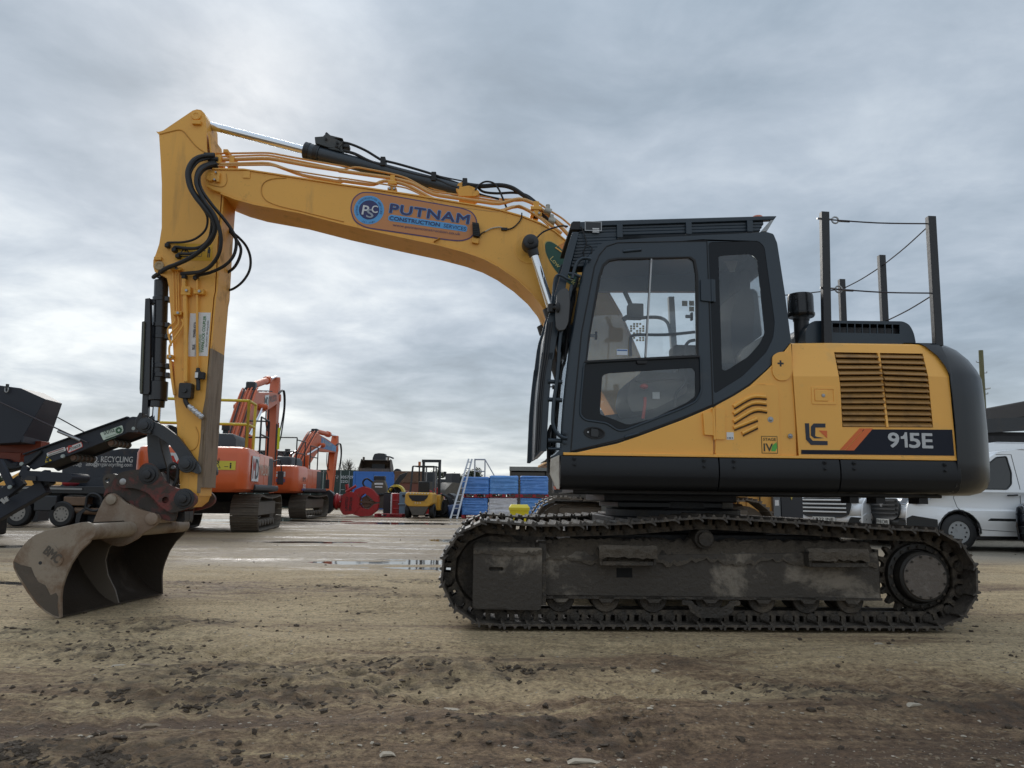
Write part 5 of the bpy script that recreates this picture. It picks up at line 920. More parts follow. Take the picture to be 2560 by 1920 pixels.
# boom cylinders
for sgn in (-1, 1):
    vy = sgn * .34; tp = Vector((*(lambda q: (q[0], 0, q[1]))(e3(-.34, (1550, 985))[0]),)); tp.y = vy; bq = e3(-.34, (1780, 1700))[0]; dn = Vector((bq[0], vy, bq[1])); dd = (dn - tp).normalized()
    if sgn > 0: tp = tp.copy(); dn = dn.copy()
    CYL = bpy.data.objects.new('boom_cylinder', None); COL.objects.link(CYL); CYL.parent = EX
    m = MB(); m.cyl(tp, tp + dd * .62, .036, n=24); obj('piston_rod', m, Chr, CYL)
    m = MB(); m.cyl(tp + dd * .62, tp + dd * 1.5, .068, n=24); m.cyl(tp + dd * .60, tp + dd * .68, .076, n=24); obj('cylinder_barrel', m, Bks, CYL)
    m = MB(); m.lathe(tp + Vector((0, -.07 * 1, 0)), (0, 1, 0), [(0, .045), (.012, .066), (.03, .070), (.12, .074), (.14, .07)], 28); m.cyl(tp, tp + dd * .12, .055, .045); obj('rod_eye', m, Bks, CYL, bevel=.003)
    m = MB(); m.lathe(tp + Vector((0, -.085 if sgn < 0 else .07, 0)), (0, 1, 0), [(0, .02), (.004, .028), (.02, .03)], 20); obj('eye_cap', m, Rub, CYL)
m = MB(); p = PV(0, (1550, 985))[0]; a = e3(-.34, (1550, 985))[0]; m.cyl((a[0], -.36, a[1]), (a[0], .36, a[1]), .04); obj('cylinder_pin', m, Bks, BO)
# --- arm cylinder on top of the boom
AC = bpy.data.objects.new('arm_cylinder', None); COL.objects.link(AC); AC.parent = EX
_a = PP(R2, av, (486, 158))[0]; ra = Vector((_a.x, 0, _a.z)); rc = PP(R2, 0, (1345, 432))[0]; re = PV(0, (985, 560))[0]; dA = (re - ra).normalized(); lA = (rc - ra).length
m = MB(); m.cyl(ra, ra + dA * (lA + .1), .037, n=28); obj('piston_rod', m, Chr, AC)
m = MB(); m.cyl(ra + dA * lA, ra + dA * (lA + .14), .072, .075, n=28); m.cyl(ra + dA * (lA + .14), re + dA * .0, .064, .062, n=28)
obj('cylinder_barrel', m, mat('cylinder_grey', (.035, .045, .056), .4, dirt=.15, dcol=(.1, .09, .08)), AC, bevel=.003)
m = MB(); m.cyl(ra + dA * lA, ra + dA * (lA + .05), .078, n=28); m.cyl(ra + dA * (lA + .09), ra + dA * (lA + .13), .078, n=28); obj('cylinder_gland', m, Bks, AC, bevel=.004)
m = MB(); m.lathe(re + dA * .04 - Vector((0, .06, 0)), (0, 1, 0), [(0, .07), (.12, .07)], 24); m.cyl(re - dA * .05, re + dA * .05, .05); obj('cylinder_eye', m, Yd, AC, bevel=.004)
m = MB(); m.lathe(ra - Vector((0, .09, 0)), (0, 1, 0), [(0, .06), (.18, .06)], 24); obj('rod_eye', m, Bks, AC)
q_ = EE(R2, 0, (1435, 350), (1500, 345), (1520, 325), (1659, 360)) + e3(0, (0, 170), (40, 190), (60, 200), (55, 265), (0, 240)) + EE(R2, 0, (1640, 450), (1560, 440), (1440, 400)); m = MB(); m.plate(q_, -.06, .06); obj('valve_block', m, mat('valve_grey', (.05, .055, .055), .55, dirt=.4, dcol=(.14, .12, .10)), AC, bevel=.006)
for k, p in enumerate(((1515, 345), (1605, 375), (1600, 400))): a = PP(R2, -.065, p)[0]; m = MB(); m.cyl(a, a - Vector((0, .012, 0)), .012, n=8); obj('valve_plug', m, Rub, AC)
a, b = PV(0, (60, 195), (110, 232)); m = MB(); m.box(a.x, b.x, -.04, .04, b.z, a.z - .01); obj('valve_block', m, Bks, AC, bevel=.006)
def hose(par, v_, reg, pts, r, mt=Rub, name='hose', sm=5):
    if not isinstance(v_, (list, tuple)): v_ = [v_] * len(pts)
    m = MB(); m.tube([Vector((*E(zm(reg, p)[0], vv),)).to_3d() if False else Vector((E(zm(reg, p)[0], vv)[0], vv, E(zm(reg, p)[0], vv)[1])) for p, vv in zip(pts, v_)], r, 8, sm=sm); return obj(name, m, mt, par)
hose(AC, -.03, R3, ((-80, 105), (0, 165), (110, 190), (230, 240), (330, 300), (370, 320), (500, 352), (700, 410), (790, 440), (900, 480), (1000, 515), (1040, 520)), .012)
hose(AC, -.05, R3, ((60, 245), (150, 270), (260, 325), (360, 360), (500, 400), (650, 440), (780, 468), (900, 520), (970, 540)), .015)
hose(AC, -.02, R3, ((790, 440), (900, 465), (1000, 485), (1030, 500)), .007)
for p in ((378, 330), (782, 450), (1030, 500)): a = PP(R3, -.05, p)[0]; m = MB(); m.box(a.x - .025, a.x + .02, -.08, .05, a.z - .05, a.z + .035); obj('hose_clamp', m, Rub, AC, bevel=.005)
# swivel area hoses at the end of the cylinder
hose(BO, -.06, R3, ((1010, 510), (1150, 528), (1300, 520), (1400, 540), (1480, 590), (1560, 650), (1640, 740), (1720, 830)), .022)
hose(BO, -.10, R3, ((1110, 560), (1140, 520), (1190, 492), (1250, 500), (1290, 540), (1320, 600), (1360, 700)), .009)
hose(BO, -.04, R3, ((1120, 520), (1170, 570), (1280, 585), (1420, 580), (1520, 600), (1600, 660)), .012)
hose(BO, -.02, R3, ((1040, 540), (1100, 570), (1170, 600), (1300, 630)), .011)
ge_ = e3(0, (970, 600), (990, 570), (1060, 555), (1110, 575), (1150, 610), (1120, 640), (980, 640)); m = MB(); m.plate(chop(ge_, .02), -.10, .10); obj('cylinder_lug', m, Yd, BO, bevel=.01)
# --- steel pipes along the boom
Pip = mat('pipe_paint', (.60, .32, .095), .38, dirt=.22, dcol=(.30, .15, .07), dscale=9, var=.12, coat=.2)
r2s = lambda pts: zm(R2, *pts)
def pipe(v_, pr2, pr3, r, pc=()):
    P = [P3(*p, v_) for p in zm(R2, *pr2)] + [P3(*p, v_) for p in zm(R3, *pr3)] + [P3(*p, v_) for p in zm(C3, *pc)]
    Q = []
    for i_, p in enumerate(P):                       # fillet the bends
        if 0 < i_ < len(P) - 1:
            a, b = P[i_ - 1], P[i_ + 1]; k = min(.06, (a - p).length * .4, (b - p).length * .4); s0 = p + (a - p).normalized() * k; s1 = p + (b - p).normalized() * k; Q += [s0, (s0 + s1) / 4 + p / 2, s1]
        else: Q.append(p)
    m = MB(); m.tube(Q, r, 10); obj('hydraulic_pipe', m, Pip, BO)
pipe(-.02, ((600, 460), (1060, 452), (1340, 505), (1659, 560)), ((200, 378), (430, 405), (570, 440), (780, 555), (1180, 610), (1330, 635), (1560, 625), (1700, 720), (1800, 780), (1880, 850)), .009)
pipe(-.07, ((600, 486), (1050, 470), (1380, 535), (1659, 590)), ((150, 372), (430, 425), (560, 460), (760, 570), (1000, 600), (1300, 650), (1540, 640), (1680, 740), (1840, 860)), .009)
pipe(-.13, ((660, 510), (1060, 497), (1400, 560), (1659, 598)), ((0, 402), (420, 460), (540, 485), (620, 510), (770, 595), (1300, 672), (1460, 625), (1560, 655), (1700, 760), (1800, 860), (1860, 925)), .017)
pipe(-.17, ((660, 545), (1060, 535), (1330, 635), (1659, 690)), ((0, 480), (300, 520), (380, 482), (520, 505), (600, 535), (790, 640), (1290, 735), (1450, 680), (1560, 735), (1660, 800), (1800, 905)), .015)
pipe(-.20, ((640, 557), (1070, 550), (1280, 600), (1659, 660)), ((0, 455), (430, 520), (560, 540), (660, 585), (790, 665), (900, 685), (1290, 738), (1400, 700), (1460, 675), (1600, 760), (1700, 850)), .007)
for reg, a, b, v_ in ((R2, (735, 490), (800, 635), -.13), (R3, (418, 448), (485, 580), -.15), (R3, (1550, 655), (1640, 775), -.15)):
    (ax, az), (bx, b_) = E(zm(reg, a)[0], v_), E(zm(reg, b)[0], v_); m = MB(); m.box(ax, bx, v_ - .035, v_ + .05, b_, b_ + .035); m.box(ax + (bx - ax) * .25, ax + (bx - ax) * .75, v_ - .03, v_ + .1, b_, az); m.box(ax, bx, v_ - .04, v_ + .02, (az + b_) / 2 - .012, (az + b_) / 2 + .02); obj('pipe_clamp', m, Yd, BO, bevel=.004)
    for f in (.25, .75): m = MB(); x_ = ax + (bx - ax) * f; m.cyl((x_, v_ - .055, b_ + .02), (x_, v_ - .03, b_ + .02), .011, n=6); obj('clamp_bolt', m, Stl, BO)
for p in ((1690, 710), (1720, 790)): a = PV(-.16, p)[0]; m = MB(); m.cyl(a - Vector((.03, 0, .01)), a + Vector((.03, 0, -.03)), .03, n=12); m.cyl(a - Vector((0, 0, .04)), a + Vector((0, 0, .04)), .02, n=8); obj('pipe_union', m, mat('zinc', (.35, .33, .28), .45, metal=.5, dirt=.4), BO, bevel=.002)
(ax, az), (bx, b_) = E(zm(R2, (710, 442))[0], -.05), E(zm(R2, (745, 470))[0], -.05); m = MB(); m.box(ax, bx, -.1, .02, b_, az); obj('pipe_clamp', m, Yd, BO, bevel=.003)
(ax, az), (bx, b_) = E(zm(R2, (648, 478))[0], -.16), E(zm(R2, (680, 548))[0], -.16); m = MB(); m.box(ax, bx, -.19, -.05, b_, az); obj('pipe_clamp', m, Yd, BO, bevel=.005)
# --- dipper arm
av = -.155; AR = bpy.data.objects.new('dipper_arm', None); COL.objects.link(AR); AR.parent = EX
ol = EE(R2, av, (160, 283), (180, 286), (218, 274), (452, 116), (485, 106), (520, 112), (548, 140), (558, 180), (566, 420), (600, 640), (680, 775), (655, 1100), (628, 1560)) + EE(R4, av, (590, 290), (560, 640), (525, 1120), (505, 1400), (498, 1560), (488, 1660)) + EE(R1, av, (1570, 1050), (1545, 1120), (1490, 1165), (1440, 1140), (1425, 1060), (1415, 880), (1408, 640), (1385, 380), (1362, 160), (1342, 0)) + EE(R4, av, (328, 960), (312, 640), (296, 420), (282, 210), (268, 150)) + EE(R2, av, (262, 1500), (246, 1452), (190, 1420), (150, 1402), (137, 1360), (138, 1310), (160, 1255), (185, 1180), (205, 1050), (206, 700), (196, 500), (184, 310))
m = MB(); m.plate(ol, av, -av); obj('arm_body', m, Yarm, AR, bevel=.005, seg=3)
rf = EE(R2, av, (566, 300), (600, 640), (680, 775), (655, 1100), (628, 1560)) + EE(R4, av, (590, 290), (560, 640), (525, 1120), (505, 1400), (492, 1600)); ribbon([(a + .012, c) for a, c in rf[:7]], av - .006, -av + .012, .014, 'front_plate', Yd, AR); WornM = mat('bare_worn_edge', (.23, .165, .105), .6, dirt=.6, dcol=(.13, .09, .055), dscale=7, var=.4, streak=True, bump=.2); ribbon([(a + .012, c) for a, c in rf[6:]], av - .007, -av + .013, .015, 'worn_front_plate', WornM, AR)
ww = EE(R4, av, (575, 620), (562, 800), (540, 980), (525, 1120), (512, 1260), (505, 1400), (492, 1640)); m = MB(); rg = []
for (a, c), w_ in zip(ww, (.001, .012, .006, .02, .012, .022, .018)): rg.append([(a - w_, av - .0025, c), (a + .010, av - .0025, c), (a + .010, av + .002, c), (a - w_, av + .002, c)])
m.loft(rg); obj('worn_edge', m, WornM, AR)
m = MB(); m.tube([(a, av - .002, c) for a, c in EE(R2, av, (190, 305), (260, 288), (330, 272), (375, 280), (420, 330), (480, 400), (545, 448))], .006, 6, sm=4); obj('weld_bead', m, Wl, AR)
m = MB(); m.tube([(a, av - .002, c) for a, c in EE(R4, av, (470, 1180), (490, 1240), (480, 1310), (450, 1340), (415, 1335), (375, 1260))], .004, 6, sm=4); obj('weld_bead', m, Wl, AR)
pin_head(R2, (483, 160), av, .043, AR, Yarm); a, c = E(zm(R2, (492, 218))[0], av); m = MB(); m.box(a - .04, a + .035, av - .03, av, c - .02, c + .018); obj('pin_keeper', m, Yd, AR, bevel=.004)
pin_head(R2, (188, 1355), av, .042, AR, mat('pin_plate', (.42, .3, .16), .5, dirt=.4)); a, c = E(zm(R2, (183, 1300))[0], av); m = MB(); m.box(a - .035, a + .03, av - .025, av, c - .016, c + .014); obj('pin_keeper', m, Yd, AR, bevel=.004)
# warning plate behind the hoses
(ax, az), (bx, b_) = E(zm(R2, (318, 1175))[0], av), E(zm(R2, (605, 1316))[0], av); m = MB(); m.box(ax, bx, av - .002, av, b_, az); obj('warning_plate', m, mat('plate_yellow', (.72, .40, .02), .45, dirt=.12), AR)
tri = lambda x, z, s: [(x - s, z - s * .75), (x + s, z - s * .75), (x, z + s * .9)]
c_ = ax + .085; zc_ = (az + b_) / 2; m = MB(); m.plate(tri(c_, zc_, .062), av - .0034, av - .002, holes=[tri(c_, zc_ - .003, .045)]); obj('warning_triangle', m, BlkF, AR)
m = MB(); m.tube([(c_ - .02, av - .003, zc_ - .025), (c_, av - .003, zc_ - .005), (c_ + .02, av - .003, zc_ - .02)], .004, 5); m.ball((c_ + .005, av - .003, zc_ + .012), .008); obj('warning_symbol', m, BlkF, AR)
xm = bx - .03; m = MB(); m.ball((xm, av - .003, zc_ + .04), .009); m.box(xm - .012, xm + .012, av - .003, av - .002, zc_ - .005, zc_ + .03); m.box(xm - .011, xm - .003, av - .003, av - .002, zc_ - .045, zc_ - .005); m.box(xm + .003, xm + .011, av - .003, av - .002, zc_ - .045, zc_ - .005); m.box(xm - .07, xm - .03, av - .003, av - .002, zc_ + .01, zc_ + .018); obj('warning_symbol', m, BlkF, AR)
for rr in ((.0, ),): m = MB(); x_ = bx - .10; m.plate(rrect(x_ - .03, zc_ - .04, x_ + .01, zc_ + .045, .006), av - .003, av - .002, holes=[rrect(x_ - .027, zc_ - .037, x_ + .007, zc_ + .042, .005)]); obj('warning_symbol', m, BlkF, AR)
# stickers lower on the arm
ax, az, bx, b_ = sticker(R4, av - .0005, (430, 396), (470, 695), Wht, AR); 
P_ = lambda x, z: Vector((x, av - .003, z))
up_ = (-1, 0, 0)
text('POWERLATCH', P_(bx - .014, b_ + .17), P_(bx - .014, b_ + .30), .024, BlkF, AR, up=up_); text('MILLER', P_(bx - .014, b_ + .06), P_(bx - .014, b_ + .105), .022, BlkF, AR, up=up_)
ax, az, bx, b_ = sticker(R4, av - .0005, (482, 390), (551, 692), Wht, AR); text('TWINLOCK COUPLER', P_(bx - .036, b_ + .03), P_(bx - .036, az - .03), .024, flat('green_lettering', (.04, .2, .06), .5), AR, up=up_); text('NO SAFETY PIN REQUIRED', P_(bx - .008, b_ + .08), P_(bx - .008, az - .07), .015, BlkF, AR, up=up_, bold=False)
text('GENUINE', P_(bx - .066, b_ + .03), P_(bx - .066, b_ + .19), .018, flat('pale_green', (.3, .5, .3), .5), AR, up=up_)
# pipes down the arm
def apipe(v_, pts, r, reg=R4, name='arm_pipe', mt=None, sm=0): m = MB(); m.tube([P3(*p, v_) for p in zm(reg, *pts)], r, 8, sm=sm); return obj(name, m, mt or Yarm, AR)
apipe(av - .03, ((388, 160), (388, 215), (395, 270), (400, 500), (400, 870)), .020); apipe(av - .03, ((478, 160), (478, 500), (482, 770)), .011)
for x in (318, 338, 353): apipe(av - .02, ((x - 28, 60), (x - 6, 120), (x, 400)), .006)
apipe(av - .02, ((320, 410), (325, 450), (285, 490), (275, 520), (290, 590), (300, 620)), .007, sm=3); apipe(av - .03, ((342, 410), (350, 470), (300, 530), (282, 560), (300, 600)), .008, sm=3); apipe(av - .04, ((370, 440), (380, 480), (300, 600), (285, 640), (288, 690)), .009, sm=3)
apipe(av - .02, ((290, 690), (305, 850), (322, 960)), .012, sm=2)
for p, q_ in (((318, 385), (375, 412)), ((300, 80), (372, 102)), ((375, 213), (435, 275)), ((460, 232), (528, 268)), ((275, 684), (312, 715))):
    (ax, az), (bx, b_) = E(zm(R4, p)[0], av - .03), E(zm(R4, q_)[0], av - .03); m = MB(); m.box(ax, bx, av - .055, av, b_, az); obj('pipe_clamp', m, Yd, AR, bevel=.005)
    m = MB(); m.cyl(((ax + bx) / 2 + .01, av - .07, (az + b_) / 2), ((ax + bx) / 2 + .01, av - .05, (az + b_) / 2), .012, n=6); obj('clamp_bolt', m, Stl, AR)
# valves
(ax, az), (bx, b_) = E(zm(R4, (364, 880))[0], av - .05), E(zm(R4, (442, 985))[0], av - .05); m = MB(); m.plate(chop([(ax, az), (ax, b_), (bx, b_), (bx, az)], .015), av - .085, av - .005); m.cyl(((ax + bx) / 2, av - .1, (az + b_) / 2), ((ax + bx) / 2, av - .08, (az + b_) / 2), .02); obj('stop_valve', m, Bks, AR, bevel=.006)
apipe(av - .05, ((395, 980), (400, 1010), (420, 1045)), .020, mt=Bks, sm=3, name='valve_stub'); a, b = P3(*zm(R4, (418, 1035))[0], av - .05), P3(*zm(R4, (515, 1118))[0], av - .05); dd = (b - a); m = MB(); m.cyl(a, b, .022, n=8); 
for f in (.25, .5, .75, .92): m.cyl(a + dd * f - dd * .05, a + dd * f + dd * .03, .027, n=6)
obj('quick_fitting', m, mat('zinc_fitting', (.55, .56, .58), .35, metal=.6, dirt=.2), AR, bevel=.002)
a, b = P3(*zm(R4, (484, 775))[0], av - .04), P3(*zm(R4, (486, 928))[0], av - .04); m = MB(); m.cyl(a, b, .017, n=10); m.cyl(a + (b - a) * .15, a + (b - a) * .5, .026, n=8); obj('quick_coupling', m, Bks, AR, bevel=.002)
(ax, az), (bx, b_) = E(zm(R4, (500, 805))[0], av - .04), E(zm(R4, (530, 852))[0], av - .04); m = MB(); m.box(ax - .02, bx, av - .07, av - .02, b_, az); m.box(ax - .02, ax, av - .075, av - .07, b_ + .01, az - .005); obj('dust_cap', m, Rub, AR, bevel=.005)
(ax, az), (bx, b_) = E(zm(R4, (466, 805))[0], av - .07), E(zm(R4, (484, 842))[0], av - .07); m = MB(); m.box(ax, bx, av - .078, av - .07, b_, az); obj('valve_tag', m, Wht, AR)
# hoses looping from boom to arm
for pts, vs_, r in [
    (((600, 470), (540, 470), (470, 495), (415, 560), (400, 640), (430, 740), (500, 850), (560, 940), (570, 1010), (545, 1080), (470, 1140), (380, 1165), (290, 1168), (250, 1172), (248, 1200)), [-.16, -.2, -.26, -.3, -.33, -.35, -.34, -.32, -.3, -.28, -.24, -.2, -.18, -.17, -.165], .010),
    (((625, 490), (560, 500), (490, 525), (440, 590), (430, 650), (460, 760), (540, 860), (600, 960), (600, 1080), (570, 1160), (500, 1210), (400, 1215), (320, 1205), (300, 1225)), [-.18, -.23, -.3, -.34, -.37, -.39, -.38, -.36, -.34, -.3, -.26, -.2, -.18, -.17], .015),
    (((640, 520), (570, 540), (510, 570), (478, 640), (490, 730), (560, 860), (630, 960), (640, 1060), (600, 1160), (520, 1230), (430, 1258), (345, 1258), (330, 1280)), [-.18, -.24, -.32, -.36, -.4, -.42, -.40, -.38, -.35, -.3, -.24, -.2, -.17], .013),
    (((620, 475), (520, 480), (450, 520), (412, 600), (420, 700), (470, 800), (550, 900), (620, 1000), (625, 1090), (560, 1190), (450, 1280), (330, 1340), (250, 1370), (160, 1430), (140, 1445)), [-.2, -.28, -.36, -.41, -.44, -.46, -.46, -.44, -.42, -.38, -.32, -.26, -.22, -.1, -.05], .019),
    (((640, 540), (560, 560), (500, 610), (480, 700), (540, 830), (620, 940), (660, 1040), (678, 1150), (660, 1260), (600, 1350), (520, 1400), (430, 1412), (360, 1418)), [-.2, -.28, -.37, -.42, -.45, -.46, -.45, -.43, -.4, -.34, -.27, -.22, -.19], .017),
    (((640, 565), (560, 580), (505, 640), (520, 740), (600, 860), (700, 980), (770, 1080), (800, 1160), (780, 1270), (710, 1350), (600, 1405), (520, 1425), (470, 1440)), [-.16, -.24, -.32, -.38, -.4, -.38, -.35, -.32, -.3, -.28, -.25, -.22, -.19], .014),
    (((735, 1060), (790, 1130), (835, 1210), (825, 1290), (780, 1370), (710, 1420)), [.05, .05, .05, .05, .06, .1], .014),
    (((735, 1060), (820, 1130), (880, 1200), (912, 1290), (905, 1390), (850, 1480), (770, 1540), (700, 1552)), [.1, .12, .14, .14, .14, .14, .14, .14], .012)]:
    hose(AR, vs_, R2, pts, r, name='looping_hose')
for p in ((590, 470), (620, 505), (620, 555)): a = PP(R2, -.19, p)[0]; m = MB(); m.cyl(a - Vector((.05, 0, 0)), a + Vector((.04, 0, 0)), .021, n=12); obj('hose_end', m, Rub, AR, bevel=.002)
for p in ((385, 1440), (475, 1448), (250, 1190), (305, 1225), (335, 1275)): a = PP(R2, -.19, p)[0]; m = MB(); m.box(a.x - .018, a.x + .018, -.21, -.155, a.z - .02, a.z + .014); obj('hose_end', m, Rub, AR, bevel=.005)
# --- bucket cylinder with its guard
BC = bpy.data.objects.new('bucket_cylinder', None); COL.objects.link(BC); BC.parent = EX
_a = PP(R2, av, (188, 1355))[0]; tp = Vector((_a.x, 0, _a.z)); bt = PP(R1, 0, (1232, 480))[0]; pinp = PP(R1, 0, (1150, 520))[0]
b1 = PP(R4, 0, (232, 170))[0]; b2 = PP(R4, 0, (210, 870))[0]; b3 = PP(R4, 0, (205, 1000))[0]; b4 = PP(R4, 0, (200, 1045))[0]
CylB = mat('cylinder_black', (.014, .016, .021), .32, dirt=.25, dcol=(.07, .06, .05), dscale=6, var=.2, coat=.15)
m = MB(); m.cyl(b1, b2, .060, n=28); m.cyl(b2, b3, .082, .080, n=24); m.cyl(b3, b4, .062, n=24); m.cyl(tp - Vector((0, 0, .02)), b1, .05, .058); obj('cylinder_barrel', m, CylB, BC, bevel=.004)
for z_, r_ in ((300, .066), (480, .068), (560, .066), (762, .070), (825, .068)): p = PP(R4, 0, (225, z_))[0]; dd = (b2 - b1).normalized(); m = MB(); m.cyl(p - dd * .02, p + dd * .02, r_, n=24); m.box(p.x + .03, p.x + .085, -.04, .04, p.z - .022, p.z + .022); obj('barrel_band', m, CylB, BC, bevel=.004)
m = MB(); m.lathe(tp - Vector((0, .10, 0)), (0, 1, 0), [(0, .055), (.2, .055)], 20); obj('cylinder_eye', m, CylB, BC)
m = MB(); m.cyl(b4, bt, .036, n=24); obj('piston_rod', m, Chr, BC); m = MB(); m.cyl(bt + (b4 - bt) * .1, bt + (pinp - bt) * .6, .05); obj('rod_eye', m, Bks, BC)
q_ = EE(R4, -.06, (128, 300), (160, 295), (165, 460), (160, 940), (150, 960), (92, 955), (88, 920), (105, 460), (122, 455)); m = MB(); m.plate(q_, -.09, -.05); obj('cylinder_guard', m, CylB, BC, bevel=.004)
m = MB(); m.plate(EE(R4, .05, (128, 300), (160, 295), (165, 460), (160, 940), (150, 960), (92, 955), (88, 920), (105, 460), (122, 455)), .04, .08); obj('cylinder_guard', m, CylB, BC, bevel=.004)
a, b = PP(R4, -.1, (112, 455), (92, 945)); m = MB(); m.bar(a, b, .012, .02, up=(0, 1, 0)); obj('guard_edge', m, mat('greenish_edge', (.12, .13, .10), .5, dirt=.3), BC)
q_ = EE(R4, -.03, (150, 300), (200, 300), (200, 330), (150, 330)); m = MB(); m.plate(q_, -.05, .05); obj('guard_bracket', m, CylB, BC, bevel=.004); m = MB(); m.plate(EE(R4, -.03, (150, 480), (185, 475), (185, 700), (150, 700)), -.05, .05); obj('guard_bracket', m, CylB, BC, bevel=.004); m = MB(); m.plate(EE(R4, -.03, (110, 880), (150, 880), (140, 1130), (60, 1200), (60, 1150), (100, 1100)), -.05, .0); obj('guard_bracket', m, CylB, BC, bevel=.004)
# --- linkage
LK = bpy.data.objects.new('bucket_linkage', None); COL.objects.link(LK); LK.parent = EX
DkS = mat('linkage_steel', (.030, .034, .040), .45, dirt=.25, dcol=(.08, .07, .055), dscale=5, var=.2, bump=.1)
for yy in (-.235, .195):
    q_ = chop(EE(R1, -.235, (1115, 500), (1135, 478), (1190, 475), (1290, 515), (1400, 600), (1480, 700), (1520, 760), (1565, 820), (1580, 870), (1570, 905), (1520, 885), (1440, 860), (1425, 815), (1395, 745), (1330, 660), (1240, 600), (1150, 575), (1118, 545)), .02); m = MB(); m.plate(q_, yy, yy + .04); obj('curved_link', m, DkS, LK, bevel=.005)
for reg, p, r, y_ in ((R1, (1152, 518), .052, -.27), (R1, (1478, 822), .055, -.27)):
    a, c = E(zm(reg, p)[0], -.24); m = MB(); m.lathe((a, y_ + .04, c), (0, -1, 0), [(0, r * 1.35), (.02, r * 1.3), (.022, r * .95), (.035, r * .95), (.036, r * .7), (.055, r * .66), (.058, r * .3)], 28); m.cyl((a, -.2, c), (a, .24, c), .04); obj('link_pin', m, DkS, LK, bevel=.002)
a, c = E(zm(R1, (1185, 568))[0], -.25); m = MB(); m.cyl((a, -.27, c), (a, -.24, c), .016, n=6); obj('pin_bolt', m, Bks, LK)
q_ = EE(R1, -.06, (1150, 540), (1300, 545), (1318, 850), (1175, 850)); q_ = EE(R1, -.08, (1160, 560), (1262, 600), (1280, 700), (1325, 860), (1180, 890), (1165, 720)); m = MB(); m.plate(q_, -.09, .09); obj('push_link', m, DkS, LK, bevel=.01)
m = MB(); m.plate(EE(R1, -.2, (1065, 470), (1100, 410), (1125, 420), (1120, 520), (1105, 560), (1062, 540)), -.2, -.1); obj('link_stop', m, Bks, LK, bevel=.01)
hose(LK, -.2, R1, ((1330, 1010), (1330, 880), (1345, 830), (1380, 820), (1405, 850), (1400, 930), (1370, 1000)), .014)
# --- quick coupler
QC = bpy.data.objects.new('quick_coupler', None); COL.objects.link(QC); QC.parent = EX
RedS = mat('worn_red_paint', (.20, .028, .022), .5, dirt=.95, dcol=(.055, .045, .038), dscale=6.5, var=.3, bump=.3, lo=.46)
GryS = mat('greasy_steel', (.060, .048, .038), .5, dirt=.45, dcol=(.15, .12, .095), dscale=4, var=.35, bump=.2)
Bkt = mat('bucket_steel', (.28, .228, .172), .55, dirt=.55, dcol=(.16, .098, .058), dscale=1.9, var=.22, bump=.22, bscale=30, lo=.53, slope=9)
BktD = mat('bucket_inside_shaded', (.036, .027, .019), .42, dirt=.35, dcol=(.10, .08, .062), dscale=3, var=.3, bump=.15)  # shade of the bucket's inside put into a darker steel colour
up_q = chop(EE(K1, -.24, (690, 480), (720, 410), (800, 360), (880, 370), (950, 430), (1010, 520), (1080, 640), (1180, 720), (1320, 780), (1470, 800), (1560, 850), (1610, 920), (1600, 1000), (1520, 1080), (1420, 1110), (1280, 1150), (1200, 1165), (1100, 1110), (1030, 1060), (960, 980), (850, 860), (700, 790), (560, 760), (430, 770), (370, 740), (330, 680), (330, 600), (400, 520), (560, 480)), .03)
low_q = chop(EE(K1, -.20, (120, 920), (130, 860), (160, 780), (230, 690), (300, 600), (380, 520), (560, 480), (800, 460), (1100, 700), (1300, 900), (1300, 1100), (1250, 1310), (1100, 1280), (1000, 1240), (880, 1150), (600, 1040), (430, 930), (330, 860), (250, 830), (180, 850), (140, 900)), .03)
for s_ in (-1, 1):
    ya, yb = sorted((s_ * .205, s_ * .245)); m = MB(); m.plate(up_q, ya, yb, holes=[[(lambda q: (q[0] + .028 * math.cos(t), q[1] + .028 * math.sin(t)))(E(zm(K1, (1108, 958))[0], -.24)) for t in [2 * math.pi * k / 16 for k in range(16)]]]); obj('coupler_side_plate', m, RedS, QC, bevel=.006)
    ya, yb = sorted((s_ * .165, s_ * .205)); m = MB(); m.plate(low_q, ya, yb); obj('coupler_jaw_plate', m, RedS, QC, bevel=.006)
m = MB(); m.plate([(x, z) for x, z in EE(K1, -.2, (300, 640), (400, 540), (800, 480), (1050, 720), (1450, 850), (1450, 1000), (1200, 1120), (700, 760), (330, 720))], -.16, .16); obj('coupler_core', m, GryS, QC, bevel=.01)
for p, r in (((838, 553), .055), ((1405, 935), .055), ((428, 665), .03)):
    a, c = E(zm(K1, p)[0], -.245); m = MB(); m.lathe((a, -.235, c), (0, -1, 0), [(0, r * 1.55), (.012, r * 1.5), (.014, r * 1.15), (.03, r * 1.1), (.032, r * .65), (.055, r * .6), (.058, r * .25)] if r > .04 else [(0, r), (.014, r * .9), (.016, r * .5)], 28); obj('coupler_pin', m, Bks if r > .04 else Stl, QC, bevel=.002)
for s_ in (-1, 1):
    q_ = EE(K1, -.08, (1280, 1170), (1430, 1130), (1430, 1270), (1410, 1310), (1290, 1300), (1230, 1260)); m = MB(); m.plate(q_, min(0, s_ * .1), max(0, s_ * .1)); obj('lock_jaw', m, Bks, QC, bevel=.006)
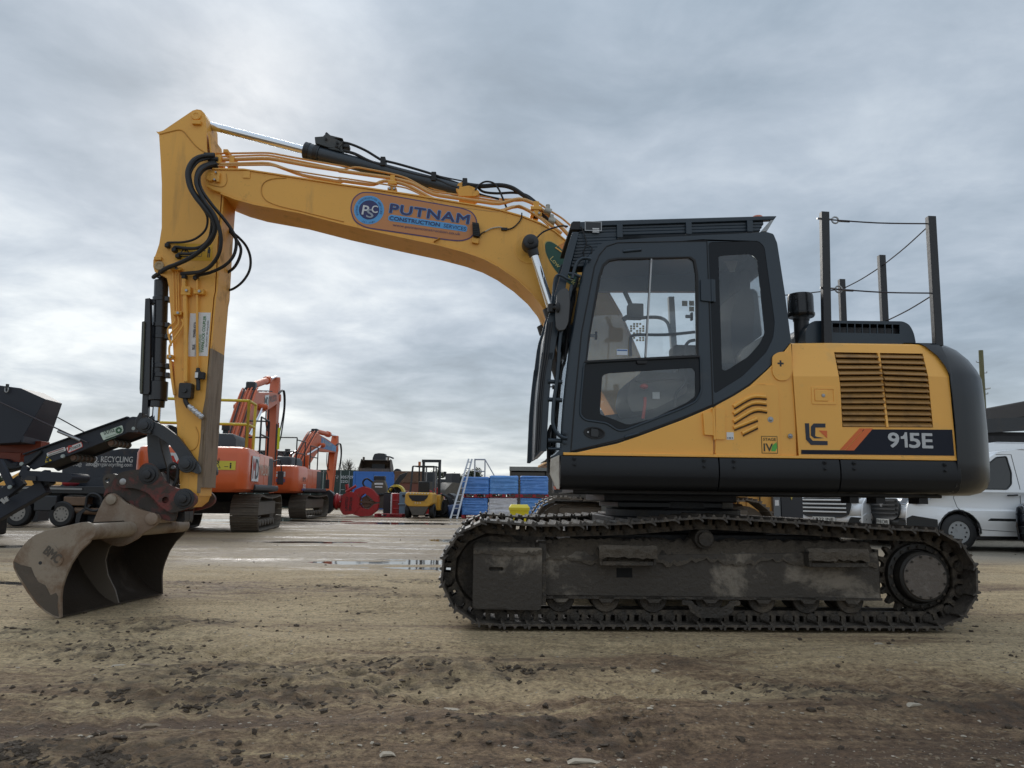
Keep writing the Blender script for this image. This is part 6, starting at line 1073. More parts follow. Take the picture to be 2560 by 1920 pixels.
# coupler lug at the back and arm-end boss
q_ = chop(EE(K1, .05, (130, 620), (160, 570), (210, 538), (300, 538), (350, 550), (330, 620), (260, 700), (200, 760), (170, 800), (150, 720)), .02); a, c = E(zm(K1, (210, 640))[0], .05); m = MB(); m.plate(q_, .02, .07, holes=[[(a + .022 * math.cos(t), c + .022 * math.sin(t)) for t in [2 * math.pi * k / 14 for k in range(14)]]]); obj('lifting_eye', m, GryS, QC, bevel=.005)
a, c = E(zm(R1, (1600, 1105))[0], .1); m = MB(); m.lathe((a - .14, -.14, c + .02), (0, 1, 0), [(0, .11), (.3, .11)], 28); obj('arm_end_boss', m, GryS, AR, bevel=.006)
# --- bucket
BK = bpy.data.objects.new('bucket', None); COL.objects.link(BK); BK.parent = EX
# near side sits at by0, far side at by1 (from where the edge meets the ground)
gn, gf = G(152, 1547) - ORG, G(408, 1487) - ORG; by0, by1 = gn.dot(V), gf.dot(V); print('bucket y', by0, by1, gn.dot(U), gf.dot(U))
sp_ = [(lambda q: (q[0], q[1]))(E(p, by0)) for p in zm(L2, (800, 340), (860, 335), (905, 350), (935, 395), (925, 460), (880, 540), (780, 640), (700, 760), (640, 900), (610, 1000), (600, 1080), (598, 1180), (600, 1310), (575, 1320), (540, 1312), (440, 1255), (350, 1170), (270, 1060), (210, 960), (165, 880), (130, 800), (125, 740), (160, 660), (210, 590), (270, 520), (340, 465), (450, 420), (600, 385))]
zmin = min(z for x, z in sp_); sp_ = [(x, z - zmin * (1 - min(1, z / .6)) + .0) for x, z in sp_]
m = MB(); m.plate(sp_, by0, by0 + .022); obj('bucket_side_plate', m, Bkt, BK, bevel=.003)
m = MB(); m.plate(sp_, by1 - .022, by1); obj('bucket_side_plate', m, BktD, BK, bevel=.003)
# wrapper: along the back of the outline from lip (bottom) up to the tube
back = sp_[12:] + sp_[:1]; bk_in = []
m = MB(); rg = []
for i_, (x, z_) in enumerate(back):
    d = Vector(back[min(i_ + 1, len(back) - 1)]) - Vector(back[max(i_ - 1, 0)]); d.normalize(); n_ = Vector((d.y, -d.x)) * -.016
    if i_ == 0: n_ = Vector((0, .012))
    cc_ = Vector((sum(p[0] for p in sp_) / len(sp_), sum(p[1] for p in sp_) / len(sp_))); p = Vector((x, z_))
    if (p + n_ - cc_).length > (p - n_ - cc_).length: n_ = -n_
    q_ = p + n_; p = p + n_ * .15; rg.append([(p.x, by0 + .021, p.y), (p.x, by1 - .021, p.y), (q_.x, by1 - .021, q_.y), (q_.x, by0 + .021, q_.y)])
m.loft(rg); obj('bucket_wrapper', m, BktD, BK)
# centre web inside
ctr = E(zm(L2, (600, 1310))[0], by0); wy = (by0 + by1) / 2 + .02
inn = [sp_[i_] for i_ in (12, 11, 10, 9, 8, 7, 6)]; web = []
wb = [(x, z) for x, z in back[:10]]; front = [(x * .45 + sp_[18][0] * .55 if k > 1 else x, z) for k, (x, z) in enumerate([sp_[12], sp_[11], sp_[10], sp_[9], sp_[8], sp_[7], sp_[6]])]
cxb, czb = sum(p[0] for p in sp_) / len(sp_), sum(p[1] for p in sp_) / len(sp_)
fr_ = [sp_[12], (sp_[12][0] - .04, .12), (sp_[12][0] - .11, .24), (sp_[12][0] - .14, .36), (sp_[12][0] - .12, .46), (sp_[12][0] - .0, .60)]
bkw = [p for p in back if p[1] < .62][::-1]
m = MB(); m.plate([(x, z + .004) for x, z in fr_] + bkw[:-1], wy - .008, wy + .008); obj('bucket_web', m, mat('web_steel', (.13, .105, .08), .5, dirt=.4, dcol=(.2, .16, .12)), BK, bevel=.002)
# torque tube across the top
tc_ = E(zm(L2, (918, 430))[0], by0); rT = .052 + .02
tz = (E(zm(L2, (930, 352))[0], by0 + .03)[1] + E(zm(L2, (925, 515))[0], by0 + .03)[1]) / 2; rT = (E(zm(L2, (930, 352))[0], by0 + .03)[1] - E(zm(L2, (925, 515))[0], by0 + .03)[1]) / 2; tx = E(zm(L2, (900, 430))[0], by0)[0] - .03
m = MB(); m.cyl((tx, by0 + .02, tz), (tx, by1 - .02, tz), rT, n=32); obj('torque_tube', m, Bkt, BK)
# the side plates end in a rounded ear over the tube
for yy in (by0 + .0005, by1 - .0225): m = MB(); m.lathe((tx, yy - .0015, tz), (0, 1, 0), [(0, rT * 1.04), (.025, rT * 1.04)], 28); obj('tube_end', m, Bkt, BK, bevel=.003)
# hanger ears
ev0 = -.235; ear = chop(EE(L2, ev0 - .02, (1040, 110), (1080, 60), (1140, 50), (1190, 90), (1260, 150), (1400, 215), (1480, 235), (1545, 250), (1578, 290), (1570, 350), (1530, 385), (1420, 450), (1380, 495), (1300, 540), (1210, 580), (1100, 560), (1000, 500), (930, 350), (980, 230)), .03)
for s_ in (-1, 1):
    ya, yb = sorted((s_ * .25, s_ * .285)); m = MB(); m.plate(ear if s_ < 0 else [p for p in ear if p[1] > tz + rT * .6], ya, yb); obj('bucket_ear', m, mat('ear_steel', (.20, .135, .09), .5, dirt=.5, dcol=(.34, .29, .23), dscale=3, var=.25, bump=.2) if s_ < 0 else Bkt, BK, bevel=.005)
for p, r in (((1100, 115), .042), ((1500, 305), .050)):
    a, c = E(zm(L2, p)[0], -.29); m = MB(); m.lathe((a, -.283, c), (0, -1, 0), [(0, r), (.018, r), (.022, r * .85), (.0221, .001)], 28); m.cyl((a, -.25, c), (a, .25, c), r * .8); obj('bucket_pin', m, mat('pin_end', (.24, .17, .12), .5, dirt=.5, dcol=(.34, .28, .22), dscale=20) if p[0] > 1200 else Bkt, BK, bevel=.002)
# name plate lettering on the side, lift hole
pl_ = [(x, z) for x, z in [E(zm(L2, p)[0], by0 - .004) for p in ((412, 600), (450, 550), (520, 548), (570, 600), (625, 690), (622, 730), (580, 775), (540, 770), (470, 700), (415, 650))]]
m = MB(); m.plate(chop(pl_, .03), by0 - .006, by0 + .001); obj('name_plate', m, Bkt, BK, bevel=.003)
p, q_ = [Vector((*(lambda r: (r[0], by0 - .0062, r[1]))(E(zm(L2, t)[0], by0 - .006)),)) for t in ((425, 640), (560, 745))]; text('BMC', p, q_, .066, mat('cast_letter', (.09, .075, .06), .6, dirt=.5), BK, up=None, off=.03, depth=.003)
a, c = E(zm(L2, (398, 740))[0], by0); m = MB(); m.cyl((a, by0 - .001, c), (a, by0 + .002, c), .013, n=16); obj('plate_hole', m, BlkF, BK)
# worn, mud-polished lower band of the side plate
wb_ = [E(zm(L2, p)[0], by0 - .002) for p in ((130, 740), (200, 775), (300, 800), (330, 880), (370, 950), (440, 985), (470, 1040), (490, 1085), (545, 1060), (565, 1100), (560, 1200), (572, 1305), (520, 1290), (440, 1240), (360, 1160), (280, 1050), (220, 950), (170, 870), (138, 795))]; wb_ = [(x + .004, z - zmin * (1 - min(1, max(0, z) / .6)) + .004) for x, z in wb_]
m = MB(); m.plate(wb_, by0 - .0022, by0 - .0002); obj('mud_stain', m, mat('dark_mud_stain', (.075, .058, .043), .5, dirt=.4, dcol=(.13, .10, .075), dscale=5, var=.3, bump=.3, bscale=50), BK)

# the bucket hangs a few degrees askew on its coupler: its far side stands further towards the machine
skew = (gf.dot(U) - gn.dot(U)) / (by1 - by0)
for o in BK.children:
    if o.name.split('.')[0] in ('bucket_side_plate', 'bucket_wrapper', 'bucket_web', 'torque_tube', 'tube_end'):
        for v_ in o.data.vertices: v_.co.x += (v_.co.y - by0) * skew
# ---------------------------------------------------------------- things behind the excavator
OR_ = mat('orange_paint', (.66, .115, .028), .34, dirt=.12, dcol=(.22, .12, .07), dscale=1.6, var=.08, coat=.3)
ORf = mat('faded_orange_paint', (.56, .145, .07), .5, dirt=.25, dcol=(.34, .17, .11), dscale=2.5, var=.12)
ORd = mat('orange_paint_dirty', (.60, .12, .035), .5, dirt=.3, dcol=(.14, .08, .05), dscale=3, var=.12)
DkG = mat('dark_grey_plastic', (.028, .030, .034), .5, dirt=.15, dcol=(.12, .11, .1), dscale=3)
RailY = mat('yellow_rail', (.62, .46, .04), .45, dirt=.15)
TrkM = mat('muddy_track_steel', (.105, .085, .065), .6, dirt=.5, dcol=(.17, .14, .105), dscale=5, var=.25, bump=.3)
TrkD = mat('dark_track_gap', (.02, .018, .016), .8, dirt=.4)
def bg_track(root, xc, w_, L_, h_, name='track', nsh=None):
    """crawler track along local y, centre xc, from y0 to y0+L_"""
    T = bpy.data.objects.new(name, None); COL.objects.link(T); T.parent = root
    r = h_ / 2 - .04; y0, y1 = -L_ / 2 + r, L_ / 2 - r; per = 2 * (y1 - y0) + 2 * math.pi * r; n = nsh or int(per / .2); sm_ = None
    def pos(s):
        s %= per
        if s < y1 - y0: return (y0 + s, .04 + .0, 0)
        s -= y1 - y0
        if s < math.pi * r: t = s / r; return (y1 + r * math.sin(t), .04 + r - r * math.cos(t), t)
        s -= math.pi * r
        if s < y1 - y0: q = s / (y1 - y0); return (y1 - s, .04 + 2 * r - .07 * math.sin(math.pi * q), math.pi)
        s -= y1 - y0; t = math.pi + s / r; return (y0 + r * math.sin(t), .04 + r - r * math.cos(t), t)
    for k in range(n):
        y, z_, t = pos(k * per / n)
        if sm_ is None:
            m = MB(); q = per / n / 2; m.box(-w_ / 2, w_ / 2, -q * .96, q * .96, -.012, .012); 
            for yy in (-q * .7, 0, q * .7): m.box(-w_ / 2, w_ / 2, yy - .008, yy + .008, -.042, -.010)
            o = obj('track_shoe', m, TrkM, T); sm_ = o.data
        else: o = obj('track_shoe', None, None, T, mesh=sm_)
        o.location = (xc, y, z_); o.rotation_euler = (t, 0, 0)
    m = MB(); m.box(xc - w_ * .30, xc + w_ * .30, y0 - .05, y1 + .05, h_ * .42, h_ * .80); m.loft([[(xc - w_ * .3, y0, h_ * .8), (xc, y0, h_ * .9), (xc + w_ * .3, y0, h_ * .8)], [(xc - w_ * .3, y1, h_ * .8), (xc, y1, h_ * .9), (xc + w_ * .3, y1, h_ * .8)]]); obj('track_frame', m, TrkM, T, bevel=.02)
    for k in range(7): yy = y0 + (y1 - y0) * (k + .5) / 7; m = MB(); m.lathe((xc - w_ * .32, yy, .22), (1, 0, 0), [(0, .09), (w_ * .08, .12), (w_ * .56, .12), (w_ * .64, .09)], 14); obj('bottom_roller', m, TrkM, T)
    for yy in (y0, y1): m = MB(); m.lathe((xc - w_ * .18, yy, .04 + r), (1, 0, 0), [(0, r * .5), (0, r - .09), (w_ * .36, r - .09), (w_ * .36, r * .5)], 24); obj('idler_wheel', m, TrkM, T)
    return T
def orange_machine(label, loc, rz, decor, sc_=1.0, boomcol=ORf, H1=1.27, H2=2.62, elbow=None, guard=True):
    """tracked excavator seen from behind, heading along local +y; origin at slew centre on the ground"""
    R = thing('excavator', label, 'excavator', loc, rz, 'orange excavators facing away', scale=sc_)
    for s_ in (-1, 1): bg_track(R, s_ * 1.26, .76, 4.3, 1.06)
    m = MB(); m.box(-.95, .95, -1.3, 1.3, .5, .85); m.cyl((0, 0, .8), (0, 0, 1.18), .65, n=28); obj('car_body', m, TrkD, R, bevel=.03)
    # house: counterweight at the back, side doors, roof hood
    zc0, zc1 = H1, H2
    def plan(f, z_, rx, yb, r=.28):
        pts = []
        for sx, a0 in ((1, 0), (-1, 90)):
            pass
        pts = [(rx, -1.35), (rx, yb + r)]
        pts += [(rx - r + r * math.cos(rad(-t)), yb + r + r * math.sin(rad(-t))) for t in range(10, 91, 10)]
        pts += [(-rx + r + r * math.cos(rad(-t)), yb + r + r * math.sin(rad(-t))) for t in range(90, 181, 10)] + [(-rx, -1.35)]
        return [(x, y, z_) for x, y in pts]
    m = MB(); m.loft([plan(0, zc0 - .03, 1.30, -2.95, .35), plan(0, zc0 + .06, 1.42, -3.05), plan(0, zc0 + .25, 1.45, -3.10), plan(0, zc1 - .2, 1.45, -3.08), plan(0, zc1 - .05, 1.41, -3.02), plan(0, zc1, 1.32, -2.92)]); obj('counterweight', m, OR_, R, bevel=.01, sm=50)
    m = MB(); m.box(-1.43, 1.43, -1.349, 1.2, zc0 + .05, zc1 - .08)
    obj('housing', m, OR_, R, bevel=.06, seg=4)
    for s_ in (1, -1):
        for k in range(3): m = MB(); xx = s_ * 1.43; m.box(min(xx, xx + s_ * .012), max(xx, xx + s_ * .012), -1.30 + k * .84, -.50 + k * .84, zc0 + .12, zc1 - .15); obj('side_door', m, OR_ if k < 2 else DkG, R, bevel=.006)
        m = MB(); m.loft([[(s_ * 1.25, y, zc0 - .02), (s_ * 1.46, y, zc0 + .03), (s_ * 1.49, y, zc0 + .1), (s_ * 1.47, y, zc0 + .2), (s_ * 1.25, y, zc0 + .2)] for y in (-1.9, 2.2)]); obj('side_sill', m, DkG, R, bevel=.02)
    m = MB(); m.box(-1.2, 1.2, -1.3, 2.1, 1.1, zc0 + .1); obj('deck_frame', m, TrkD, R)
    m = MB(); m.loft([[(-.95 * f, -2.3 + d, z_), (.95 * f, -2.3 + d, z_), (.95 * f, -.4, z_), (-.95 * f, -.4, z_)] for f, d, z_ in ((1, 0, zc1 - .1), (.98, .05, zc1 + .25), (.86, .2, zc1 + .42))]); obj('engine_hood', m, DkG, R, bevel=.04, seg=3)
    m = MB(); m.cyl((.35, -.9, zc1 + .3), (.35, -.9, zc1 + .75), .08, n=14); m.cyl((.35, -.9, zc1 + .6), (.35, -.9, zc1 + .82), .12, n=14); obj('exhaust_stack', m, Bks, R)
    # cab, front left
    C_ = bpy.data.objects.new('cab', None); COL.objects.link(C_); C_.parent = R
    cabp = [(.25, zc0 + .1), (.25, 2.95), (.4, 3.05), (1.9, 3.05), (2.25, 2.2), (2.25, zc0 + .1)]
    for xx in (-1.45, -.50): m = MB(); m.plate([(a, b) for a, b in cabp], 0, .05, holes=[[(.38, 2.0), (.38, 2.88), (1.75, 2.88), (2.05, 2.1), (2.05, 1.95)]]); m.v = [(xx + y, x, z_) for x, y, z_ in m.v]; obj('cab_side_frame', m, DkG, C_)
    m = MB(); m.box(-1.43, -.47, .3, 1.95, 3.03, 3.12); obj('cab_roof', m, DkG, C_, bevel=.03)
    m = MB(); m.box(-1.40, -.50, .26, .29, 2.0, 3.0); obj('rear_window_pane', m, Gdk, C_)
    # boom (along +y, centre x=.05)
    e = elbow or dict(foot=(.9, 2.0), k1=(1.35, 3.35), peak=(2.7, 5.35), tip=(6.1, 5.3), head=(6.65, 6.55), low=(5.9, 1.35))
    f, pk, tp_, hd_, lw = (Vector(e[k]) for k in ('foot', 'peak', 'tip', 'head', 'low'))
    B_ = bpy.data.objects.new('boom', None); COL.objects.link(B_); B_.parent = R
    d1 = (pk - f).normalized(); n1 = Vector((-d1.y, d1.x)); d2 = (tp_ - pk).normalized(); n2 = Vector((-d2.y, d2.x)); nm = (n1 + n2).normalized()
    upper = crm([(*(f + n1 * .22), 0), (*(f.lerp(pk, .45) + n1 * .44), 0), (*(pk + nm * .40 - d2 * .35), 0), (*(pk + nm * .36 + d2 * .25), 0), (*(pk.lerp(tp_, .5) + n2 * .30), 0), (*(tp_ + n2 * .17), 0)], 5)
    lower = crm([(*(tp_ - n2 * .17), 0), (*(pk.lerp(tp_, .5) - n2 * .34), 0), (*(pk - nm * .46 + d2 * .3), 0), (*(pk - nm * .42 - d1 * .4), 0), (*(f.lerp(pk, .4) - n1 * .32), 0), (*(f - n1 * .2), 0)], 5)
    m = MB(); m.plate([(p.x, p.y) for p in upper] + [(p.x, p.y) for p in lower], -.29, .29); m.v = [(.05 + y, x, z_) for x, y, z_ in m.v]; obj('boom_body', m, boomcol, B_, bevel=.012)
    for s_ in (-1, 1):
        mid_ = pk * .98 + d2 * .15 - nm * .1; m = MB(); m.cyl((.05 + s_ * .42, mid_.x, mid_.y), (.05 + s_ * .42, 2.0, 3.0), .055, n=14); obj('lift_piston', m, Chr, B_)
        m = MB(); m.cyl((.05 + s_ * .42, 2.0, 3.0), (.05 + s_ * .42, 2.15 + .1, 1.5), .11, n=16); obj('lift_cylinder', m, ORd, B_); m = MB(); m.cyl((.05 + s_ * .30, mid_.x, mid_.y), (.05 + s_ * .55, mid_.x, mid_.y), .13, n=18); m.cyl((.05 + s_ * .55, mid_.x, mid_.y), (.05 + s_ * .6, mid_.x, mid_.y), .08, n=12); obj('cylinder_boss', m, ORd, B_)
    # pipes and hoses on the boom's back
    for k, xx in enumerate((-.24, -.14, -.04, .08, .18, .27)):
        P = [Vector((.05 + xx, p.x, p.y + .06 + .02 * (k % 2))) for p in upper[2:-3]]; m = MB(); m.tube(P[:max(4, int(len(P) * (.55 if k % 2 else 1)))], .03 if k % 2 else .022, 6); obj('hydraulic_pipe', m, Rub if k in (1, 4) else ORd, B_)
    # arm
    A__ = bpy.data.objects.new('dipper_arm', None); COL.objects.link(A__); A__.parent = R
    da = (lw - hd_).normalized(); na = Vector((da.y, -da.x))
    if na.x > 0: na = -na
    pr = [hd_ + na * -.05, hd_ + na * .12 + da * .02, hd_ + na * .30 + da * .75, tp_ + na * .02 + da * .35 + na * .12, lw + na * .13, lw - na * .12, lw.lerp(hd_, .45) - na * .22, hd_ + da * 1.0 - na * .35, hd_ + da * .35 - na * .25]
    m = MB(); m.plate([(p.x, p.y) for p in pr], -.19, .19); m.v = [(.05 + y, x, z_) for x, y, z_ in m.v]; obj('arm_body', m, boomcol, A__, bevel=.012)
    cs_ = pk + nm * .62 + d2 * .35; dd = hd_ - cs_; m = MB(); P3_ = lambda p: (.05, p.x, p.y)
    m.cyl(P3_(cs_), P3_(cs_ + dd * .62), .13, n=18); m.cyl(P3_(cs_ + dd * .56), P3_(cs_ + dd * .64), .17, n=18); obj('arm_cylinder', m, ORd, B_); m = MB(); m.cyl(P3_(cs_ + dd * .62), P3_(hd_), .065, n=14); obj('arm_piston', m, Chr, B_)
    m = MB(); m.box(-.12, .22, cs_.x - .3, cs_.x + .1, cs_.y - .35, cs_.y + .12); obj('cylinder_lug', m, Bks, B_, bevel=.05)
    m = MB(); m.cyl((-.25, tp_.x, tp_.y), (.37, tp_.x, tp_.y), .16, n=20); obj('arm_pin', m, ORd, B_)
    for k, xx in enumerate((.33, .37)):
        a = tp_ - d2 * .5 + n2 * .2; m = MB(); m.tube([(xx, a.x, a.y), (xx + .08, tp_.x + .25 + k * .1, tp_.y + .35), (xx + .12, tp_.x + .5, tp_.y - .35), (xx + .06, tp_.x + .25, tp_.y - 1.3 - k * .3), (xx, tp_.x, tp_.y - 1.6 - k * .3)], .028, 6, sm=5); obj('looping_hose', m, Rub, A__)
    for k in range(2): m = MB(); a = pk.lerp(tp_, .75) - n2 * .3; m.tube([(.0 + .1 * k, a.x, a.y), (.0 + .1 * k, a.x + .05, a.y - .6), (.0, a.x + .45, a.y - .95), (.0, a.x + .85, a.y - .9)], .026, 6, sm=5); obj('looping_hose', m, Rub, A__)
    m = MB(); m.tube([(.29, (lw.lerp(hd_, t)).x - .05, (lw.lerp(hd_, t)).y) for t in (.05, .2, .4, .6)], .03, 6); obj('arm_pipe', m, ORd, A__)
    # rails on the deck
    for j, (x_, ya, yb, hh, mt) in enumerate(decor['rails']):
        for yy in (ya, yb): m = MB(); m.cyl((x_, yy, zc1 - .1), (x_, yy, zc1 + hh), .028 if mt is not RailY else .042, n=10); obj('deck_rail_post', m, mt, R)
        for zz_ in (hh, hh * .5): m = MB(); m.cyl((x_, ya, zc1 + zz_), (x_, yb, zc1 + zz_), .026 if mt is not RailY else .042, n=10); obj('deck_rail', m, mt, R)
    for x_, x2_, y_, hh, mt in decor['cross']:
        for zz_ in (hh, hh * .5): m = MB(); m.cyl((x_, y_, zc1 + zz_), (x2_, y_, zc1 + zz_), .026 if mt is not RailY else .042, n=10); obj('deck_rail', m, mt, R)
        for xx in (x_, x2_): m = MB(); m.cyl((xx, y_, zc1 - .1), (xx, y_, zc1 + hh), .028 if mt is not RailY else .042, n=10); obj('deck_rail_post', m, mt, R)
    # mirror on a stalk at the front right corner
    m = MB(); m.tube([(1.40, 1.5, zc1 - .2), (1.55, 1.8, zc1 - .15), (1.6, 1.9, zc1 - .5)], .02, 6, sm=3); obj('mirror_stalk', m, Bks, R); m = MB(); m.box(1.48, 1.68, 1.88, 1.93, zc1 - .95, zc1 - .5); obj('mirror', m, DkG, R, bevel=.03)
    return R
def box_print(root, name, x0, x1, y, z0, z1, mt): m = MB(); m.box(x0, x1, y - .004, y, z0, z1); return obj(name, m, mt, root)
# first orange machine: rear axis found from its counterweight at about 18.5 m
q = G(607, 1332); HD = rad(8); fw = Vector((-math.sin(HD), math.cos(HD), 0)); lf = Vector((-math.cos(HD), -math.sin(HD), 0)); q = q + fw * 1.83 + lf * 1.07; Xc, Yc = q.x, q.y
m1 = orange_machine('larger orange excavator with yellow handrails and a white MD panel, behind the arm', (Xc, Yc, 0), HD, sc_=.85, H1=1.14, H2=2.33, elbow=dict(foot=(.9, 1.8), peak=(4.1, 4.35), tip=(8.8, 5.1), head=(9.2, 6.05), low=(9.1, 1.1)), decor=dict(rails=[(1.22, -2.2, -1.2, 1.35, RailY), (1.3, -.6, .8, 1.05, Bks)], cross=[(-1.2, 1.22, -2.2, 1.35, RailY), (.6, 1.3, .8, 1.05, Bks)]))
# prints on it: MD panel on the right side, warning label on the back, name
def side_text(root, body, y0, y1, x, z_, h, mt, name='lettering'): return text(body, (x, y0, z_), (x, y1, z_), h, mt, root, name, depth=.004)
m = MB(); m.box(1.475, 1.482, -2.55, -1.55, 1.42, 2.12); obj('logo_panel', m, Wht, m1); side_text(m1, 'M', -2.45, -2.05, 1.486, 1.50, .54, flat('red_print', (.55, .05, .03), .5)); side_text(m1, 'D', -2.08, -1.65, 1.488, 1.50, .54, flat('slate_print', (.03, .07, .075), .5))
side_text(m1, 'MALDON', -1.25, .35, 1.455, 1.62, .32, mat('faded_print', (.60, .52, .42), .6, dirt=.5, dcol=(.5, .2, .1), dscale=8))
box_print(m1, 'warning_plate', .55, 1.15, -3.105, 1.70, 1.94, flat('label_yellow', (.66, .56, .06), .5)); m = MB(); m.plate(tri(.68, 1.81, .09), -3.113, -3.11, holes=[tri(.68, 1.805, .065)]); obj('warning_triangle', m, BlkF, m1)
m = MB(); m.box(1.0, 1.04, -3.112, -3.11, 1.74, 1.84); m.ball((1.02, -3.11, 1.87), .022); m.box(.86, .96, -3.112, -3.11, 1.78, 1.795); obj('warning_symbol', m, BlkF, m1)
box_print(m1, 'logo_panel', -.55, .05, -3.115, 1.5, 2.13, Wht); text('D', (-.22, -3.121, 1.59), (.02, -3.121, 1.59), .46, flat('slate_print2', (.03, .07, .075), .5), m1); text('M', (-.50, -3.121, 1.59), (-.22, -3.121, 1.59), .46, flat('red_print2', (.55, .05, .03), .5), m1); text('MALDON', (.1, -3.118, 1.87), (.72, -3.118, 1.87), .14, BlkF, m1)
# boom logo
side_x = .05 + .295
m = MB(); m.add([(side_x + .004, 5.2, 4.25), (side_x + .004, 6.1, 4.4), (side_x + .004, 6.1, 4.9), (side_x + .004, 5.2, 4.75)], [(0, 1, 2, 3)]); obj('logo_panel', m, Wht, m1, fix=False)
text('MD', (side_x + .008, 5.28, 4.33), (side_x + .008, 6.02, 4.46), .34, flat('slate_print3', (.04, .07, .075), .5), m1, depth=.004); text('MALDON', (side_x + .004, 6.25, 4.6), (side_x + .004, 7.9, 4.87), .26, flat('grey_print', (.14, .09, .08), .5), m1, depth=.004)
m = MB(); m.plate([(8.82, 4.0), (9.45, 4.0), (9.36, 2.2), (8.92, 2.2)], -.222, .222); m.v = [(.05 + y, x + .02, z_) for x, y, z_ in m.v]; obj('arm_guard', m, mat('dark_sleeve', (.04, .05, .055), .5, dirt=.2), m1)
m = MB(); m.box(1.55, 1.62, 1.0, 1.05, 2.5, 3.2); obj('reflective_strip', m, flat('hi_vis_yellow', (.62, .68, .02), .5), m1)
# second orange machine
q = G(741, 1297); a2 = rad(0)
m2 = orange_machine('smaller-looking orange excavator with a blue boom banner and 300 on its side, by the containers', (q.x - 1.07, q.y + 1.83, 0), a2, sc_=.85, H1=1.14, H2=2.30, decor=dict(rails=[(1.15, -2.3, -.9, 1.15, Bks), (1.3, -.5, .9, 1.0, Bks)], cross=[(-1.4, 1.15, -2.3, 1.25, Bks)]), boomcol=ORd, elbow=dict(foot=(.9, 1.8), peak=(4.9, 3.85), tip=(9.3, 3.7), head=(9.9, 4.55), low=(8.8, .85)))
side_text(m2, '300', -2.25, -1.75, 1.487, 1.32, .20, WhtF); m = MB(); m.box(1.477, 1.483, -2.35, -1.65, 1.24, 1.30); obj('logo_panel', m, flat('blue_plate', (.03, .05, .2), .5), m2); side_text(m2, 'M', -2.2, -1.85, 1.486, 1.62, .2, BlkF)
for k in range(2): box_print(m2, 'safety_sign', -1.2 + .0, -.3, -3.1, 1.42 + .36 * k, 1.66 + .38 * k, Wht)
box_print(m2, 'safety_sign', .35, .95, -3.112, 1.80, 2.02, Wht); box_print(m2, 'safety_sign', .35, .95, -3.112, 1.58, 1.72, flat('sign_purple', (.16, .1, .2), .5))
m = MB(); m.box(.40, .90, -3.119, -3.116, 1.93, 1.97); obj('sign_print', m, flat('sign_red', (.5, .05, .05), .5), m2)
bm = mat('banner_blue', (.10, .22, .42), .55, dirt=.2, dcol=(.3, .35, .4)); m = MB(); m.add([(side_x + .004, 5.3, 3.55), (side_x + .004, 8.9, 3.55), (side_x + .004, 8.9, 3.88), (side_x + .004, 5.3, 4.15)], [(0, 1, 2, 3)]); obj('boom_banner', m, bm, m2, fix=False)
text('BURNHAM', (side_x + .008, 5.6, 3.80), (side_x + .008, 7.6, 3.72), .24, flat('pale_print', (.45, .5, .55), .5), m2, depth=.004)
for k in range(3): y_ = 8.0 + k * .3; m = MB(); m.add([(side_x + .008, y_, 3.58), (side_x + .008, y_ + .1, 3.58), (side_x + .008, y_ + .14, 3.86), (side_x + .008, y_ + .04, 3.86)], [(0, 1, 2, 3)]); obj('banner_stripe', m, flat('stripe_blue', (.2, .5, .8), .5), m2, fix=False)
# coil of ribbed hose stacked on the hood
m = MB(); m.tube([(-1.0 + .045 * k, -1.6 + .12 * math.sin(k * .9), 2.86 + .10 * math.cos(k * .9)) for k in range(44)], .03, 6); obj('ribbed_hose', m, Bks, m2)
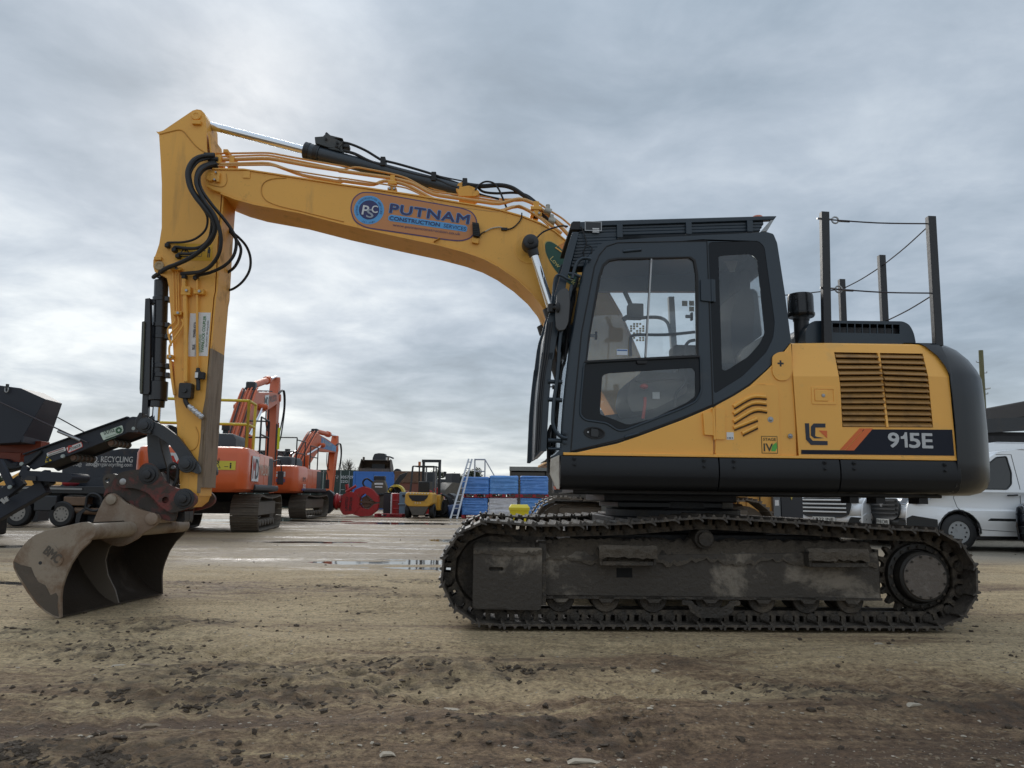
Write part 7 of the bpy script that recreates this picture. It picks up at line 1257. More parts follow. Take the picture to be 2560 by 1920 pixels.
# ---------------------------------------------------------------- shipping containers
def corr(x0, x1, y, z0, z1, n, d=.035, face='y', flip=1):
    m = MB(); vs = []; N_ = n * 4; 
    for k in range(N_ + 1):
        t = x0 + (x1 - x0) * k / N_; o_ = (0, 0, d, d)[k % 4] * flip
        p = (t, y + o_) if face == 'y' else (y + o_, t); vs += [(*p, z0), (*p, z1)]
    m.add(vs, [(2 * k, 2 * k + 2, 2 * k + 3, 2 * k + 1) for k in range(N_)]); return m
def container(label, loc, rz, L_, col, w_=2.44, h_=2.59, doors=True, bars=True, name='shipping_container'):
    R = thing(name, label, 'container', loc, rz, 'steel containers at the far side')
    # front end faces local -y
    for x in (-w_ / 2, w_ / 2):
        for y in (0, L_): m = MB(); m.box(x - .07, x + .07, y - .07, y + .07, 0, h_); obj('corner_post', m, col, R, bevel=.01)
    for z_ in (.08, h_ - .06):
        for x in (-w_ / 2, w_ / 2): m = MB(); m.box(x - .05, x + .05, .07, L_ - .07, z_ - .07, z_ + .06); obj('side_rail', m, col, R)
        for y in (0, L_): m = MB(); m.box(-w_ / 2 + .07, w_ / 2 - .07, y - .05, y + .05, z_ - .07, z_ + .06); obj('end_rail', m, col, R)
    m = corr(.07, L_ - .07, w_ / 2 - .045, .1, h_ - .1, int(L_ / .55), face='x'); obj('side_panel', m, col, R, fix=False, sm=20); m = corr(.07, L_ - .07, -w_ / 2 + .045, .1, h_ - .1, int(L_ / .55), face='x', flip=-1); obj('side_panel', m, col, R, fix=False, sm=20)
    m = MB(); m.box(-w_ / 2, w_ / 2, 0, L_, h_ - .03, h_ - .004); obj('roof_panel', m, col, R)
    if doors:
        for s_ in (-1, 1):
            m = MB(); a, b = sorted((s_ * .01, s_ * (w_ / 2 - .08))); m.box(a, b, -.045, -.005, .16, h_ - .13); obj('door_leaf', m, col, R, bevel=.008)
            if bars:
                for f in (.25, .75): m = MB(); x = s_ * (w_ / 2 - .08) * f; m.cyl((x, -.075, .08), (x, -.075, h_ - .06), .028, n=8); obj('lock_bar', m, mat_bar, R)
                for zz_ in (.5, 1.1): m = MB(); m.box(min(s_ * .2, s_ * .95), max(s_ * .2, s_ * .95), -.05, -.046, zz_, zz_ + .2) if False else m.box(s_ * .45 - .12, s_ * .45 + .12, -.10, -.06, zz_ + .1, zz_ + .14); obj('lock_handle', m, mat_bar, R)
    else: m = corr(-w_ / 2 + .07, w_ / 2 - .07, -.005, .14, h_ - .12, 5, d=.03); obj('end_panel', m, col, R, fix=False, sm=20)
    return R
mat_bar = mat('galvanised_bar', (.34, .38, .36), .5, dirt=.3)
grn = mat('container_green', (.018, .040, .034), .5, dirt=.2, dcol=(.08, .06, .04), dscale=1.5); blu = mat('container_blue', (.035, .145, .47), .5, dirt=.12, dcol=(.2, .2, .2), dscale=1.5, var=.08)
def at(px, Y): p = W(px, 1270, Y); return p.x
YC = 51
xg = at(838, YC); gl = ['dark green steel container next to the blue one, its door marked with white numbers', 'dark green steel container partly hidden by the orange arm', 'dark green steel container seen between tracks and sill of the orange machine', ]
for k in range(3):
    R = container(gl[k], (xg - 2.5 * k, YC, 0), 0, 6.05, grn, h_=2.5)
    text('MKTU', (-.48, -.08, 1.95), (.12, -.08, 1.95), .18, WhtF, R) if k == 0 else None
    if k == 0: text('305729', (.28, -.08, 1.95), (1.1, -.08, 1.95), .18, WhtF, R); text('22G1', (.30, -.08, 1.68), (.85, -.08, 1.68), .16, WhtF, R); 
    if k == 0:
        for j in range(4): m = MB(); m.box(-.70, -.70 + (.6, .25, .5, .65)[j], -.08, -.076, .95 - .17 * j, 1.07 - .17 * j); obj('stencil_line', m, WhtF, R)
xb = at(932, 49.5); bc = container('bright blue steel site container with the digging bucket resting on its roof', (xb, 49.5, 0), rad(-2), 6.05, blu, w_=2.52, h_=2.38, bars=False)
for s_ in (-1, 1): m = MB(); m.box(s_ * .35 - .30, s_ * .35 + .30, -.075, -.05, .2, 1.98); obj('door_leaf', m, blu, bc, bevel=.01)
# bucket and cab seat box on its roof
hz = 2.38; br = mat('rusty_bucket', (.10, .075, .055), .6, dirt=.5, dcol=(.20, .13, .08), dscale=3, var=.3, bump=.2)
bb = thing('digging_bucket', 'wide rusty digging bucket lying on the roof of the blue container', 'bucket', (xb - .1, 50.2, hz), 0)
m = MB(); sidep = [(0, 0), (1.2, 0), (1.25, .35), (.9, .8), (.35, .85), (.0, .35)]
for s_ in (-1, 1): m = MB(); m.plate(sidep, -.02, .02); m.v = [(s_ * .93 + y + s_ * .12 * (1 - z_) , x, z_) for x, y, z_ in m.v]; obj('side_plate', m, br, bb); m = MB(); m.box(s_ * .80 - .05, s_ * .80 + .05, .2, .5, .70, .98); obj('bucket_ear', m, br, bb, bevel=.02)
m = MB(); m.loft([[(s_ * .93 + s_ * .12 * (1 - z_), y, z_) for s_ in (-1, 1)] + [(s_ * .93 + s_ * .12 * (1 - z_), y + .03, z_ + .02) for s_ in (1, -1)] for y, z_ in ((.0, .0), (1.2, .0), (1.25, .35), (.9, .72), (.4, .78))]); obj('bucket_shell', m, br, bb)
m = MB(); m.box(-.98, .98, -.04, .04, 0, .22); obj('cutting_edge', m, br, bb)
sb = thing('counterweight_box', 'dark grey box with a bent arm standing behind the rusty bucket', 'box', (xb - .05, 51.6, hz), 0); m = MB(); m.plate(chop([(-.45, 0), (-.40, .95), (-.30, 1.22), (.0, 1.28), (.42, 1.25), (.45, 0)], .08), -.35, .35); obj('box_body', m, DkG, sb, bevel=.03); m = MB(); m.tube([(.42, 0, 1.08), (.7, 0, 1.05), (.95, 0, .95)], .05, 8); obj('box_arm', m, DkG, sb)
# ---------------------------------------------------------------- attachments, forklift, pallets in the middle distance
Red = mat('red_attachment_paint', (.38, .018, .020), .42, dirt=.42, dcol=(.10, .05, .035), dscale=3.5, var=.12, coat=.15)
Rust = mat('rust_steel', (.12, .065, .04), .65, dirt=.5, dcol=(.20, .12, .07), dscale=4, var=.3, bump=.2)
GrB = mat('grey_brown_steel', (.095, .085, .07), .6, dirt=.5, dcol=(.17, .14, .11), dscale=4, var=.3, bump=.2)
Alu = mat('aluminium', (.50, .51, .53), .35, metal=.6, dirt=.15)
def X_at(px, Y, py=1280): return W(px, py, Y).x
def Z_at(px, py, Y): return W(px, py, Y).z
def loc(px, Y): return (X_at(px, Y), Y, 0)
def WP(reg, Y, *pts): return [((q := W(*p, Y)).x, q.z) for p in zm(reg, *pts)]
def wplate(name, reg, Y, pts, t, mt, par=None, org=None, r=0, **k):
    """outline read at distance Y, built t thick; with org the mesh is moved into that thing's frame"""
    o = Vector(org or (0, 0, 0)); q = [(x - o.x, z_ - o.z) for x, z_ in WP(reg, Y, *pts)]
    if r: q = chop(q, r)
    m = MB(); m.plate(q, Y - o.y, Y + t - o.y); return obj(name, m, mt, par, **k)
# forklift, seen from behind
fx, fy = X_at(1048, 32), 31.6
FL = thing('forklift', 'yellow forklift truck with dark mast and overhead guard, seen from the rear', 'forklift', (fx, fy, 0), rad(-6))
FY = mat('forklift_yellow', (.66, .36, .05), .5, dirt=.35, dcol=(.16, .10, .06), dscale=4, var=.12)
m = MB(); cw = [(-.56, .98), (-.58, .60), (-.50, .52), (-.40, .47), (.40, .47), (.50, .52), (.58, .60), (.56, .98), (.48, 1.04), (-.48, 1.04)]
m.loft([[(x, y, z_) for x, z_ in cw] for y in (.05, .95)]); m.loft([[(x * .95, -.02, .55 + (z_ - .55) * .97) for x, z_ in cw], [(x, .05, z_) for x, z_ in cw]]); obj('counterweight', m, FY, FL, bevel=.03, seg=3)
m = MB(); m.plate([(.40 * math.cos(rad(t)) * 1.0, .93 - .0 + .26 * math.sin(rad(t))) for t in range(180, 361, 15)], -.035, -.02); obj('rear_grille', m, BlkF, FL)
for k in range(4): m = MB(); m.box(-.36 + .03 * k, .36 - .03 * k, -.05, -.035, .88 - k * .06, .90 - k * .06); obj('grille_bar', m, DkG, FL)
for k in range(7): m = MB(); x = -.36 + k * .12; m.add([(x, -.045, .975), (x + .05, -.045, .975), (x + .08, -.045, 1.015), (x + .03, -.045, 1.015)], [(0, 1, 2, 3)]); obj('warning_stripe', m, Wht, FL, fix=False)
for k in range(3): m = MB(); x = -.14 + k * .1; m.add([(x, -.045, .60), (x + .05, -.045, .60), (x + .03, -.045, .65)], [(0, 1, 2)]); obj('warning_stripe', m, Wht, FL, fix=False)
m = MB(); m.plate([(-.42, .5), (-.25, .12), (.25, .12), (.42, .5)], .0, .2); obj('rear_axle_housing', m, GrB, FL, bevel=.02)
def wheel(par, x, y, r, w_, axis='x', rim=None, name='wheel', d=1):
    Wh = bpy.data.objects.new(name, None); COL.objects.link(Wh); Wh.parent = par
    v_ = (1, 0, 0) if axis == 'x' else (0, 1, 0); m = MB(); m.lathe((x, y, r), v_, [(-w_ / 2, r * .62), (-w_ / 2, r * .9), (-w_ * .38, r), (w_ * .38, r), (w_ / 2, r * .9), (w_ / 2, r * .62), (w_ * .3, r * .60), (-w_ * .3, r * .60), (-w_ / 2, r * .62)], 32, cap=False); obj('tyre', m, Rub, Wh)
    c = Vector((x, y, r)); vv = Vector(v_); m = MB(); m.lathe(c - vv * w_ * .42 * d, vv * d, [(0, r * .64), (.012, r * .60), (.05 * r, r * .5), (.12 * r, r * .22), (.06 * r, r * .18), (.05 * r, .001)], 28); obj('rim', m, rim or Stl, Wh)
    for k in range(10): t = 2 * math.pi * k / 10; a = c - vv * w_ * .40 * d + (Vector((0, math.cos(t), math.sin(t))) if axis == 'x' else Vector((math.cos(t), 0, math.sin(t)))) * r * .42; m = MB(); m.cyl(a, a - vv * .012 * d, r * .05, n=8); obj('wheel_bolt', m, Bks, Wh)
    return Wh
wheel(FL, -.50, .45, .29, .20); wheel(FL, .50, .45, .29, .20); wheel(FL, -.55, 2.0, .35, .24); wheel(FL, .55, 2.0, .35, .24)
m = MB(); m.box(-.5, .5, .95, 2.2, .35, .85); m.box(.38, .62, 1.4, 2.3, .3, .95); m.box(-.62, -.38, 1.4, 2.3, .3, .95); obj('chassis', m, FY, FL, bevel=.03)
for x, y0_, y1_ in ((-.48, .55, .75), (.48, .55, .75), (-.46, 2.1, 1.9), (.46, 2.1, 1.9)): m = MB(); m.bar((x, y0_, 1.0), (x * .93, y1_, 2.12), .06, .06); obj('guard_pillar', m, DkG, FL)
for k in range(7): m = MB(); y = .75 + k * .19; m.box(-.45, .45, y - .02, y + .02, 2.11, 2.15); obj('roof_bar', m, DkG, FL)
m = MB(); m.box(-.26, .26, 1.0, 1.5, .9, 1.05); m.box(-.24, .24, .95, 1.05, 1.0, 1.5); obj('seat', m, Rub, FL, bevel=.04)
for s_ in (-1, 1): m = MB(); m.box(s_ * .36 - .05, s_ * .36 + .05, 2.35, 2.5, .1, 2.42); obj('mast_rail', m, DkG, FL, bevel=.005); m = MB(); m.cyl((s_ * .22, 2.38, .3), (s_ * .22, 2.38, 2.2), .035, n=10); obj('mast_cylinder', m, Stl, FL)
m = MB(); m.box(-.42, .42, 2.32, 2.46, 2.36, 2.48); obj('mast_crossbar', m, DkG, FL); m = MB(); m.cyl((-.2, .9, 2.15), (-.2, .9, 2.32), .055, n=12); obj('beacon', m, mat('beacon_orange', (.5, .15, .05), .4), FL)
m = MB(); m.box(.60, .72, 2.1, 2.14, 1.75, 1.95); obj('side_mirror', m, Bks, FL)
for s_ in (-1, 1): m = MB(); m.box(s_ * .25 - .06, s_ * .25 + .06, 2.5, 3.5, .05, .10); obj('fork', m, Bks, FL)
# pallets wrapped in blue film
def film(col, nm, tr=.0): return mat(nm, col, .30, dirt=.30, dcol=tuple(min(1, c * 1.8 + .07) for c in col), dscale=3.4, var=.35, coat=.25, bump=.5, bscale=11, drough=.3, lo=.5, fine=False)
BlF = film((.075, .23, .60), 'blue_film'); WhF = film((.62, .61, .64), 'clear_white_film'); BlF2 = film((.10, .28, .64), 'light_blue_film')
PalR = mat('red_pallet', (.32, .022, .03), .7, dirt=.35, dcol=(.12, .05, .04), dscale=6); PalW = mat('wood_pallet', (.22, .15, .10), .8, dirt=.4)
def pallet(par, z0, w_, d_, mt):
    for k in range(7): m = MB(); x = -w_ / 2 + (w_ - .10) * k / 6; m.box(x, x + .10, -d_ / 2, d_ / 2, z0 + .115, z0 + .135); o = obj('deck_board', m, mt, par)
    for k in range(3): m = MB(); y = -d_ / 2 + (d_ - .1) * k / 2; m.box(-w_ / 2, w_ / 2, y, y + .1, z0, z0 + .02); obj('base_board', m, mt, par)
    for x in (-w_ / 2, -.07, w_ / 2 - .14):
        for y in (-d_ / 2, -.05, d_ / 2 - .1): m = MB(); m.box(x, x + .14, y, y + .1, z0 + .02, z0 + .115); obj('pallet_block', m, mt, par)
def wrapped(label, x, y, z0, w_, d_, h_, mt, pm, seed, group='pallets of wrapped bags'):
    R = thing('wrapped_pallet', label, 'pallet', (x, y, z0), 0, group); pallet(R, 0, w_, d_, pm)
    rs_ = random.Random(seed); L_ = 7; hh = (h_ - .135) / L_
    m = MB(); rings = []
    for k in range(L_ * 3 + 1):
        z_ = .136 + (h_ - .136) * k / (L_ * 3); bul = (0, .007, .005)[k % 3]; dx, dy = (rs_.random() - .5) * .022, (rs_.random() - .5) * .02
        if k == L_ * 3: bul = -.05
        pts = []
        for i_, (px_, py_) in enumerate(rrect(-w_ / 2 + .02 - bul + dx, -d_ / 2 + .02 - bul + dy, w_ / 2 - .02 + bul + dx, d_ / 2 - .02 + bul + dy, .06, 3)): pts.append((px_ + (rs_.random() - .5) * .014, py_ + (rs_.random() - .5) * .014, z_ + (rs_.random() - .5) * .012))
        rings.append(pts)
    # more columns on the faces so the film creases
    def dens(r):
        out = []
        for i_ in range(len(r)):
            a, b = Vector(r[i_]), Vector(r[(i_ + 1) % len(r)]); n_ = 6 if (b - a).length > .3 else 1
            for j in range(n_): p = a.lerp(b, j / n_); out.append((p.x + (rs_.random() - .5) * .02 * (j > 0), p.y + (rs_.random() - .5) * .025 * (j > 0), p.z + (rs_.random() - .5) * .02 * (j > 0)))
        return out
    m.loft([dens(r) for r in rings]); obj('film_wrap', m, mt, R, sm=60)
    return R
Yp = 32.6; xp = [X_at(1187, Yp), X_at(1257, Yp), X_at(1335, Yp)]
for k, (w_, mt, mt2, h1, h2) in enumerate(((1.14, BlF, BlF, .86, .86), (1.22, WhF, BlF2, .88, .90), (1.18, BlF2, BlF, .88, .90))):
    wrapped(['lower pallet wrapped in bright blue film, beside the ladder', 'pallet of bags in clear whitish film under a blue one', 'lower blue-wrapped pallet partly behind the far tracks'][k], xp[k], Yp + .4, 0, w_ * (.96 if k == 0 else 1), 1.0, h1, mt, PalR if k == 0 else PalW, k + 1)
    wrapped(['blue-wrapped pallet on a red pallet, top of the stack beside the ladder', 'blue-wrapped pallet on top of the whitish one', 'blue-wrapped pallet with a white edge, top of the stack by the cab guard'][k], xp[k] + (.02, .03, .0)[k], Yp + .38, h1 + .002, w_ + .02, 1.0, h2, mt2, PalR, k + 11)
# ladder and podium steps
lb, lt = W(1126, 1289, 31.5), W(1172, 1147, 32.4); lb.z = 0; LD = thing('extension_ladder', 'aluminium extension ladder leaning against the blue-wrapped pallets', 'ladder', lb, 0); v_ = lt - lb
side = Vector((.26, .10, 0))
for s_ in (0, 1):
    m = MB(); m.bar(side * s_, v_ + side * s_ * .5, .07, .03, up=(0, 1, 0)); obj('ladder_rail', m, Alu, LD)
for k in range(9): a = v_ * (k + .5) / 9; m = MB(); m.cyl(a, a + side * (1 - .5 * (k + .5) / 9), .02, n=6); obj('rung', m, Alu, LD)
ps = thing('podium_steps', 'tall aluminium podium steps with a sloping handrail behind the blue pallets', 'steps', loc(1197, 35.5), 0); s0 = 35.5; hT = Z_at(1197, 1148, s0); xl, xr = X_at(1184, s0) - ps.location.x, X_at(1210, s0) - ps.location.x
for x in (xl, xr):
    for y in (0, .6): m = MB(); m.cyl((x, y, 0), (x, y, hT), .022, n=8); obj('step_upright', m, Alu, ps)
for z_ in (hT, hT * .79):
    for y in (0, .6): m = MB(); m.cyl((xl, y, z_), (xr, y, z_), .022, n=8); obj('guard_rail', m, Alu, ps)
    for x in (xl, xr): m = MB(); m.cyl((x, 0, z_), (x, .6, z_), .022, n=8); obj('guard_rail', m, Alu, ps)
for y in (0, .6): m = MB(); m.cyl((xr, y, hT), (xr + .95, y, hT - 1.6), .025, n=8); obj('hand_rail', m, Alu, ps); m = MB(); m.bar((xr, y, hT - 1.1), (xr + .8, y, 0), .08, .03, up=(0, 1, 0)); obj('stringer', m, Alu, ps)
m = MB(); m.box(xl, xr, 0, .6, hT - 1.14, hT - 1.1); obj('platform', m, Alu, ps)
for k in range(5): m = MB(); x = xr + .8 * (k + .5) / 5; z_ = (hT - 1.1) * (1 - (k + .5) / 5); m.box(x - .05, x + .08, 0, .6, z_, z_ + .03); obj('step_tread', m, Alu, ps)
# yellow grit bin
gb = thing('grit_bin', 'bright yellow plastic grit bin in front of the wrapped pallets', 'grit bin', loc(1298, 28), 0); yb_ = mat('bright_yellow_plastic', (.72, .58, .02), .45, dirt=.08)
m = MB(); m.loft([[(x * f, y * f2, z_) for x, y in rrect(-.36, -.25, .36, .25, .05, 2)] for f, f2, z_ in ((.86, .86, 0), (.96, .96, .42), (1.04, 1.04, .43), (1.04, 1.04, .47))]); obj('bin_body', m, yb_, gb)
m = MB(); m.loft([[(x * f, y * f2 + o_, z_) for x, y in rrect(-.36, -.25, .36, .25, .05, 2)] for f, f2, o_, z_ in ((1.05, 1.05, 0, .472), (1.05, 1.05, 0, .53), (.9, .75, .04, .60), (.84, .6, .06, .64))]); obj('bin_lid', m, yb_, gb)
# brown open-fronted container
q0 = X_at(1273, 45); bw = 6.2; brn = mat('brown_container', (.10, .085, .065), .6, dirt=.4, dcol=(.2, .17, .12)); bh = 2.62
BCn = thing('open_container', 'long dark brown container with a grey roof edge behind the blue pallets', 'container', (q0 + bw / 2, 45, 0), 0, 'steel containers at the far side')
for a, b, c, d, e_, f in ((-bw / 2, bw / 2, 0, 2.4, bh - .1, bh), (-bw / 2, bw / 2, 2.3, 2.4, 0, bh - .1), (-bw / 2, -bw / 2 + .1, 0, 2.3, 0, bh - .1), (bw / 2 - .1, bw / 2, 0, 2.3, 0, bh - .1), (-bw / 2, bw / 2, 0, 2.4, 0, .12)): m = MB(); m.box(a, b, c, d, e_, f); obj('container_panel', m, brn, BCn)
m = MB(); m.box(-bw / 2 - .02, bw / 2 + .02, -.06, -.01, bh - .22, bh + .02); obj('roof_edge', m, mat('grey_edge', (.20, .20, .19), .6, dirt=.3), BCn)
for k in range(3): m = MB(); x = -bw / 2 + .1 + k * 2.0; m.box(x + .02, x + 1.96, .02, .05, .12, bh - .3); obj('front_shade_sheet', m, mat('inside_shade_brown', (.055, .048, .040), .6, dirt=.3), BCn)  # dark sheets across the open front stand in for the shaded inside
# pulverisers and other attachments
def claw(label, px, py, Y, s, rz, mt, txt=None):
    R = thing('pulveriser', label, 'demolition attachment', (X_at(px, Y), Y, 0), rz, 'demolition attachments on the ground', scale=s)
    jaw = [(.50, .95), (.72, 1.34), (1.12, 1.50), (1.55, 1.36), (1.86, 1.02), (1.92, .72), (1.70, .74), (1.42, 1.00), (1.18, 1.16), (.98, .98), (.92, .72)]
    for y in (-.32, .0, .26): m = MB(); m.plate(chop(jaw, .05), y, y + .06); obj('upper_jaw', m, mt, R, bevel=.008); m = MB(); m.plate(chop([(.5, .45), (.92, .62), (1.12, .40), (1.42, .34), (1.66, .60), (1.90, .66), (1.84, .3), (1.5, .02), (1.0, 0), (.62, .10)], .05), y, y + .06); obj('lower_jaw', m, mt, R, bevel=.008)
    m = MB(); m.plate(chop([(.0, .3), (.1, 1.05), (.35, 1.22), (.75, 1.2), (.95, .95), (.95, .45), (.7, .12), (.2, .05)], .08), -.36, .36); obj('jaw_housing', m, mt, R, bevel=.03)
    m = MB(); m.lathe((-.35, 0, .72), (1, .0, 0), [(0, .30), (.1, .42), (.18, .42), (.2, .34), (.36, .36)], 22); obj('rotator', m, mt, R)
    m = MB(); m.plate(chop([(-1.0, .2), (-.95, 1.15), (-.6, 1.3), (-.35, 1.1), (-.35, .35), (-.6, .1)], .06), -.3, .3); obj('mounting_head', m, Bks, R, bevel=.03)
    m = MB(); m.cyl((.25, -.30, 1.2), (.75, -.30, 1.52), .07, n=12); m.cyl((.3, .2, 1.2), (.2, .2, 1.6), .09, n=10); obj('jaw_cylinder', m, mt, R)
    m = MB(); m.box(.9, 1.7, -.2, .24, .64, .78); m.plate([(1.0, .9), (1.25, 1.05), (1.5, .85), (1.4, .78), (1.05, .78)], -.15, .2); m.plate([(1.0, .55), (1.3, .42), (1.55, .58), (1.4, .64), (1.05, .64)], -.15, .2); obj('jaw_blade', m, Rust, R, bevel=.01)
    for k in range(6): m = MB(); t = 2 * math.pi * k / 6; m.cyl((-.02, .38 * math.cos(t), .72 + .38 * math.sin(t)), (.03, .38 * math.cos(t), .72 + .38 * math.sin(t)), .03, n=6); obj('flange_bolt', m, Stl, R)
    if txt:
        for k, t_ in enumerate(txt): text(t_, (.38 + .2 * k, -.366, .28), (.40 + .2 * k, -.366, .95), .13, BlkF, R, up=(-1, 0, 0), depth=.01)
    return R
claw('large bright red demolition pulveriser with open jaws and dark lettering, in front of the containers', 852, 1290, 33.5, .85, rad(4), Red, ('UNITED', 'DEMOLITION'))
claw('second red pulveriser lying behind the forklift, by the ladder', 1105, 1284, 37, .80, rad(155), Red)
def pile(label, name, cat, parts, px, Y, rz=0, group='demolition attachments on the ground'):
    R = thing(name, label, cat, (X_at(px, Y), Y, 0), rz, group)
    for nm, fn, mt in parts: m = MB(); fn(m); obj(nm, m, mt, R, bevel=.02)
    return R
pile('brown-grey hydraulic grab standing in front of the blue container', 'sorting_grab', 'demolition attachment', [
    ('grab_frame', lambda m: m.plate(chop([(-.55, .0), (-.62, .5), (-.5, .95), (.45, .95), (.62, .55), (.55, .05), (.3, .3), (-.3, .3)], .05), -.35, .35), GrB),
    ('grab_neck', lambda m: m.plate(chop([(-.32, .95), (-.28, 1.45), (-.12, 1.6), (.28, 1.6), (.40, 1.3), (.42, .95)], .05), -.25, .25), GrB),
    ('rotor_ring', lambda m: m.lathe((0, 0, .9), (0, 0, 1), [(0, .5), (.08, .5), (.1, .42)], 20), Bks), ('head_bracket', lambda m: m.box(-.2, .3, -.2, .2, 1.58, 1.78), Bks),
    ('supply_hose', lambda m: m.tube([(-.2, -.2, 1.45), (-.5, -.25, 1.65), (-.68, -.25, 1.5), (-.6, -.25, 1.3), (-.35, -.2, 1.2)], .045, 8, sm=4), Rub),
    ('name_strip', lambda m: m.box(-.15, .25, -.26, -.251, 1.38, 1.46), Wht), ('name_strip', lambda m: m.box(-.12, .22, -.26, -.251, 1.25, 1.31), Wht)], 944, 36)
pile('black crusher bucket block next to the grab', 'crusher_block', 'demolition attachment', [('block_body', lambda m: m.plate(chop([(-.3, 0), (-.3, .95), (.28, 1.0), (.3, 0)], .04), -.4, .4), DkG), ('block_lid', lambda m: m.box(-.26, .26, -.36, .36, .97, 1.03), Bks), ('block_hose', lambda m: m.tube([(.0, -.3, 1.0), (-.1, -.35, 1.2), (.1, -.3, 1.25), (.2, -.2, 1.0)], .03, 6, sm=3), Rub)], 978, 35)
pile('dark red ribbed steel drum beside the forklift', 'red_drum', 'drum', [('drum_body', lambda m: m.lathe((0, 0, 0), (0, 0, 1), [(0, .34), (.3, .34), (.31, .36), (.34, .36), (.35, .34), (.65, .34), (.66, .36), (.69, .36), (.7, .34), (.98, .34), (1.0, .30)], 22), Red), ('drum_strip', lambda m: m.box(-.3, -.24, -.30, -.27, .05, .95), Wht)], 995, 34.5, group='drums and boxes by the forklift')
pile('pale blue-grey steel box with bolts next to the forklift wheel', 'valve_box', 'box', [('box_body', lambda m: m.box(-.19, .19, -.25, .25, 0, 1.05), mat('pale_blue_paint', (.16, .24, .31), .5, dirt=.3)), ('box_flange', lambda m: m.box(-.23, .23, -.29, .29, .5, .56), mat('pale_blue_flange', (.16, .24, .31), .5, dirt=.3)), ('box_plug', lambda m: m.cyl((0, -.30, .9), (0, -.24, .9), .06), Bks)], 1010, 34, group='drums and boxes by the forklift')
pile('small yellow curved bucket sitting on the red drum', 'trenching_bucket', 'bucket', [('bucket_shell', lambda m: m.plate([(-.35 + .35 - .38 * math.cos(rad(t)), .38 * math.sin(rad(t))) for t in range(0, 181, 15)] + [(.28 * math.cos(rad(t)), .28 * math.sin(rad(t))) for t in range(0, 181, 15)], -.3, .3), mat('bucket_yellow', (.66, .5, .06), .5, dirt=.3)), ('bucket_side', lambda m: m.plate([(.30 * math.cos(rad(t)), .30 * math.sin(rad(t))) for t in range(0, 181, 15)], .2, .22), Bks)], 990, 35.6, group='loose digging buckets').location.z = 1.01
rp = thing('red_pallet', 'empty red wooden pallet lying flat in front of the grab', 'pallet', loc(975, 33), 0); pallet(rp, 0, 1.15, 1.0, PalR)
pile('rusty red steel hopper stack behind the forklift', 'steel_hopper', 'hopper', [('hopper_body', lambda m: m.plate([(-.6, 0), (-.75, 1.6), (.75, 1.6), (.6, 0)], -.5, .5), mat('rusty_red', (.17, .06, .04), .6, dirt=.5, dcol=(.1, .06, .045))), ('hopper_rim', lambda m: m.box(-.8, .8, -.55, .55, 1.6, 2.25), Rust), ('hopper_lug', lambda m: m.cyl((-.7, -.3, 2.2), (-.7, .3, 2.2), .2), Bks)], 1022, 44, group='scrap and plant at the far side')
pile('dark red demolition shear leaning beside the rusty hopper', 'shear', 'demolition attachment', [('shear_body', lambda m: m.plate(chop([(-.6, 0), (-.5, .8), (-.1, 1.15), (.5, 1.05), (.65, .3), (.6, 0)], .05), -.3, .3), mat('dull_red', (.28, .05, .04), .55, dirt=.4)), ('shear_arm', lambda m: m.plate([(-.5, .6), (-.75, 1.2), (-.3, 1.9), (.1, 2.05), (.0, 1.85), (-.3, 1.5), (-.3, .8)], -.1, .1), Bks)], 1012, 38)
pile('tangle of black hoses and frames behind the ladder foot', 'hose_heap', 'scrap', [('frame_block', lambda m: m.box(-.5, .5, -.4, .4, 0, .75), Bks), ('coiled_hose', lambda m: m.tube([(.5 * math.cos(k * .7) * (1 - k * .012), -.45 - .01 * k, .55 + .42 * math.sin(k * .7)) for k in range(32)], .045, 7), Rub), ('loose_hose', lambda m: m.tube([(-.7, -.5, .05), (-.3, -.7, .08), (.2, -.6, .05), (.6, -.8, .06), (.9, -.5, .04)], .04, 7, sm=4), Rub)], 1107, 34, group='scrap and plant at the far side')
pile('round white and red sign plate behind the forklift', 'round_plate', 'plate', [('plate_disc', lambda m: m.lathe((0, 0, .62), (0, -1, .15), [(0, .42), (.03, .42)], 24), Wht), ('plate_half', lambda m: m.plate([(.40 * math.cos(rad(t)), .66 + .40 * math.sin(rad(t))) for t in range(0, 181, 15)], -.12, -.09), Red)], 1090, 35.5, group='scrap and plant at the far side')
pile('blue plastic barrel tipped over at the ladder foot', 'blue_barrel', 'barrel', [('barrel_body', lambda m: m.lathe((-.35, 0, .26), (1, .2, .1), [(0, .22), (.04, .26), (.35, .28), (.66, .26), (.7, .22)], 20), mat('dark_blue_plastic', (.02, .05, .14), .5, dirt=.3)), ('barrel_cap', lambda m: m.cyl((.3, .05, .36), (.38, .07, .37), .06), Bks)], 1140, 33.2, group='drums and boxes by the forklift')
for k, (px, Y, hh, ww) in enumerate(((1072, 60, 2.0, 2.2), (1100, 66, 1.7, 2.6), (1128, 58, 1.9, 2.0))):
    pile(['dark tracked machine parked far behind the forklift', 'low dark loader parked far off beyond the red pulveriser', 'dark machine far off behind the ladder'][k], 'parked_machine', 'machine', [('machine_body', lambda m: m.plate(chop([(-ww / 2, .5), (-ww / 2, hh * .7), (-ww * .2, hh), (ww * .3, hh * .95), (ww / 2, hh * .6), (ww / 2, .5)], .1), -.8, .8), GrB), ('machine_track', lambda m: m.plate(chop([(-ww / 2, 0), (-ww / 2 - .1, .35), (-ww / 2 + .2, .6), (ww / 2 - .2, .6), (ww / 2 + .1, .35), (ww / 2, 0)], .1), -1.0, -.6), Bks), ('machine_cab', lambda m: m.box(-ww * .15, ww * .2, -.5, .5, hh * .9, hh * 1.35), DkG)], px, Y, .3 * k, 'scrap and plant at the far side')
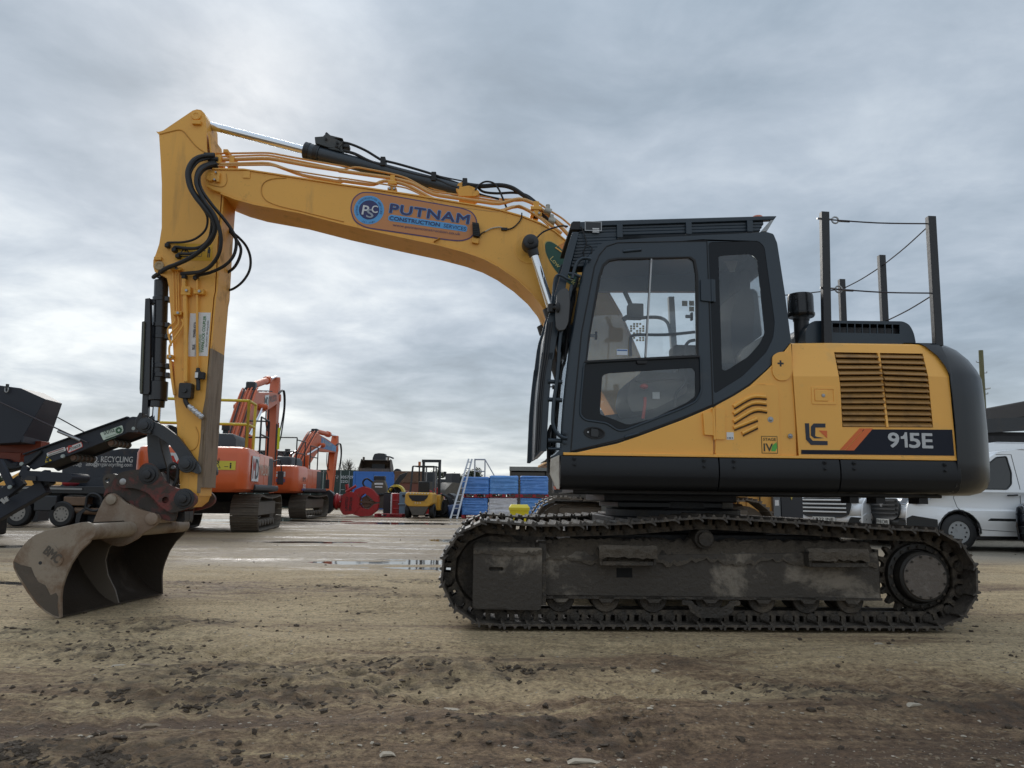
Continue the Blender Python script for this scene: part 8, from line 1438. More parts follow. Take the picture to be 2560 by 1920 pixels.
# ---------------------------------------------------------------- machine parked behind (its tracks show under the big excavator)
hx_ = X_at(1336, 12.6); PM = thing('excavator', 'grey tracked excavator parked close behind, seen only under the yellow one', 'excavator', (hx_ + 1.9, 13.6, 0), rad(90)); PM['group'] = 'other excavators'
for s_ in (-1, 1): bg_track(PM, s_ * 1.0, .55, 3.8, .95, nsh=40)
m = MB(); m.box(-.8, .8, -1.3, 1.5, .45, .80); obj('car_body', m, TrkD, PM, bevel=.02)
m = MB(); m.box(-1.29, -1.27, .9, 1.5, .30, .62); m.box(-1.29, -1.26, -1.0, .85, .28, .86); obj('track_cover', m, mat('greyed_steel', (.10, .10, .09), .55, dirt=.4), PM, bevel=.02)
for y_, z_, w_ in ((1.2, .48, .12), (.55, .62, .16), (.35, .78, .2), (.15, .48, .1)): m = MB(); m.box(-1.295, -1.29, y_ - w_ / 2, y_ + w_ / 2, z_ - .03, z_ + .05); obj('frame_slot', m, BlkF, PM)
m = MB(); m.box(-1.2, 1.2, -1.6, 1.35, .98, 1.75); obj('house', m, ORd, PM, bevel=.08); m = MB(); m.box(.2, 1.15, .4, 1.5, 1.0, 2.5); obj('cab', m, DkG, PM, bevel=.05)
# yellow generator and post behind the tail
YG = mat('ochre_panel', (.62, .33, .07), .5, dirt=.15); gx0, gx1 = X_at(1838, 14), X_at(1947, 14)
GN = thing('site_generator', 'ochre yellow machine housing glimpsed under the tail of the big excavator', 'generator', ((gx0 + gx1) / 2, 14, 0), 0); hw = (gx1 - gx0) / 2
m = MB(); m.box(-hw, hw, 0, 1.6, .25, 1.55); obj('housing', m, YG, GN, bevel=.03)
for a, b in ((-hw + .06, -hw + .12), (-hw + .19, hw)): m = MB(); m.box(a + .01, b - .03, -.02, 0, .62, 1.5); obj('side_door', m, YG, GN, bevel=.008)
m = MB(); m.box(-hw + .2, hw - .03, -.025, 0, .56, .59); obj('door_gap', m, BlkF, GN)
for x in (-hw + .05, -hw + .45): m = MB(); m.tube([(x, -.05, 1.5), (x - .02, -.06, 1.0), (x, -.05, .4)], .012, 6, sm=3); obj('hanging_cable', m, Rub, GN)
m = MB(); m.lathe((.1, -.03, .45), (0, -1, 0), [(0, .12), (.02, .12), (.03, .08)], 20); obj('round_vent', m, Stl, GN)
text('7', (-hw + .12, -.003, 1.1), (-hw + .17, -.003, 1.1), .1, BlkF, GN)
PB = thing('equipment_cabinet', 'dark cabinet with a grey post and small yellow badge beside the yellow housing', 'cabinet', (X_at(1975, 13.9), 13.9, 0), 0)
m = MB(); m.box(-.16, .24, 0, .5, .3, 1.5); obj('cabinet_body', m, mat('dark_cabinet', (.02, .022, .028), .5, dirt=.15), PB, bevel=.02); m = MB(); m.box(-.30, -.17, -.02, .2, .1, 1.5); obj('grey_post', m, mat('grey_post', (.13, .14, .15), .5, dirt=.2), PB, bevel=.01)
m = MB(); m.box(-.27, -.20, -.024, -.02, .82, .92); obj('sticker', m, Wht, PB); m = MB(); m.plate([(-.0, 1.02), (.07, 1.02), (.035, .92)], -.01, -.002); obj('badge', m, flat('badge_yellow', (.5, .4, .08), .5), PB)
# ---------------------------------------------------------------- vehicles at the right
VW = mat('white_van_paint', (.84, .86, .88), .26, dirt=.05, dcol=(.45, .38, .29), dscale=1.6, var=.02, coat=.5, gz=(.30, .80), fine=False); VB = mat('black_trim', (.022, .024, .026), .5, dirt=.2, dcol=(.12, .1, .08))
VG = mat('vehicle_glass', (.012, .015, .017), .08, dirt=.05, coat=.3)
def van(label, loc_, rz, plate, col=VW, Lv=4.97, Hv=1.98, kind='van', group=None, lamp=True, badge=True):
    """panel van, nose towards local +x, near flank at local -y"""
    R = thing('panel_van' if kind == 'van' else 'pickup_truck', label, kind, loc_, rz, group); n_ = Lv / 2; hw_ = 1.0
    prof = [(n_ - .02, .42), (n_, .62), (n_ - .03, .86), (n_ - .14, 1.02), (n_ - .55, 1.13), (n_ - .95, 1.24), (n_ - 1.55, 1.72), (n_ - 1.85, Hv - .05), (n_ - 2.3, Hv), (-n_ + .25, Hv), (-n_ + .05, Hv - .12), (-n_, 1.0), (-n_, .42)]
    def section(y, sh):    # taper towards the roof and round the flank
        return [(x - (0 if abs(x) < n_ - .3 else sh * .5 * (1 if x > 0 else -1)), y, z_) for x, z_ in prof]
    arch = [(n_ - .95, .36), (-n_ + .98, .36)]
    # flank: wheel arches cut out, leans in above the waist
    def fl(x, z_): return -hw_ + (.03 if z_ < .55 else 0) + max(0, z_ - 1.12) * .16 + max(0, (x - (n_ - .5)) * .45) ** 1.3
    low = [(n_ - .02, .28), (n_ - .95 + .40, .28)] + arc(n_ - .95, .36, .40, 0, 180, 12) + [(n_ - .95 - .40, .28), (-n_ + .98 + .40, .28)] + arc(-n_ + .98, .36, .40, 0, 180, 12) + [(-n_ + .98 - .40, .28), (-n_, .28), (-n_, 1.0)]
    waist = [(-n_, 1.12), (n_ - .62, 1.12)]
    for s_ in (-1, 1):
        lowr = low + [(-n_, 1.12), (n_ - .62, 1.12), (n_ - .14, 1.02), (n_ - .03, .86), (n_, .62)]
        m = MB(); m.plate(lowr, lambda x, z_: s_ * -fl(x, z_) , lambda x, z_: s_ * -(fl(x, z_) + .03)); obj('side_panel', m, col, R, sm=50)
        upr = [(-n_, 1.12), (-n_ + .05, Hv - .12), (-n_ + .2, Hv - .03), (n_ - 2.2, Hv - .03), (n_ - 1.85, Hv - .09), (n_ - 1.55, 1.70), (n_ - .97, 1.22), (n_ - .62, 1.12)]
        wn = chop([(n_ - 1.02, 1.18), (n_ - 1.62, 1.66), (n_ - 1.82, 1.80), (n_ - 2.02, 1.82), (n_ - 2.06, 1.5), (n_ - 2.02, 1.28), (n_ - 1.92, 1.18)], .03)
        w2 = chop([(n_ - 2.25, 1.20), (n_ - 2.25, 1.82), (n_ - 3.1, 1.82), (n_ - 3.12, 1.45), (n_ - 2.95, 1.20)], .04)
        m = MB(); m.plate(upr, lambda x, z_: s_ * -fl(x, z_), lambda x, z_: s_ * -(fl(x, z_) + .03), holes=[wn]); obj('side_panel', m, col, R, sm=50)
        m = MB(); m.plate(wn, lambda x, z_: s_ * -(fl(x, z_) + .006), lambda x, z_: s_ * -(fl(x, z_) + .02)); obj('side_window', m, VG, R); 
        m = MB(); m.tube([(x, s_ * -(fl(x, z_) - .002), z_) for x, z_ in wn + [wn[0]]], .012, 5); obj('window_seal', m, VB, R)
        m = MB(); m.plate([(n_ - .545, .28), (n_ - .52, .585), (n_ - .1, .655), (n_, .60), (n_, .28)], lambda x, z_: s_ * -(fl(x, z_) - .012), lambda x, z_: s_ * -(fl(x, z_) + .01)); obj('bumper_side', m, VB if badge else col, R, bevel=.004)
        m = MB(); m.plate(chop([(n_ - .80, 1.05), (n_ - .50, 1.02), (n_ - .22, .86), (n_ - .10, .90), (n_ - .14, 1.0), (n_ - .40, 1.10), (n_ - .66, 1.115)], .02), lambda x, z_: s_ * -(fl(x, z_) - .012), lambda x, z_: s_ * -(fl(x, z_) + .01)); obj('headlight', m, mat('headlight_lens', (.30, .33, .37), .1, dirt=0, coat=.6) if 'headlight_lens' not in bpy.data.materials else bpy.data.materials['headlight_lens'], R, bevel=.003)
        # door outline, handle, rubbing strip, sill
        m = MB(); m.tube([(x, s_ * -(fl(x, z_) - .001), z_) for x, z_ in ((n_ - .92, 1.18), (n_ - .86, 1.0), (n_ - .92, .82), (n_ - 1.38, .40), (n_ - 2.15, .36), (n_ - 2.17, 1.2), (n_ - 2.12, 1.86), (n_ - 1.82, 1.86))], .006, 5); obj('door_seam', m, VB, R)
        m = MB(); m.bar((n_ - 1.9, s_ * -(fl(0, 1.05) - .02), 1.06), (n_ - 2.1, s_ * -(fl(0, 1.05) - .02), 1.07), .03, .028); obj('door_handle', m, VB, R, bevel=.006)
        m = MB(); m.plate([(n_ - 1.42, .52), (n_ - 1.55, .62), (-n_ + 1.55, .60), (-n_ + 1.5, .50)], lambda x, z_: s_ * -(fl(x, z_) - .015), lambda x, z_: s_ * -fl(x, z_)); obj('rubbing_strip', m, VB, R, bevel=.006)
        for ax_ in (n_ - .95, -n_ + .98):
            wheel(R, ax_, s_ * .86, .345, .22, axis='y', rim=mat('silver_rim', (.30, .31, .32), .4, metal=.5, dirt=.3, dcol=(.12, .10, .08)) if 'silver_rim' not in bpy.data.materials else bpy.data.materials['silver_rim'], d=-s_ if s_ > 0 else 1)
            m = MB(); m.tube([(x, s_ * .985, z_) for x, z_ in arc(ax_, .36, .405, -5, 185, 14)], .018, 6); obj('wheel_arch', m, VB, R); m = MB(); m.plate([(ax_ - .40, .3)] + arc(ax_, .36, .40, 180, 0, 10) + [(ax_ + .40, .3)], min(s_ * .6, s_ * .62), max(s_ * .6, s_ * .62)); obj('arch_liner', m, BlkF, R)
        m = MB(); mx = n_ - 1.12; m.plate(chop([(mx - .06, 1.22), (mx - .06, 1.48), (mx + .1, 1.46), (mx + .12, 1.24)], .03), s_ * 1.06 - .09, s_ * 1.06 + .09); obj('wing_mirror', m, VB, R, bevel=.02)
    # nose, bonnet, screen, roof, back as cross strips
    yt = lambda x, z_: -fl(x, z_)
    def strip(pa, pb, mt, nm):
        rings = []
        for x, z_ in (pa, pb):
            ym = yt(x, z_); rings.append([(x - .09 * (t / ym) ** 2 * (1 if x > 0 else -1) * (1 if x > n_ - .9 else .2), t, z_) for t in [ym * f for f in (-1, -.85, -.5, 0, .5, .85, 1)]])
        m = MB(); vs = rings[0] + rings[1]; m.add(vs, [(i_, i_ + 1, i_ + 8, i_ + 7) for i_ in range(6)]); o = obj(nm, m, mt, R, sm=40); so_ = o.modifiers.new('t', 'SOLIDIFY'); so_.thickness = .02; return o
    fp = [(n_ + .0, .28), (n_ + .03, .44), (n_ + .02, .60), (n_ - .01, .86), (n_ - .12, 1.04), (n_ - .55, 1.14), (n_ - .97, 1.23), (n_ - 1.55, 1.71), (n_ - 1.85, Hv - .07), (n_ - 2.3, Hv), (-n_ + .2, Hv), (-n_ + .02, Hv - .1), (-n_, .3)]
    for k in range(len(fp) - 1):
        mt, nm = ((VB, 'lower_bumper') if k == 0 else (VB if badge else col, 'front_bumper') if k == 1 else (col, 'nose_panel') if k < 4 else (col, 'bonnet') if k < 6 else (VG, 'windscreen') if k == 6 else (col, 'roof_panel')); strip(fp[k], fp[k + 1], mt, nm)
    m = MB(); m.plate(chop([(-.55, .62), (-.62, .86), (-.5, .98), (.5, .98), (.62, .86), (.55, .62), (.4, .56), (-.4, .56)], .04), 0, .04); m.v = [(n_ + .045 - (y_ if False else 0) + (-.04 if y_ > .01 else 0) - .09 * (x / 1.0) ** 2, x, z_) for x, y_, z_ in m.v]; obj('radiator_grille', m, VB, R)
    for k in range(4): z_ = .66 + .085 * k; m = MB(); m.loft([[(n_ + .05 - .09 * t * t + dx, t, z_ + dz) for dx, dz in ((0, 0), (.025, .005), (.025, .03), (0, .035))] for t in (-.52, -.25, 0, .25, .52)]); obj('grille_bar', m, VB if badge else Wht, R)
    if badge: m = MB(); m.lathe((n_ + .06, 0, .86), (1, 0, 0), [(0, .06), (.015, .055)], 18); o = obj('badge', m, Stl, R)
    for s_ in (-1, 1):
        m = MB(); m.plate([(.60, .88), (.66, 1.02), (.93, 1.08), (.93, .92), (.75, .86)], 0, .03); m.v = [(n_ + .03 - .12 * x * x - (.03 if y_ > .01 else 0) - max(0, x - .7) * .9 - max(0, z_ - .9) * .35, s_ * x, z_) for x, y_, z_ in m.v]; obj('headlight', m, mat('headlight_lens', (.35, .38, .42), .1, dirt=0, coat=.6) if 'headlight_lens' not in bpy.data.materials else bpy.data.materials['headlight_lens'], R)
        m = MB(); m.plate(chop([(.52, .42), (.60, .58), (.90, .56), (.86, .42)], .03), 0, .02); m.v = [(n_ + .055 - .10 * x * x - (.02 if y_ > .01 else 0) - max(0, x - .75) * .5, s_ * x, z_) for x, y_, z_ in m.v]; obj('fog_lamp_recess', m, VB, R)
    m = MB(); m.box(n_ + .048, n_ + .062, -.26, .26, .45, .565); obj('number_plate', m, mat('plate_white', (.62, .62, .58), .4, dirt=.15) if 'plate_white' not in bpy.data.materials else bpy.data.materials['plate_white'], R)
    if plate: text(plate, (n_ + .066, -.235, .468), (n_ + .066, .235, .468), .078, BlkF, R, name='plate_number')
    m = MB(); m.box(-n_ + .3, n_ - .2, -.85, .85, .22, .34); obj('underbody', m, BlkF, R)
    return R
vx = G(2411, 1377); Lv = 4.97
van('white panel van with black lower trim and mud-splashed door, right of the excavator tail', (vx.x - .95 + Lv / 2 - .05, vx.y + 1.0, 0), math.pi, 'FP18 CWR', group='white vans')
text_dirt = None
van('white van glimpsed beneath the tail, chrome-barred grille and plate LR22 JNE', (0, 0, 0), 0, 'LR22 JNE', Hv=2.0, group='white vans', badge=False)
v2 = [o for o in bpy.data.objects if o.name.startswith('panel_van') and o.get('label', '').startswith('white van glimpsed')][0]; fA = rad(218); ff = Vector((math.cos(fA), math.sin(fA), 0)); fc = W(2062, 1290, 17.2); v2.location = (fc.x - ff.x * Lv / 2, fc.y - ff.y * Lv / 2, 0); v2.rotation_euler = (0, 0, fA)
van('white van with a taller roof parked behind the muddy-doored one', (vx.x + 3.6, vx.y + 5.0, 0), math.pi, '', Hv=2.42, group='white vans')
BCr = mat('black_car_paint', (.018, .02, .026), .2, dirt=.1, coat=.6)
ccar = W(2540, 1365, 13.6); van('black car whose front corner just enters the frame at the right edge', (0, 0, 0), 0, '', col=BCr, Lv=4.5, Hv=1.75, kind='car', group='cars')
c3_ = [o for o in bpy.data.objects if o.get('category') == 'car'][0]; c3_.name = 'parked_car'; fA = rad(205); ff = Vector((math.cos(fA), math.sin(fA), 0)); rt_ = Vector((-ff.y, ff.x, 0)); fcn = W(2552, 1365, 13.9); c3_.scale = (.82,) * 3 ; c3_.location = (fcn.x - ff.x * 2.25 + (-rt_.x if False else rt_.x) * -.0 + .95 * ff.y * -1, fcn.y - ff.y * 2.25 + .0, 0); c3_.rotation_euler = (0, 0, fA)
# telegraph pole with step pegs, dark boarded shed beyond the vans
pb_, pt_ = W(2466, 1256, 30), W(2452, 876, 30); pl = thing('telegraph_pole', 'old wooden pole with climbing pegs rising behind the counterweight', 'pole', (pb_.x + .05, 30, 0), 0); dx = pt_.x - pb_.x - .05
m = MB(); m.cyl((0, 0, 0), (dx, 0, pt_.z), .11, .085, n=12); obj('pole_shaft', m, mat('mossy_timber', (.16, .15, .08), .85, dirt=.4, dcol=(.10, .12, .05), bump=.4), pl)
for k in range(8): z_ = pt_.z - .5 - k * .42; f = z_ / pt_.z; s_ = 1 if k % 2 else -1; m = MB(); m.cyl((dx * f, -.0, z_), (dx * f + s_ * .2, 0, z_ + .02), .015, n=6); m.cyl((dx * f + s_ * .2, 0, z_ + .02), (dx * f + s_ * .2, 0, z_ + .08), .015, n=6); obj('climbing_peg', m, Stl, pl)
m = MB(); m.cyl((dx + .02, 0, pt_.z - 1.55), (dx + .25, 0, pt_.z - 1.5), .04, n=8); obj('insulator', m, Wht, pl)
sx0 = X_at(2452, 24); BD = mat('black_boards', (.022, .022, .024), .8, dirt=.3, dcol=(.06, .06, .06), bump=.2); SH = thing('timber_shed', 'black boarded shed with a felt roof behind the white vans', 'shed', (sx0 + 2.4, 26, 0), 0)
zt1 = Z_at(2520, 1036, 24); m = MB(); m.box(-2.35, 2.35, -1.95, 2, 0, zt1 - .55); obj('shed_body', m, BD, SH)
for k in range(5): m = MB(); z_ = 1.9 + k * .22; m.box(-2.4, 2.4, -2.02 + .004 * (k % 2), -1.96, z_, z_ + .2); obj('board', m, BD, SH)
m = MB(); m.loft([[(-2.5, y, zt1 - .62 + (.0 if y < 0 else .5)), (2.6, y, zt1 - .3 + (.0 if y < 0 else .5)), (2.6, y, zt1 + .1), (-2.5, y, zt1 - .18)] for y in (-2.1, 2.1)]); obj('shed_roof', m, mat('roof_felt', (.05, .052, .055), .8, dirt=.3, bump=.3), SH)
m = MB(); m.box(-.2, 2.3, -1.5, 1, zt1 + .0, zt1 + .55); obj('roof_vent', m, BD, SH, bevel=.05)
bm2 = mat('bark', (.06, .05, .04), .9); leafD = mat('leaf_dark', (.035, .045, .02), .8, var=.5, dirt=0)
# ---------------------------------------------------------------- trees and far skyline
def bare_tree(label, x, y, h_, seed, leafy=False):
    R = thing('bare_tree' if not leafy else 'evergreen_tree', label, 'tree', (x, y, 0), 0, 'trees at the far edge of the yard'); rs_ = random.Random(seed); m = MB(); tw = MB(); tips = []
    def grow(p, d, L_, r, lv):
        q = p + d * L_; (m if lv < 2 else tw).cyl(p, q, r, r * .7, n=6 if lv < 2 else 3, cap=False); 
        if lv >= 5: tips.append(q); return
        for k in range(3 if lv < 4 else 2):
            nd = (d + Vector((rs_.uniform(-1, 1), rs_.uniform(-1, 1), rs_.uniform(-.2, .8))) * (.55 + .08 * lv)).normalized(); grow(p + d * L_ * rs_.uniform(.6, 1), nd, L_ * rs_.uniform(.6, .82), r * .62, lv + 1)
    grow(Vector((0, 0, 0)), Vector((0, 0, 1)), h_ * .3, h_ * .02, 0); obj('trunk', m, bm2, R); o = obj('crown', tw, bm2, R)
    if leafy:
        lf = MB()
        for t_ in tips:
            for k in range(16): c = t_ + Vector((rs_.gauss(0, .16), rs_.gauss(0, .16), rs_.gauss(0, .14))); a = Vector((rs_.uniform(-1, 1), rs_.uniform(-1, 1), rs_.uniform(-1, 1))).normalized() * .07; b = a.orthogonal().normalized() * .05; lf.add([c - a, c + b, c + a, c - b], [(0, 1, 2, 3)])
        obj('foliage', lf, leafD, R, fix=False)
    return R
bare_tree('leafless tree showing above the dark green containers', X_at(868, 70), 70, 5.6, 3); bare_tree('leafless tree further off behind the orange machines', X_at(905, 95), 95, 6.3, 8)
bare_tree('small evergreen seen past the forklift mast', X_at(1083, 75), 75, 3.7, 5, True); bare_tree('evergreen rising behind the ladder', X_at(1152, 72), 72, 3.6, 6, True); bare_tree('broad evergreen behind the podium steps', X_at(1178, 80), 80, 4.3, 7, True)
# distant hedge line: one mass of leaf-sized faces
R_ = np.random.RandomState(11); lf = MB(); 
for k in range(15000):
    x = R_.uniform(-140, 150); top = 2.2 + 1.3 * float(fb(np.array(x * .06), np.array(3.), 1., 4)) * 2 + .5; z_ = R_.rand() ** .7 * max(.7, top); y = 118 + R_.uniform(-2, 2) + .02 * abs(x); a = Vector(R_.uniform(-1, 1, 3)).normalized() * R_.uniform(.2, .5); b = a.orthogonal().normalized() * R_.uniform(.15, .4); c = Vector((x, y, z_)); lf.add([c - a, c + b, c + a, c - b], [(0, 1, 2, 3)])
tag(obj('treeline', lf, leafD, fix=False), 'dark hedge along the far horizon', kind='stuff')
text('L', (2.316, -.235, .468), (2.316, -.20, .468), .078, BlkF, c3_, name='plate_number')
# ---------------------------------------------------------------- left side: screening machine, trailer and dark skip
ScM = mat('charcoal_paint', (.026, .030, .040), .55, dirt=.10, dcol=(.1, .09, .08), dscale=1.3, var=.12, spec=.3); ScR = mat('dark_orange_frame', (.24, .045, .02), .5, dirt=.3)
def WW(reg, Y, p): q_ = W(*zm(reg, p)[0], Y); return q_
SY = 15.0; so_ = Vector((W(60, 1260, SY).x, SY, 0)); SC = thing('screening_machine', 'large charcoal mobile screener with a tall angular hopper and stickered conveyor', 'screening machine', so_, 0)
def LP(p, Y): q_ = WW(L1, Y, p) - so_; return q_
# hopper: front plate, side plate, sloped top, underside
ft = [LP((-420, 60), SY), LP((-60, 90), SY), LP((215, 126), SY), LP((470, 240), SY), LP((205, 690), SY), LP((-60, 705), SY), LP((-420, 640), SY)]
bk_ = [LP((-420, 150), SY + 2.6), LP((0, 150), SY + 2.6), LP((460, 180), SY + 1.6), LP((646, 285), SY + 1.7), LP((490, 728), SY + 1.7), LP((0, 760), SY + 2.4), LP((-420, 700), SY + 2.6)]
m = MB(); n7 = 7; m.add(ft + bk_, [tuple(range(7)), tuple(range(13, 6, -1))] + [(i_, (i_ + 1) % 7, 7 + (i_ + 1) % 7, 7 + i_) for i_ in range(7)]); obj('hopper', m, ScM, SC, sm=15, bevel=.01)
a, b = LP((232, 655), SY - .02), LP((490, 705), SY + 1.65); m = MB(); m.bar(a, b, .04, .12); obj('hopper_rib', m, ScM, SC)
m = MB(); a = LP((70, 130), SY - .05); m.tube([a + Vector((-.03, 0, .02)), a + Vector((-.03, 0, -.05)), a + Vector((0, 0, -.075)), a + Vector((.03, 0, -.05)), a + Vector((.03, 0, .02))], .012, 6, sm=3); obj('lifting_hook', m, Stl, SC); m = MB(); m.box(a.x - .022, a.x + .022, -.06, -.02, a.z + .0, a.z + .09); obj('hook_post', m, Bks, SC)
for p0, p1, mt, nm, Y, t_ in (((-300, 760), (470, 745), ScR, 'main_frame', SY + .9, .26), ((-300, 830), (260, 850), ScR, 'main_frame', SY + .8, .2)): m = MB(); m.bar(LP(p0, Y), LP(p1, Y), .3, t_); obj(nm, m, mt, SC, bevel=.01)
m = MB(); q_ = [LP(p, SY + .6) for p in ((-200, 840), (90, 860), (150, 900), (210, 890), (200, 960), (60, 1000), (-200, 1000))]; m.plate([(p.x, p.z) for p in q_], .5, .8); obj('drive_housing', m, ScM, SC, bevel=.02)
# conveyor: two side beams, belt, rollers
topE = ((250, 830), (600, 690), (1310, 438), (1375, 420), (1430, 424)); botE = ((1440, 470), (1395, 560), (1060, 690), (340, 972), (245, 900))
for yy in (0, .82): q_ = [LP(p, SY) for p in topE + botE]; m = MB(); m.plate([(p.x, p.z) for p in q_], yy, yy + .05); obj('conveyor_side', m, ScM, SC, bevel=.008); 
a, b = LP((250, 812), SY), LP((1330, 425), SY); m = MB(); m.bar(a + Vector((0, .0, 0)), b + Vector((0, .0, 0)), .10, .02); m.bar(a + Vector((0, .85, 0)), b + Vector((0, .85, 0)), .10, .02); obj('conveyor_flange', m, ScM, SC)
m = MB(); a, b = LP((300, 870), SY), LP((1400, 470), SY); m.bar(a + Vector((0, .43, 0)), b + Vector((0, .43, 0)), .74, .03); a, b = LP((340, 965), SY), LP((1400, 560), SY); m.bar(a + Vector((0, .43, .05)), b + Vector((0, .43, .05)), .74, .02); obj('conveyor_belt', m, Rub, SC)
for p in ((1130, 690), (740, 845)):
    a = LP(p, SY); m = MB(); m.cyl(a + Vector((0, .06, 0)), a + Vector((.0, .8, .0)), .055, n=14); obj('return_roller', m, Rust, SC)
    for k in range(5): m = MB(); y = .1 + .15 * k; m.cyl(a + Vector((0, y, 0)), a + Vector((0, y + .05, 0)), .075, n=14); obj('roller_disc', m, GrB, SC)
a = LP((1385, 520), SY); m = MB(); m.cyl(a + Vector((0, -.04, 0)), a + Vector((0, .9, 0)), .13, n=20); m.box(a.x - .12, a.x + .1, -.06, 0, a.z - .12, a.z + .06); obj('head_drum', m, Bks, SC)
m = MB(); m.tube([LP(p, SY - .03) for p in ((20, 920), (100, 955), (200, 945), (300, 900), (380, 830), (430, 780))], .03, 7, sm=4); obj('hydraulic_hose', m, Rub, SC)
# stickers
def sc_sticker(nm, pts, mt, dy=-.012, r=.02): q_ = [LP(p, SY) for p in pts]; m = MB(); m.plate(chop([(p.x, p.z) for p in q_], r), dy, dy + .004); return obj(nm, m, mt, SC)
rdp = flat('red_sticker_print', (.5, .05, .035), .5)
sc_sticker('sticker', ((1040, 592), (1270, 510), (1283, 560), (1272, 590), (1075, 668)), mat('pale_green_sticker', (.52, .60, .52), .5, dirt=.15)); a, b = LP((1088, 610), SY), LP((1195, 575), SY); a.y = b.y = -.018; text('DOYLE', a, b, .085, flat('deep_green_text', (.02, .05, .04), .5), SC, off=.01)
a, b = LP((1100, 640), SY), LP((1210, 600), SY); a.y = b.y = -.018
for k in range(3): d_ = Vector((.0, 0, -.035 * k)); m = MB(); m.bar(a + d_, b + d_, .004, .010, up=(0, 1, 0)); obj('sticker_line', m, flat('green_line%d' % k, (.1, .2, .12), .5), SC)
gc = LP((1236, 563), SY); m = MB(); tt = []
for k in range(24): r_ = .070 if k % 2 else .054; t_ = 2 * math.pi * k / 24; tt += [(gc.x + r_ * math.cos(t_ - .09), gc.z + r_ * math.sin(t_ - .09)), (gc.x + r_ * math.cos(t_ + .09), gc.z + r_ * math.sin(t_ + .09))]
m.plate(tt, -.020, -.016, holes=[[(gc.x + .026 * math.cos(2 * math.pi * k / 14), gc.z + .026 * math.sin(2 * math.pi * k / 14)) for k in range(14)]]); obj('gear_emblem', m, flat('gear_green', (.02, .09, .04), .5), SC)
sc_sticker('sticker', ((686, 742), (850, 680), (865, 735), (712, 802)), rdp); sc_sticker('sticker', ((692, 745), (845, 688), (857, 732), (716, 793)), Wht, -.016); a, b = LP((735, 782), SY), LP((850, 738), SY); a.y = b.y = -.022; text('P.J LABOUR', a, b, .07, BlkF, SC, off=.006)
q_ = [LP(p, SY) for p in ((712, 780), (712, 725), (740, 718), (765, 742), (740, 735), (725, 745), (722, 776))]; m = MB(); m.plate([(p.x, p.z) for p in q_], -.024, -.018); obj('crane_emblem', m, rdp, SC)
sc_sticker('sticker', ((486, 800), (675, 735), (688, 775), (495, 838)), Wht); a, b = LP((505, 802), SY), LP((665, 748), SY); a.y = b.y = -.018; m = MB(); m.bar(a, b, .004, .04, up=(0, 1, 0)); obj('sticker_line', m, rdp, SC); a, b = LP((507, 825), SY), LP((670, 768), SY); a.y = b.y = -.018; m = MB(); m.bar(a, b, .004, .022, up=(0, 1, 0)); obj('sticker_line', m, BlkF, SC)
q_ = [LP(p, SY) for p in ((468, 905), (487, 825), (550, 880))]; m = MB(); m.plate([(p.x, p.z) for p in q_], -.012, -.008); obj('warning_triangle', m, BlkF, SC); c_ = sum(q_, Vector()) / 3; m = MB(); m.plate([(c_.x + (p.x - c_.x) * .82, c_.z + (p.z - c_.z) * .82) for p in q_], -.017, -.012); obj('warning_triangle', m, flat('triangle_yellow', (.70, .50, .02), .5), SC); m = MB(); m.box(c_.x - .03, c_.x + .03, -.021, -.017, c_.z - .03, c_.z + .04); obj('warning_symbol', m, BlkF, SC)
# lower frame
for p0, p1, w_, nm, Y, th in (((-40, 1290), (235, 1075), .22, 'frame_beam', SY - .1, .12), ((-120, 1490), (480, 1145), .26, 'frame_beam', SY - .05, .2), ((-10, 880), (125, 1150), .13, 'strut', SY - .25, .08), ((480, 1150), (420, 1010), .3, 'frame_beam', SY + .0, .2), ((280, 940), (230, 1040), .12, 'strut', SY - .1, .1)):
    m = MB(); m.bar(LP(p0, Y), LP(p1, Y), th, w_, up=(0, .0, 1)); obj(nm, m, ScM, SC, bevel=.01)
for p in ((105, 1152), (228, 912), (655, 832), (1390, 545)): a = LP(p, SY - .33 if p[0] == 105 else SY - .03); m = MB(); m.lathe(a, (0, -1, 0), [(0, .04), (.03, .035), (.031, .001)], 10); obj('frame_bolt', m, mat_bar, SC)
for p0, p1 in (((15, 1275), (60, 1315)), ((60, 1255), (85, 1300))): m = MB(); m.bar(LP(p0, SY - .3), LP(p1, SY - .3), .04, .06); obj('frame_tab', m, Stl, SC)
q_ = [LP(p, SY - .3) for p in ((200, 1010), (250, 980), (380, 985), (720, 1010), (752, 1040), (740, 1075), (700, 1105), (240, 1080))]; m = MB(); m.plate(chop([(p.x, p.z) for p in q_], .03), -.3, .35); obj('engine_cover', m, ScM, SC, bevel=.02)
q_ = [LP(p, SY - .33) for p in ((290, 1035), (375, 1040), (372, 1088), (240, 1078))]; m = MB(); m.plate([(p.x, p.z) for p in q_], -.34, -.31); obj('cover_panel', m, BlkF, SC)
for p0, p1, Y1, Y2 in (((-60, 245), (905, 690), SY - .15, SY - .08), ((600, 430), (890, 590), SY + 1.75, SY + .9)):
    a, b = LP(p0, Y1), LP(p1, Y2); m = MB(); m.cyl(a, b, .014, n=6); obj('stay_rope', m, wire, SC)
a, b = LP((600, 572), SY - .1), LP((860, 680), SY - .09); m = MB(); m.cyl(a, a + (b - a) * .9, .028, n=8); obj('rope_tensioner', m, Stl, SC)
m = MB(); a = LP((-500, 1250), SY + .4); m.box(a.x, LP((-440, 1250), SY).x, .6, 1.6, .0, .9); obj('crawler_base', m, TrkD, SC, bevel=.05)
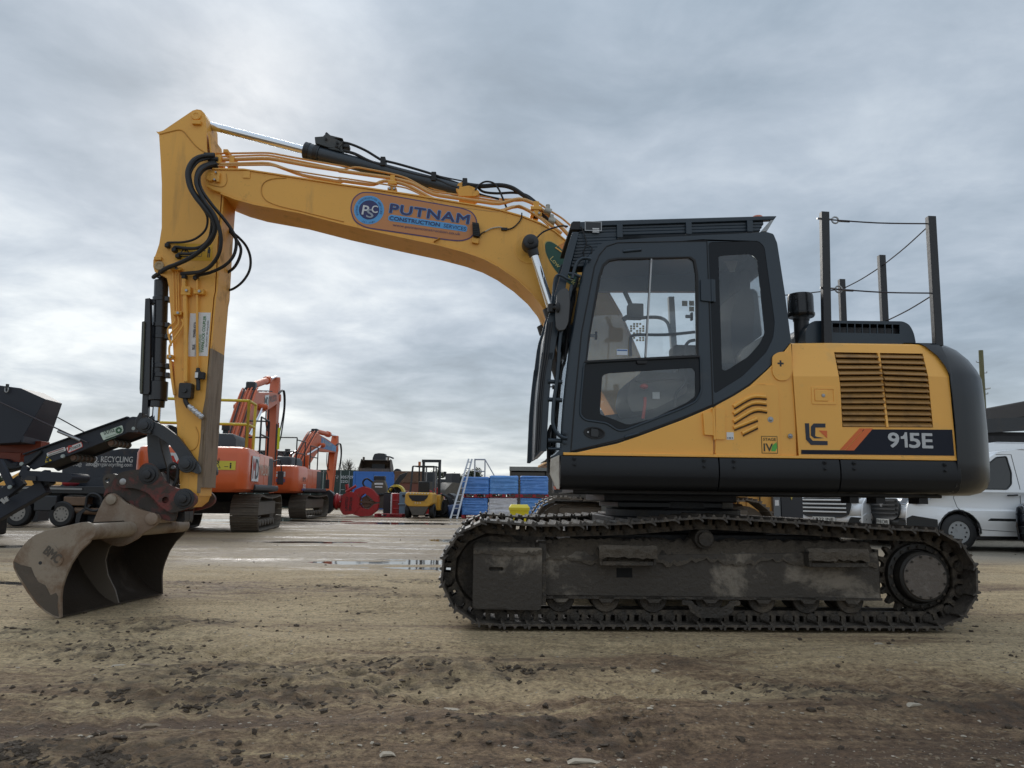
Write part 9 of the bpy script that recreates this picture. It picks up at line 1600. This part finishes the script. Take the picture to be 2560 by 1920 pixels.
# small yellow machine seen through the frame
ym = thing('yellow_hopper', 'small yellow hopper seen through the screener frame', 'hopper', (W(75, 1220, 24).x, 24, 0), 0); m = MB(); q_ = [(-.85, 1.05), (-.1, 1.5), (.75, 1.45), (.95, 1.1), (.1, 1.0), (-.85, .9)]; m.plate(q_, -.4, .4); obj('hopper_body', m, Y_, ym, bevel=.02); m = MB(); m.box(-.6, .5, -.3, .3, 0, .95); obj('hopper_base', m, Bks, ym)
# low trailer
tw_ = G(38, 1316); TR = thing('flatbed_trailer', 'dark low trailer with small wheels and a brown tank under its bed', 'trailer', (tw_.x, tw_.y, 0), 0)
for x in (0, 1.15, 2.6): wheel(TR, x, .12, .36 if x == 0 else .33, .24, axis='y', rim=mat('pale_rim', (.30, .28, .25), .5, dirt=.35) if 'pale_rim' not in bpy.data.materials else bpy.data.materials['pale_rim'])
m = MB(); m.box(-2.5, 4.6, .1, 2.3, .86, 1.05); obj('trailer_bed', m, Bks, TR, bevel=.01); m = MB(); m.box(-2.4, 4.5, .7, .85, .55, .86); obj('chassis_rail', m, Bks, TR)
m = MB(); m.box(.42, 1.0, .0, .3, .40, .8); obj('mudguard_box', m, DkG, TR, bevel=.03)
m = MB(); m.box(1.15, 1.75, .05, .5, .55, .78); m.cyl((1.1, .15, .44), (2.1, .15, .40), .09, n=14); m.box(1.1, 1.4, .06, .4, .35, .55); obj('brown_tank', m, mat('brown_tank', (.17, .105, .065), .6, dirt=.4), TR, bevel=.02)
m = MB(); m.bar((-.5, .08, 1.0), (1.6, .08, .98), .03, .05); obj('bed_edge', m, mat('pale_edge', (.3, .3, .29), .5, dirt=.3), TR)
# dark steel skip with faded lettering
SKY = 20.6; s0 = W(250, 1310, SKY); SK = thing('roll_off_skip', 'battered blue-black steel skip with faded white recycling lettering', 'skip', (s0.x, SKY, 0), 0)
SkM = mat('battered_dark_steel', (.020, .026, .038), .42, dirt=.5, dcol=(.10, .065, .045), dscale=2.2, var=.3, bump=.5, bscale=6, lo=.53)
def SP(p, dy=0): q_ = WW(L1, SKY + dy, p); return (q_.x - s0.x, q_.z)
q_ = [SP(p, .5) for p in ((560, 1560), (590, 1170), (640, 1120), (640, 960), (700, 800), (1190, 765), (1260, 752), (1500, 750), (1640, 770), (1640, 1560))]; q_ = [(x, max(.02, z_)) for x, z_ in q_]
m = MB(); m.plate(q_, .5, 2.6); obj('skip_body', m, SkM, SK, bevel=.02)
q_ = [SP(p) for p in ((570, 1555), (600, 1160), (850, 1145), (1065, 1150), (1065, 1555))]; q_ = [(x, max(.02, z_)) for x, z_ in q_]; m = MB()
# dented lower door panel
nn = 14; x0_, x1_, z1_ = q_[0][0], q_[3][0], q_[2][1]; R_ = np.random.RandomState(4); vs = [(x0_ + (x1_ - x0_) * i_ / nn + .05 * (j / nn), .02 + .10 * R_.rand() + (.0 if 0 < i_ < nn else .02), .02 + (z1_ - .02) * j / nn) for j in range(nn + 1) for i_ in range(nn + 1)]
m.add(vs, [(j * (nn + 1) + i_, j * (nn + 1) + i_ + 1, (j + 1) * (nn + 1) + i_ + 1, (j + 1) * (nn + 1) + i_) for j in range(nn) for i_ in range(nn)]); m.add([(x0_, .1, .02), (x1_, .1, .02), (x1_, .5, .02), (x0_, .5, .02), (x0_ + .05, .1, z1_), (x1_ + .05, .1, z1_), (x1_ + .05, .5, z1_), (x0_ + .05, .5, z1_)], [(4, 5, 6, 7), (0, 4, 7, 3), (1, 2, 6, 5)]); obj('door_panel', m, SkM, SK, fix=False, sm=60)
for zz_ in (SP((700, 1250))[1], SP((700, 1380))[1]): m = MB(); m.tube([(x0_ + .2, -.02, zz_), (x0_ + .5, -.03, zz_ + .03), (x0_ + .8, -.02, zz_ + .01)], .018, 6, sm=3); obj('weld_scar', m, mat('pale_scar', (.3, .3, .3), .6, dirt=.3) if 'pale_scar' not in bpy.data.materials else bpy.data.materials['pale_scar'], SK)
fad = mat('faded_white_print', (.62, .61, .58), .7, dirt=.62, dcol=(.03, .035, .045), dscale=9, var=.1, lo=.52, fine=False)
def stext(t_, a, b, h_): A, B = SP(a, .49), SP(b, .49); text(t_, (A[0], .49, A[1]), (B[0], .49, A[1]), h_, fad, SK)
stext('RSGO. RECYCLING', (850, 890), (1375, 890), .155); stext('INFO@', (730, 943), (845, 943), .12); stext('info@rsgorecycling.com', (890, 945), (1370, 945), .14)
q_ = [SP(p, -.2) for p in ((785, 1530), (800, 1430), (925, 1330), (955, 1340), (860, 1430), (830, 1530))]; m = MB(); m.plate([(x, max(0, z_)) for x, z_ in q_], -.25, .05); obj('lift_hook_arm', m, Bks, SK, bevel=.01)
a = SP((985, 1310), -.2); m = MB(); m.tube([(a[0] - .2, -.25, a[1] - .15), (a[0] - .18, -.25, a[1] + .15), (a[0], -.25, a[1] + .22), (a[0] + .18, -.25, a[1] + .1), (a[0] + .2, -.25, a[1] - .15), (a[0], -.25, a[1] - .22), (a[0] - .2, -.25, a[1] - .15)], .035, 7, sm=4); obj('hook_ring', m, Bks, SK)
for k, (px, mt) in enumerate(((700, mat('red_rag', (.4, .03, .03), .8)), (765, mat('dark_red_rag', (.25, .02, .03), .8)))): a = SP((px, 1120), .3); m = MB(); m.ball((a[0], .3, a[1] + .03), .12, sq=(1.3, .8, .8)); o = obj('plastic_scrap', m, mt, None); o.location = SK.location; tag(o, ['bright red scrap lying on the ledge of the dark skip', 'darker red scrap next to the bright one on the skip ledge'][k], 'scrap', 'scraps on the skip')
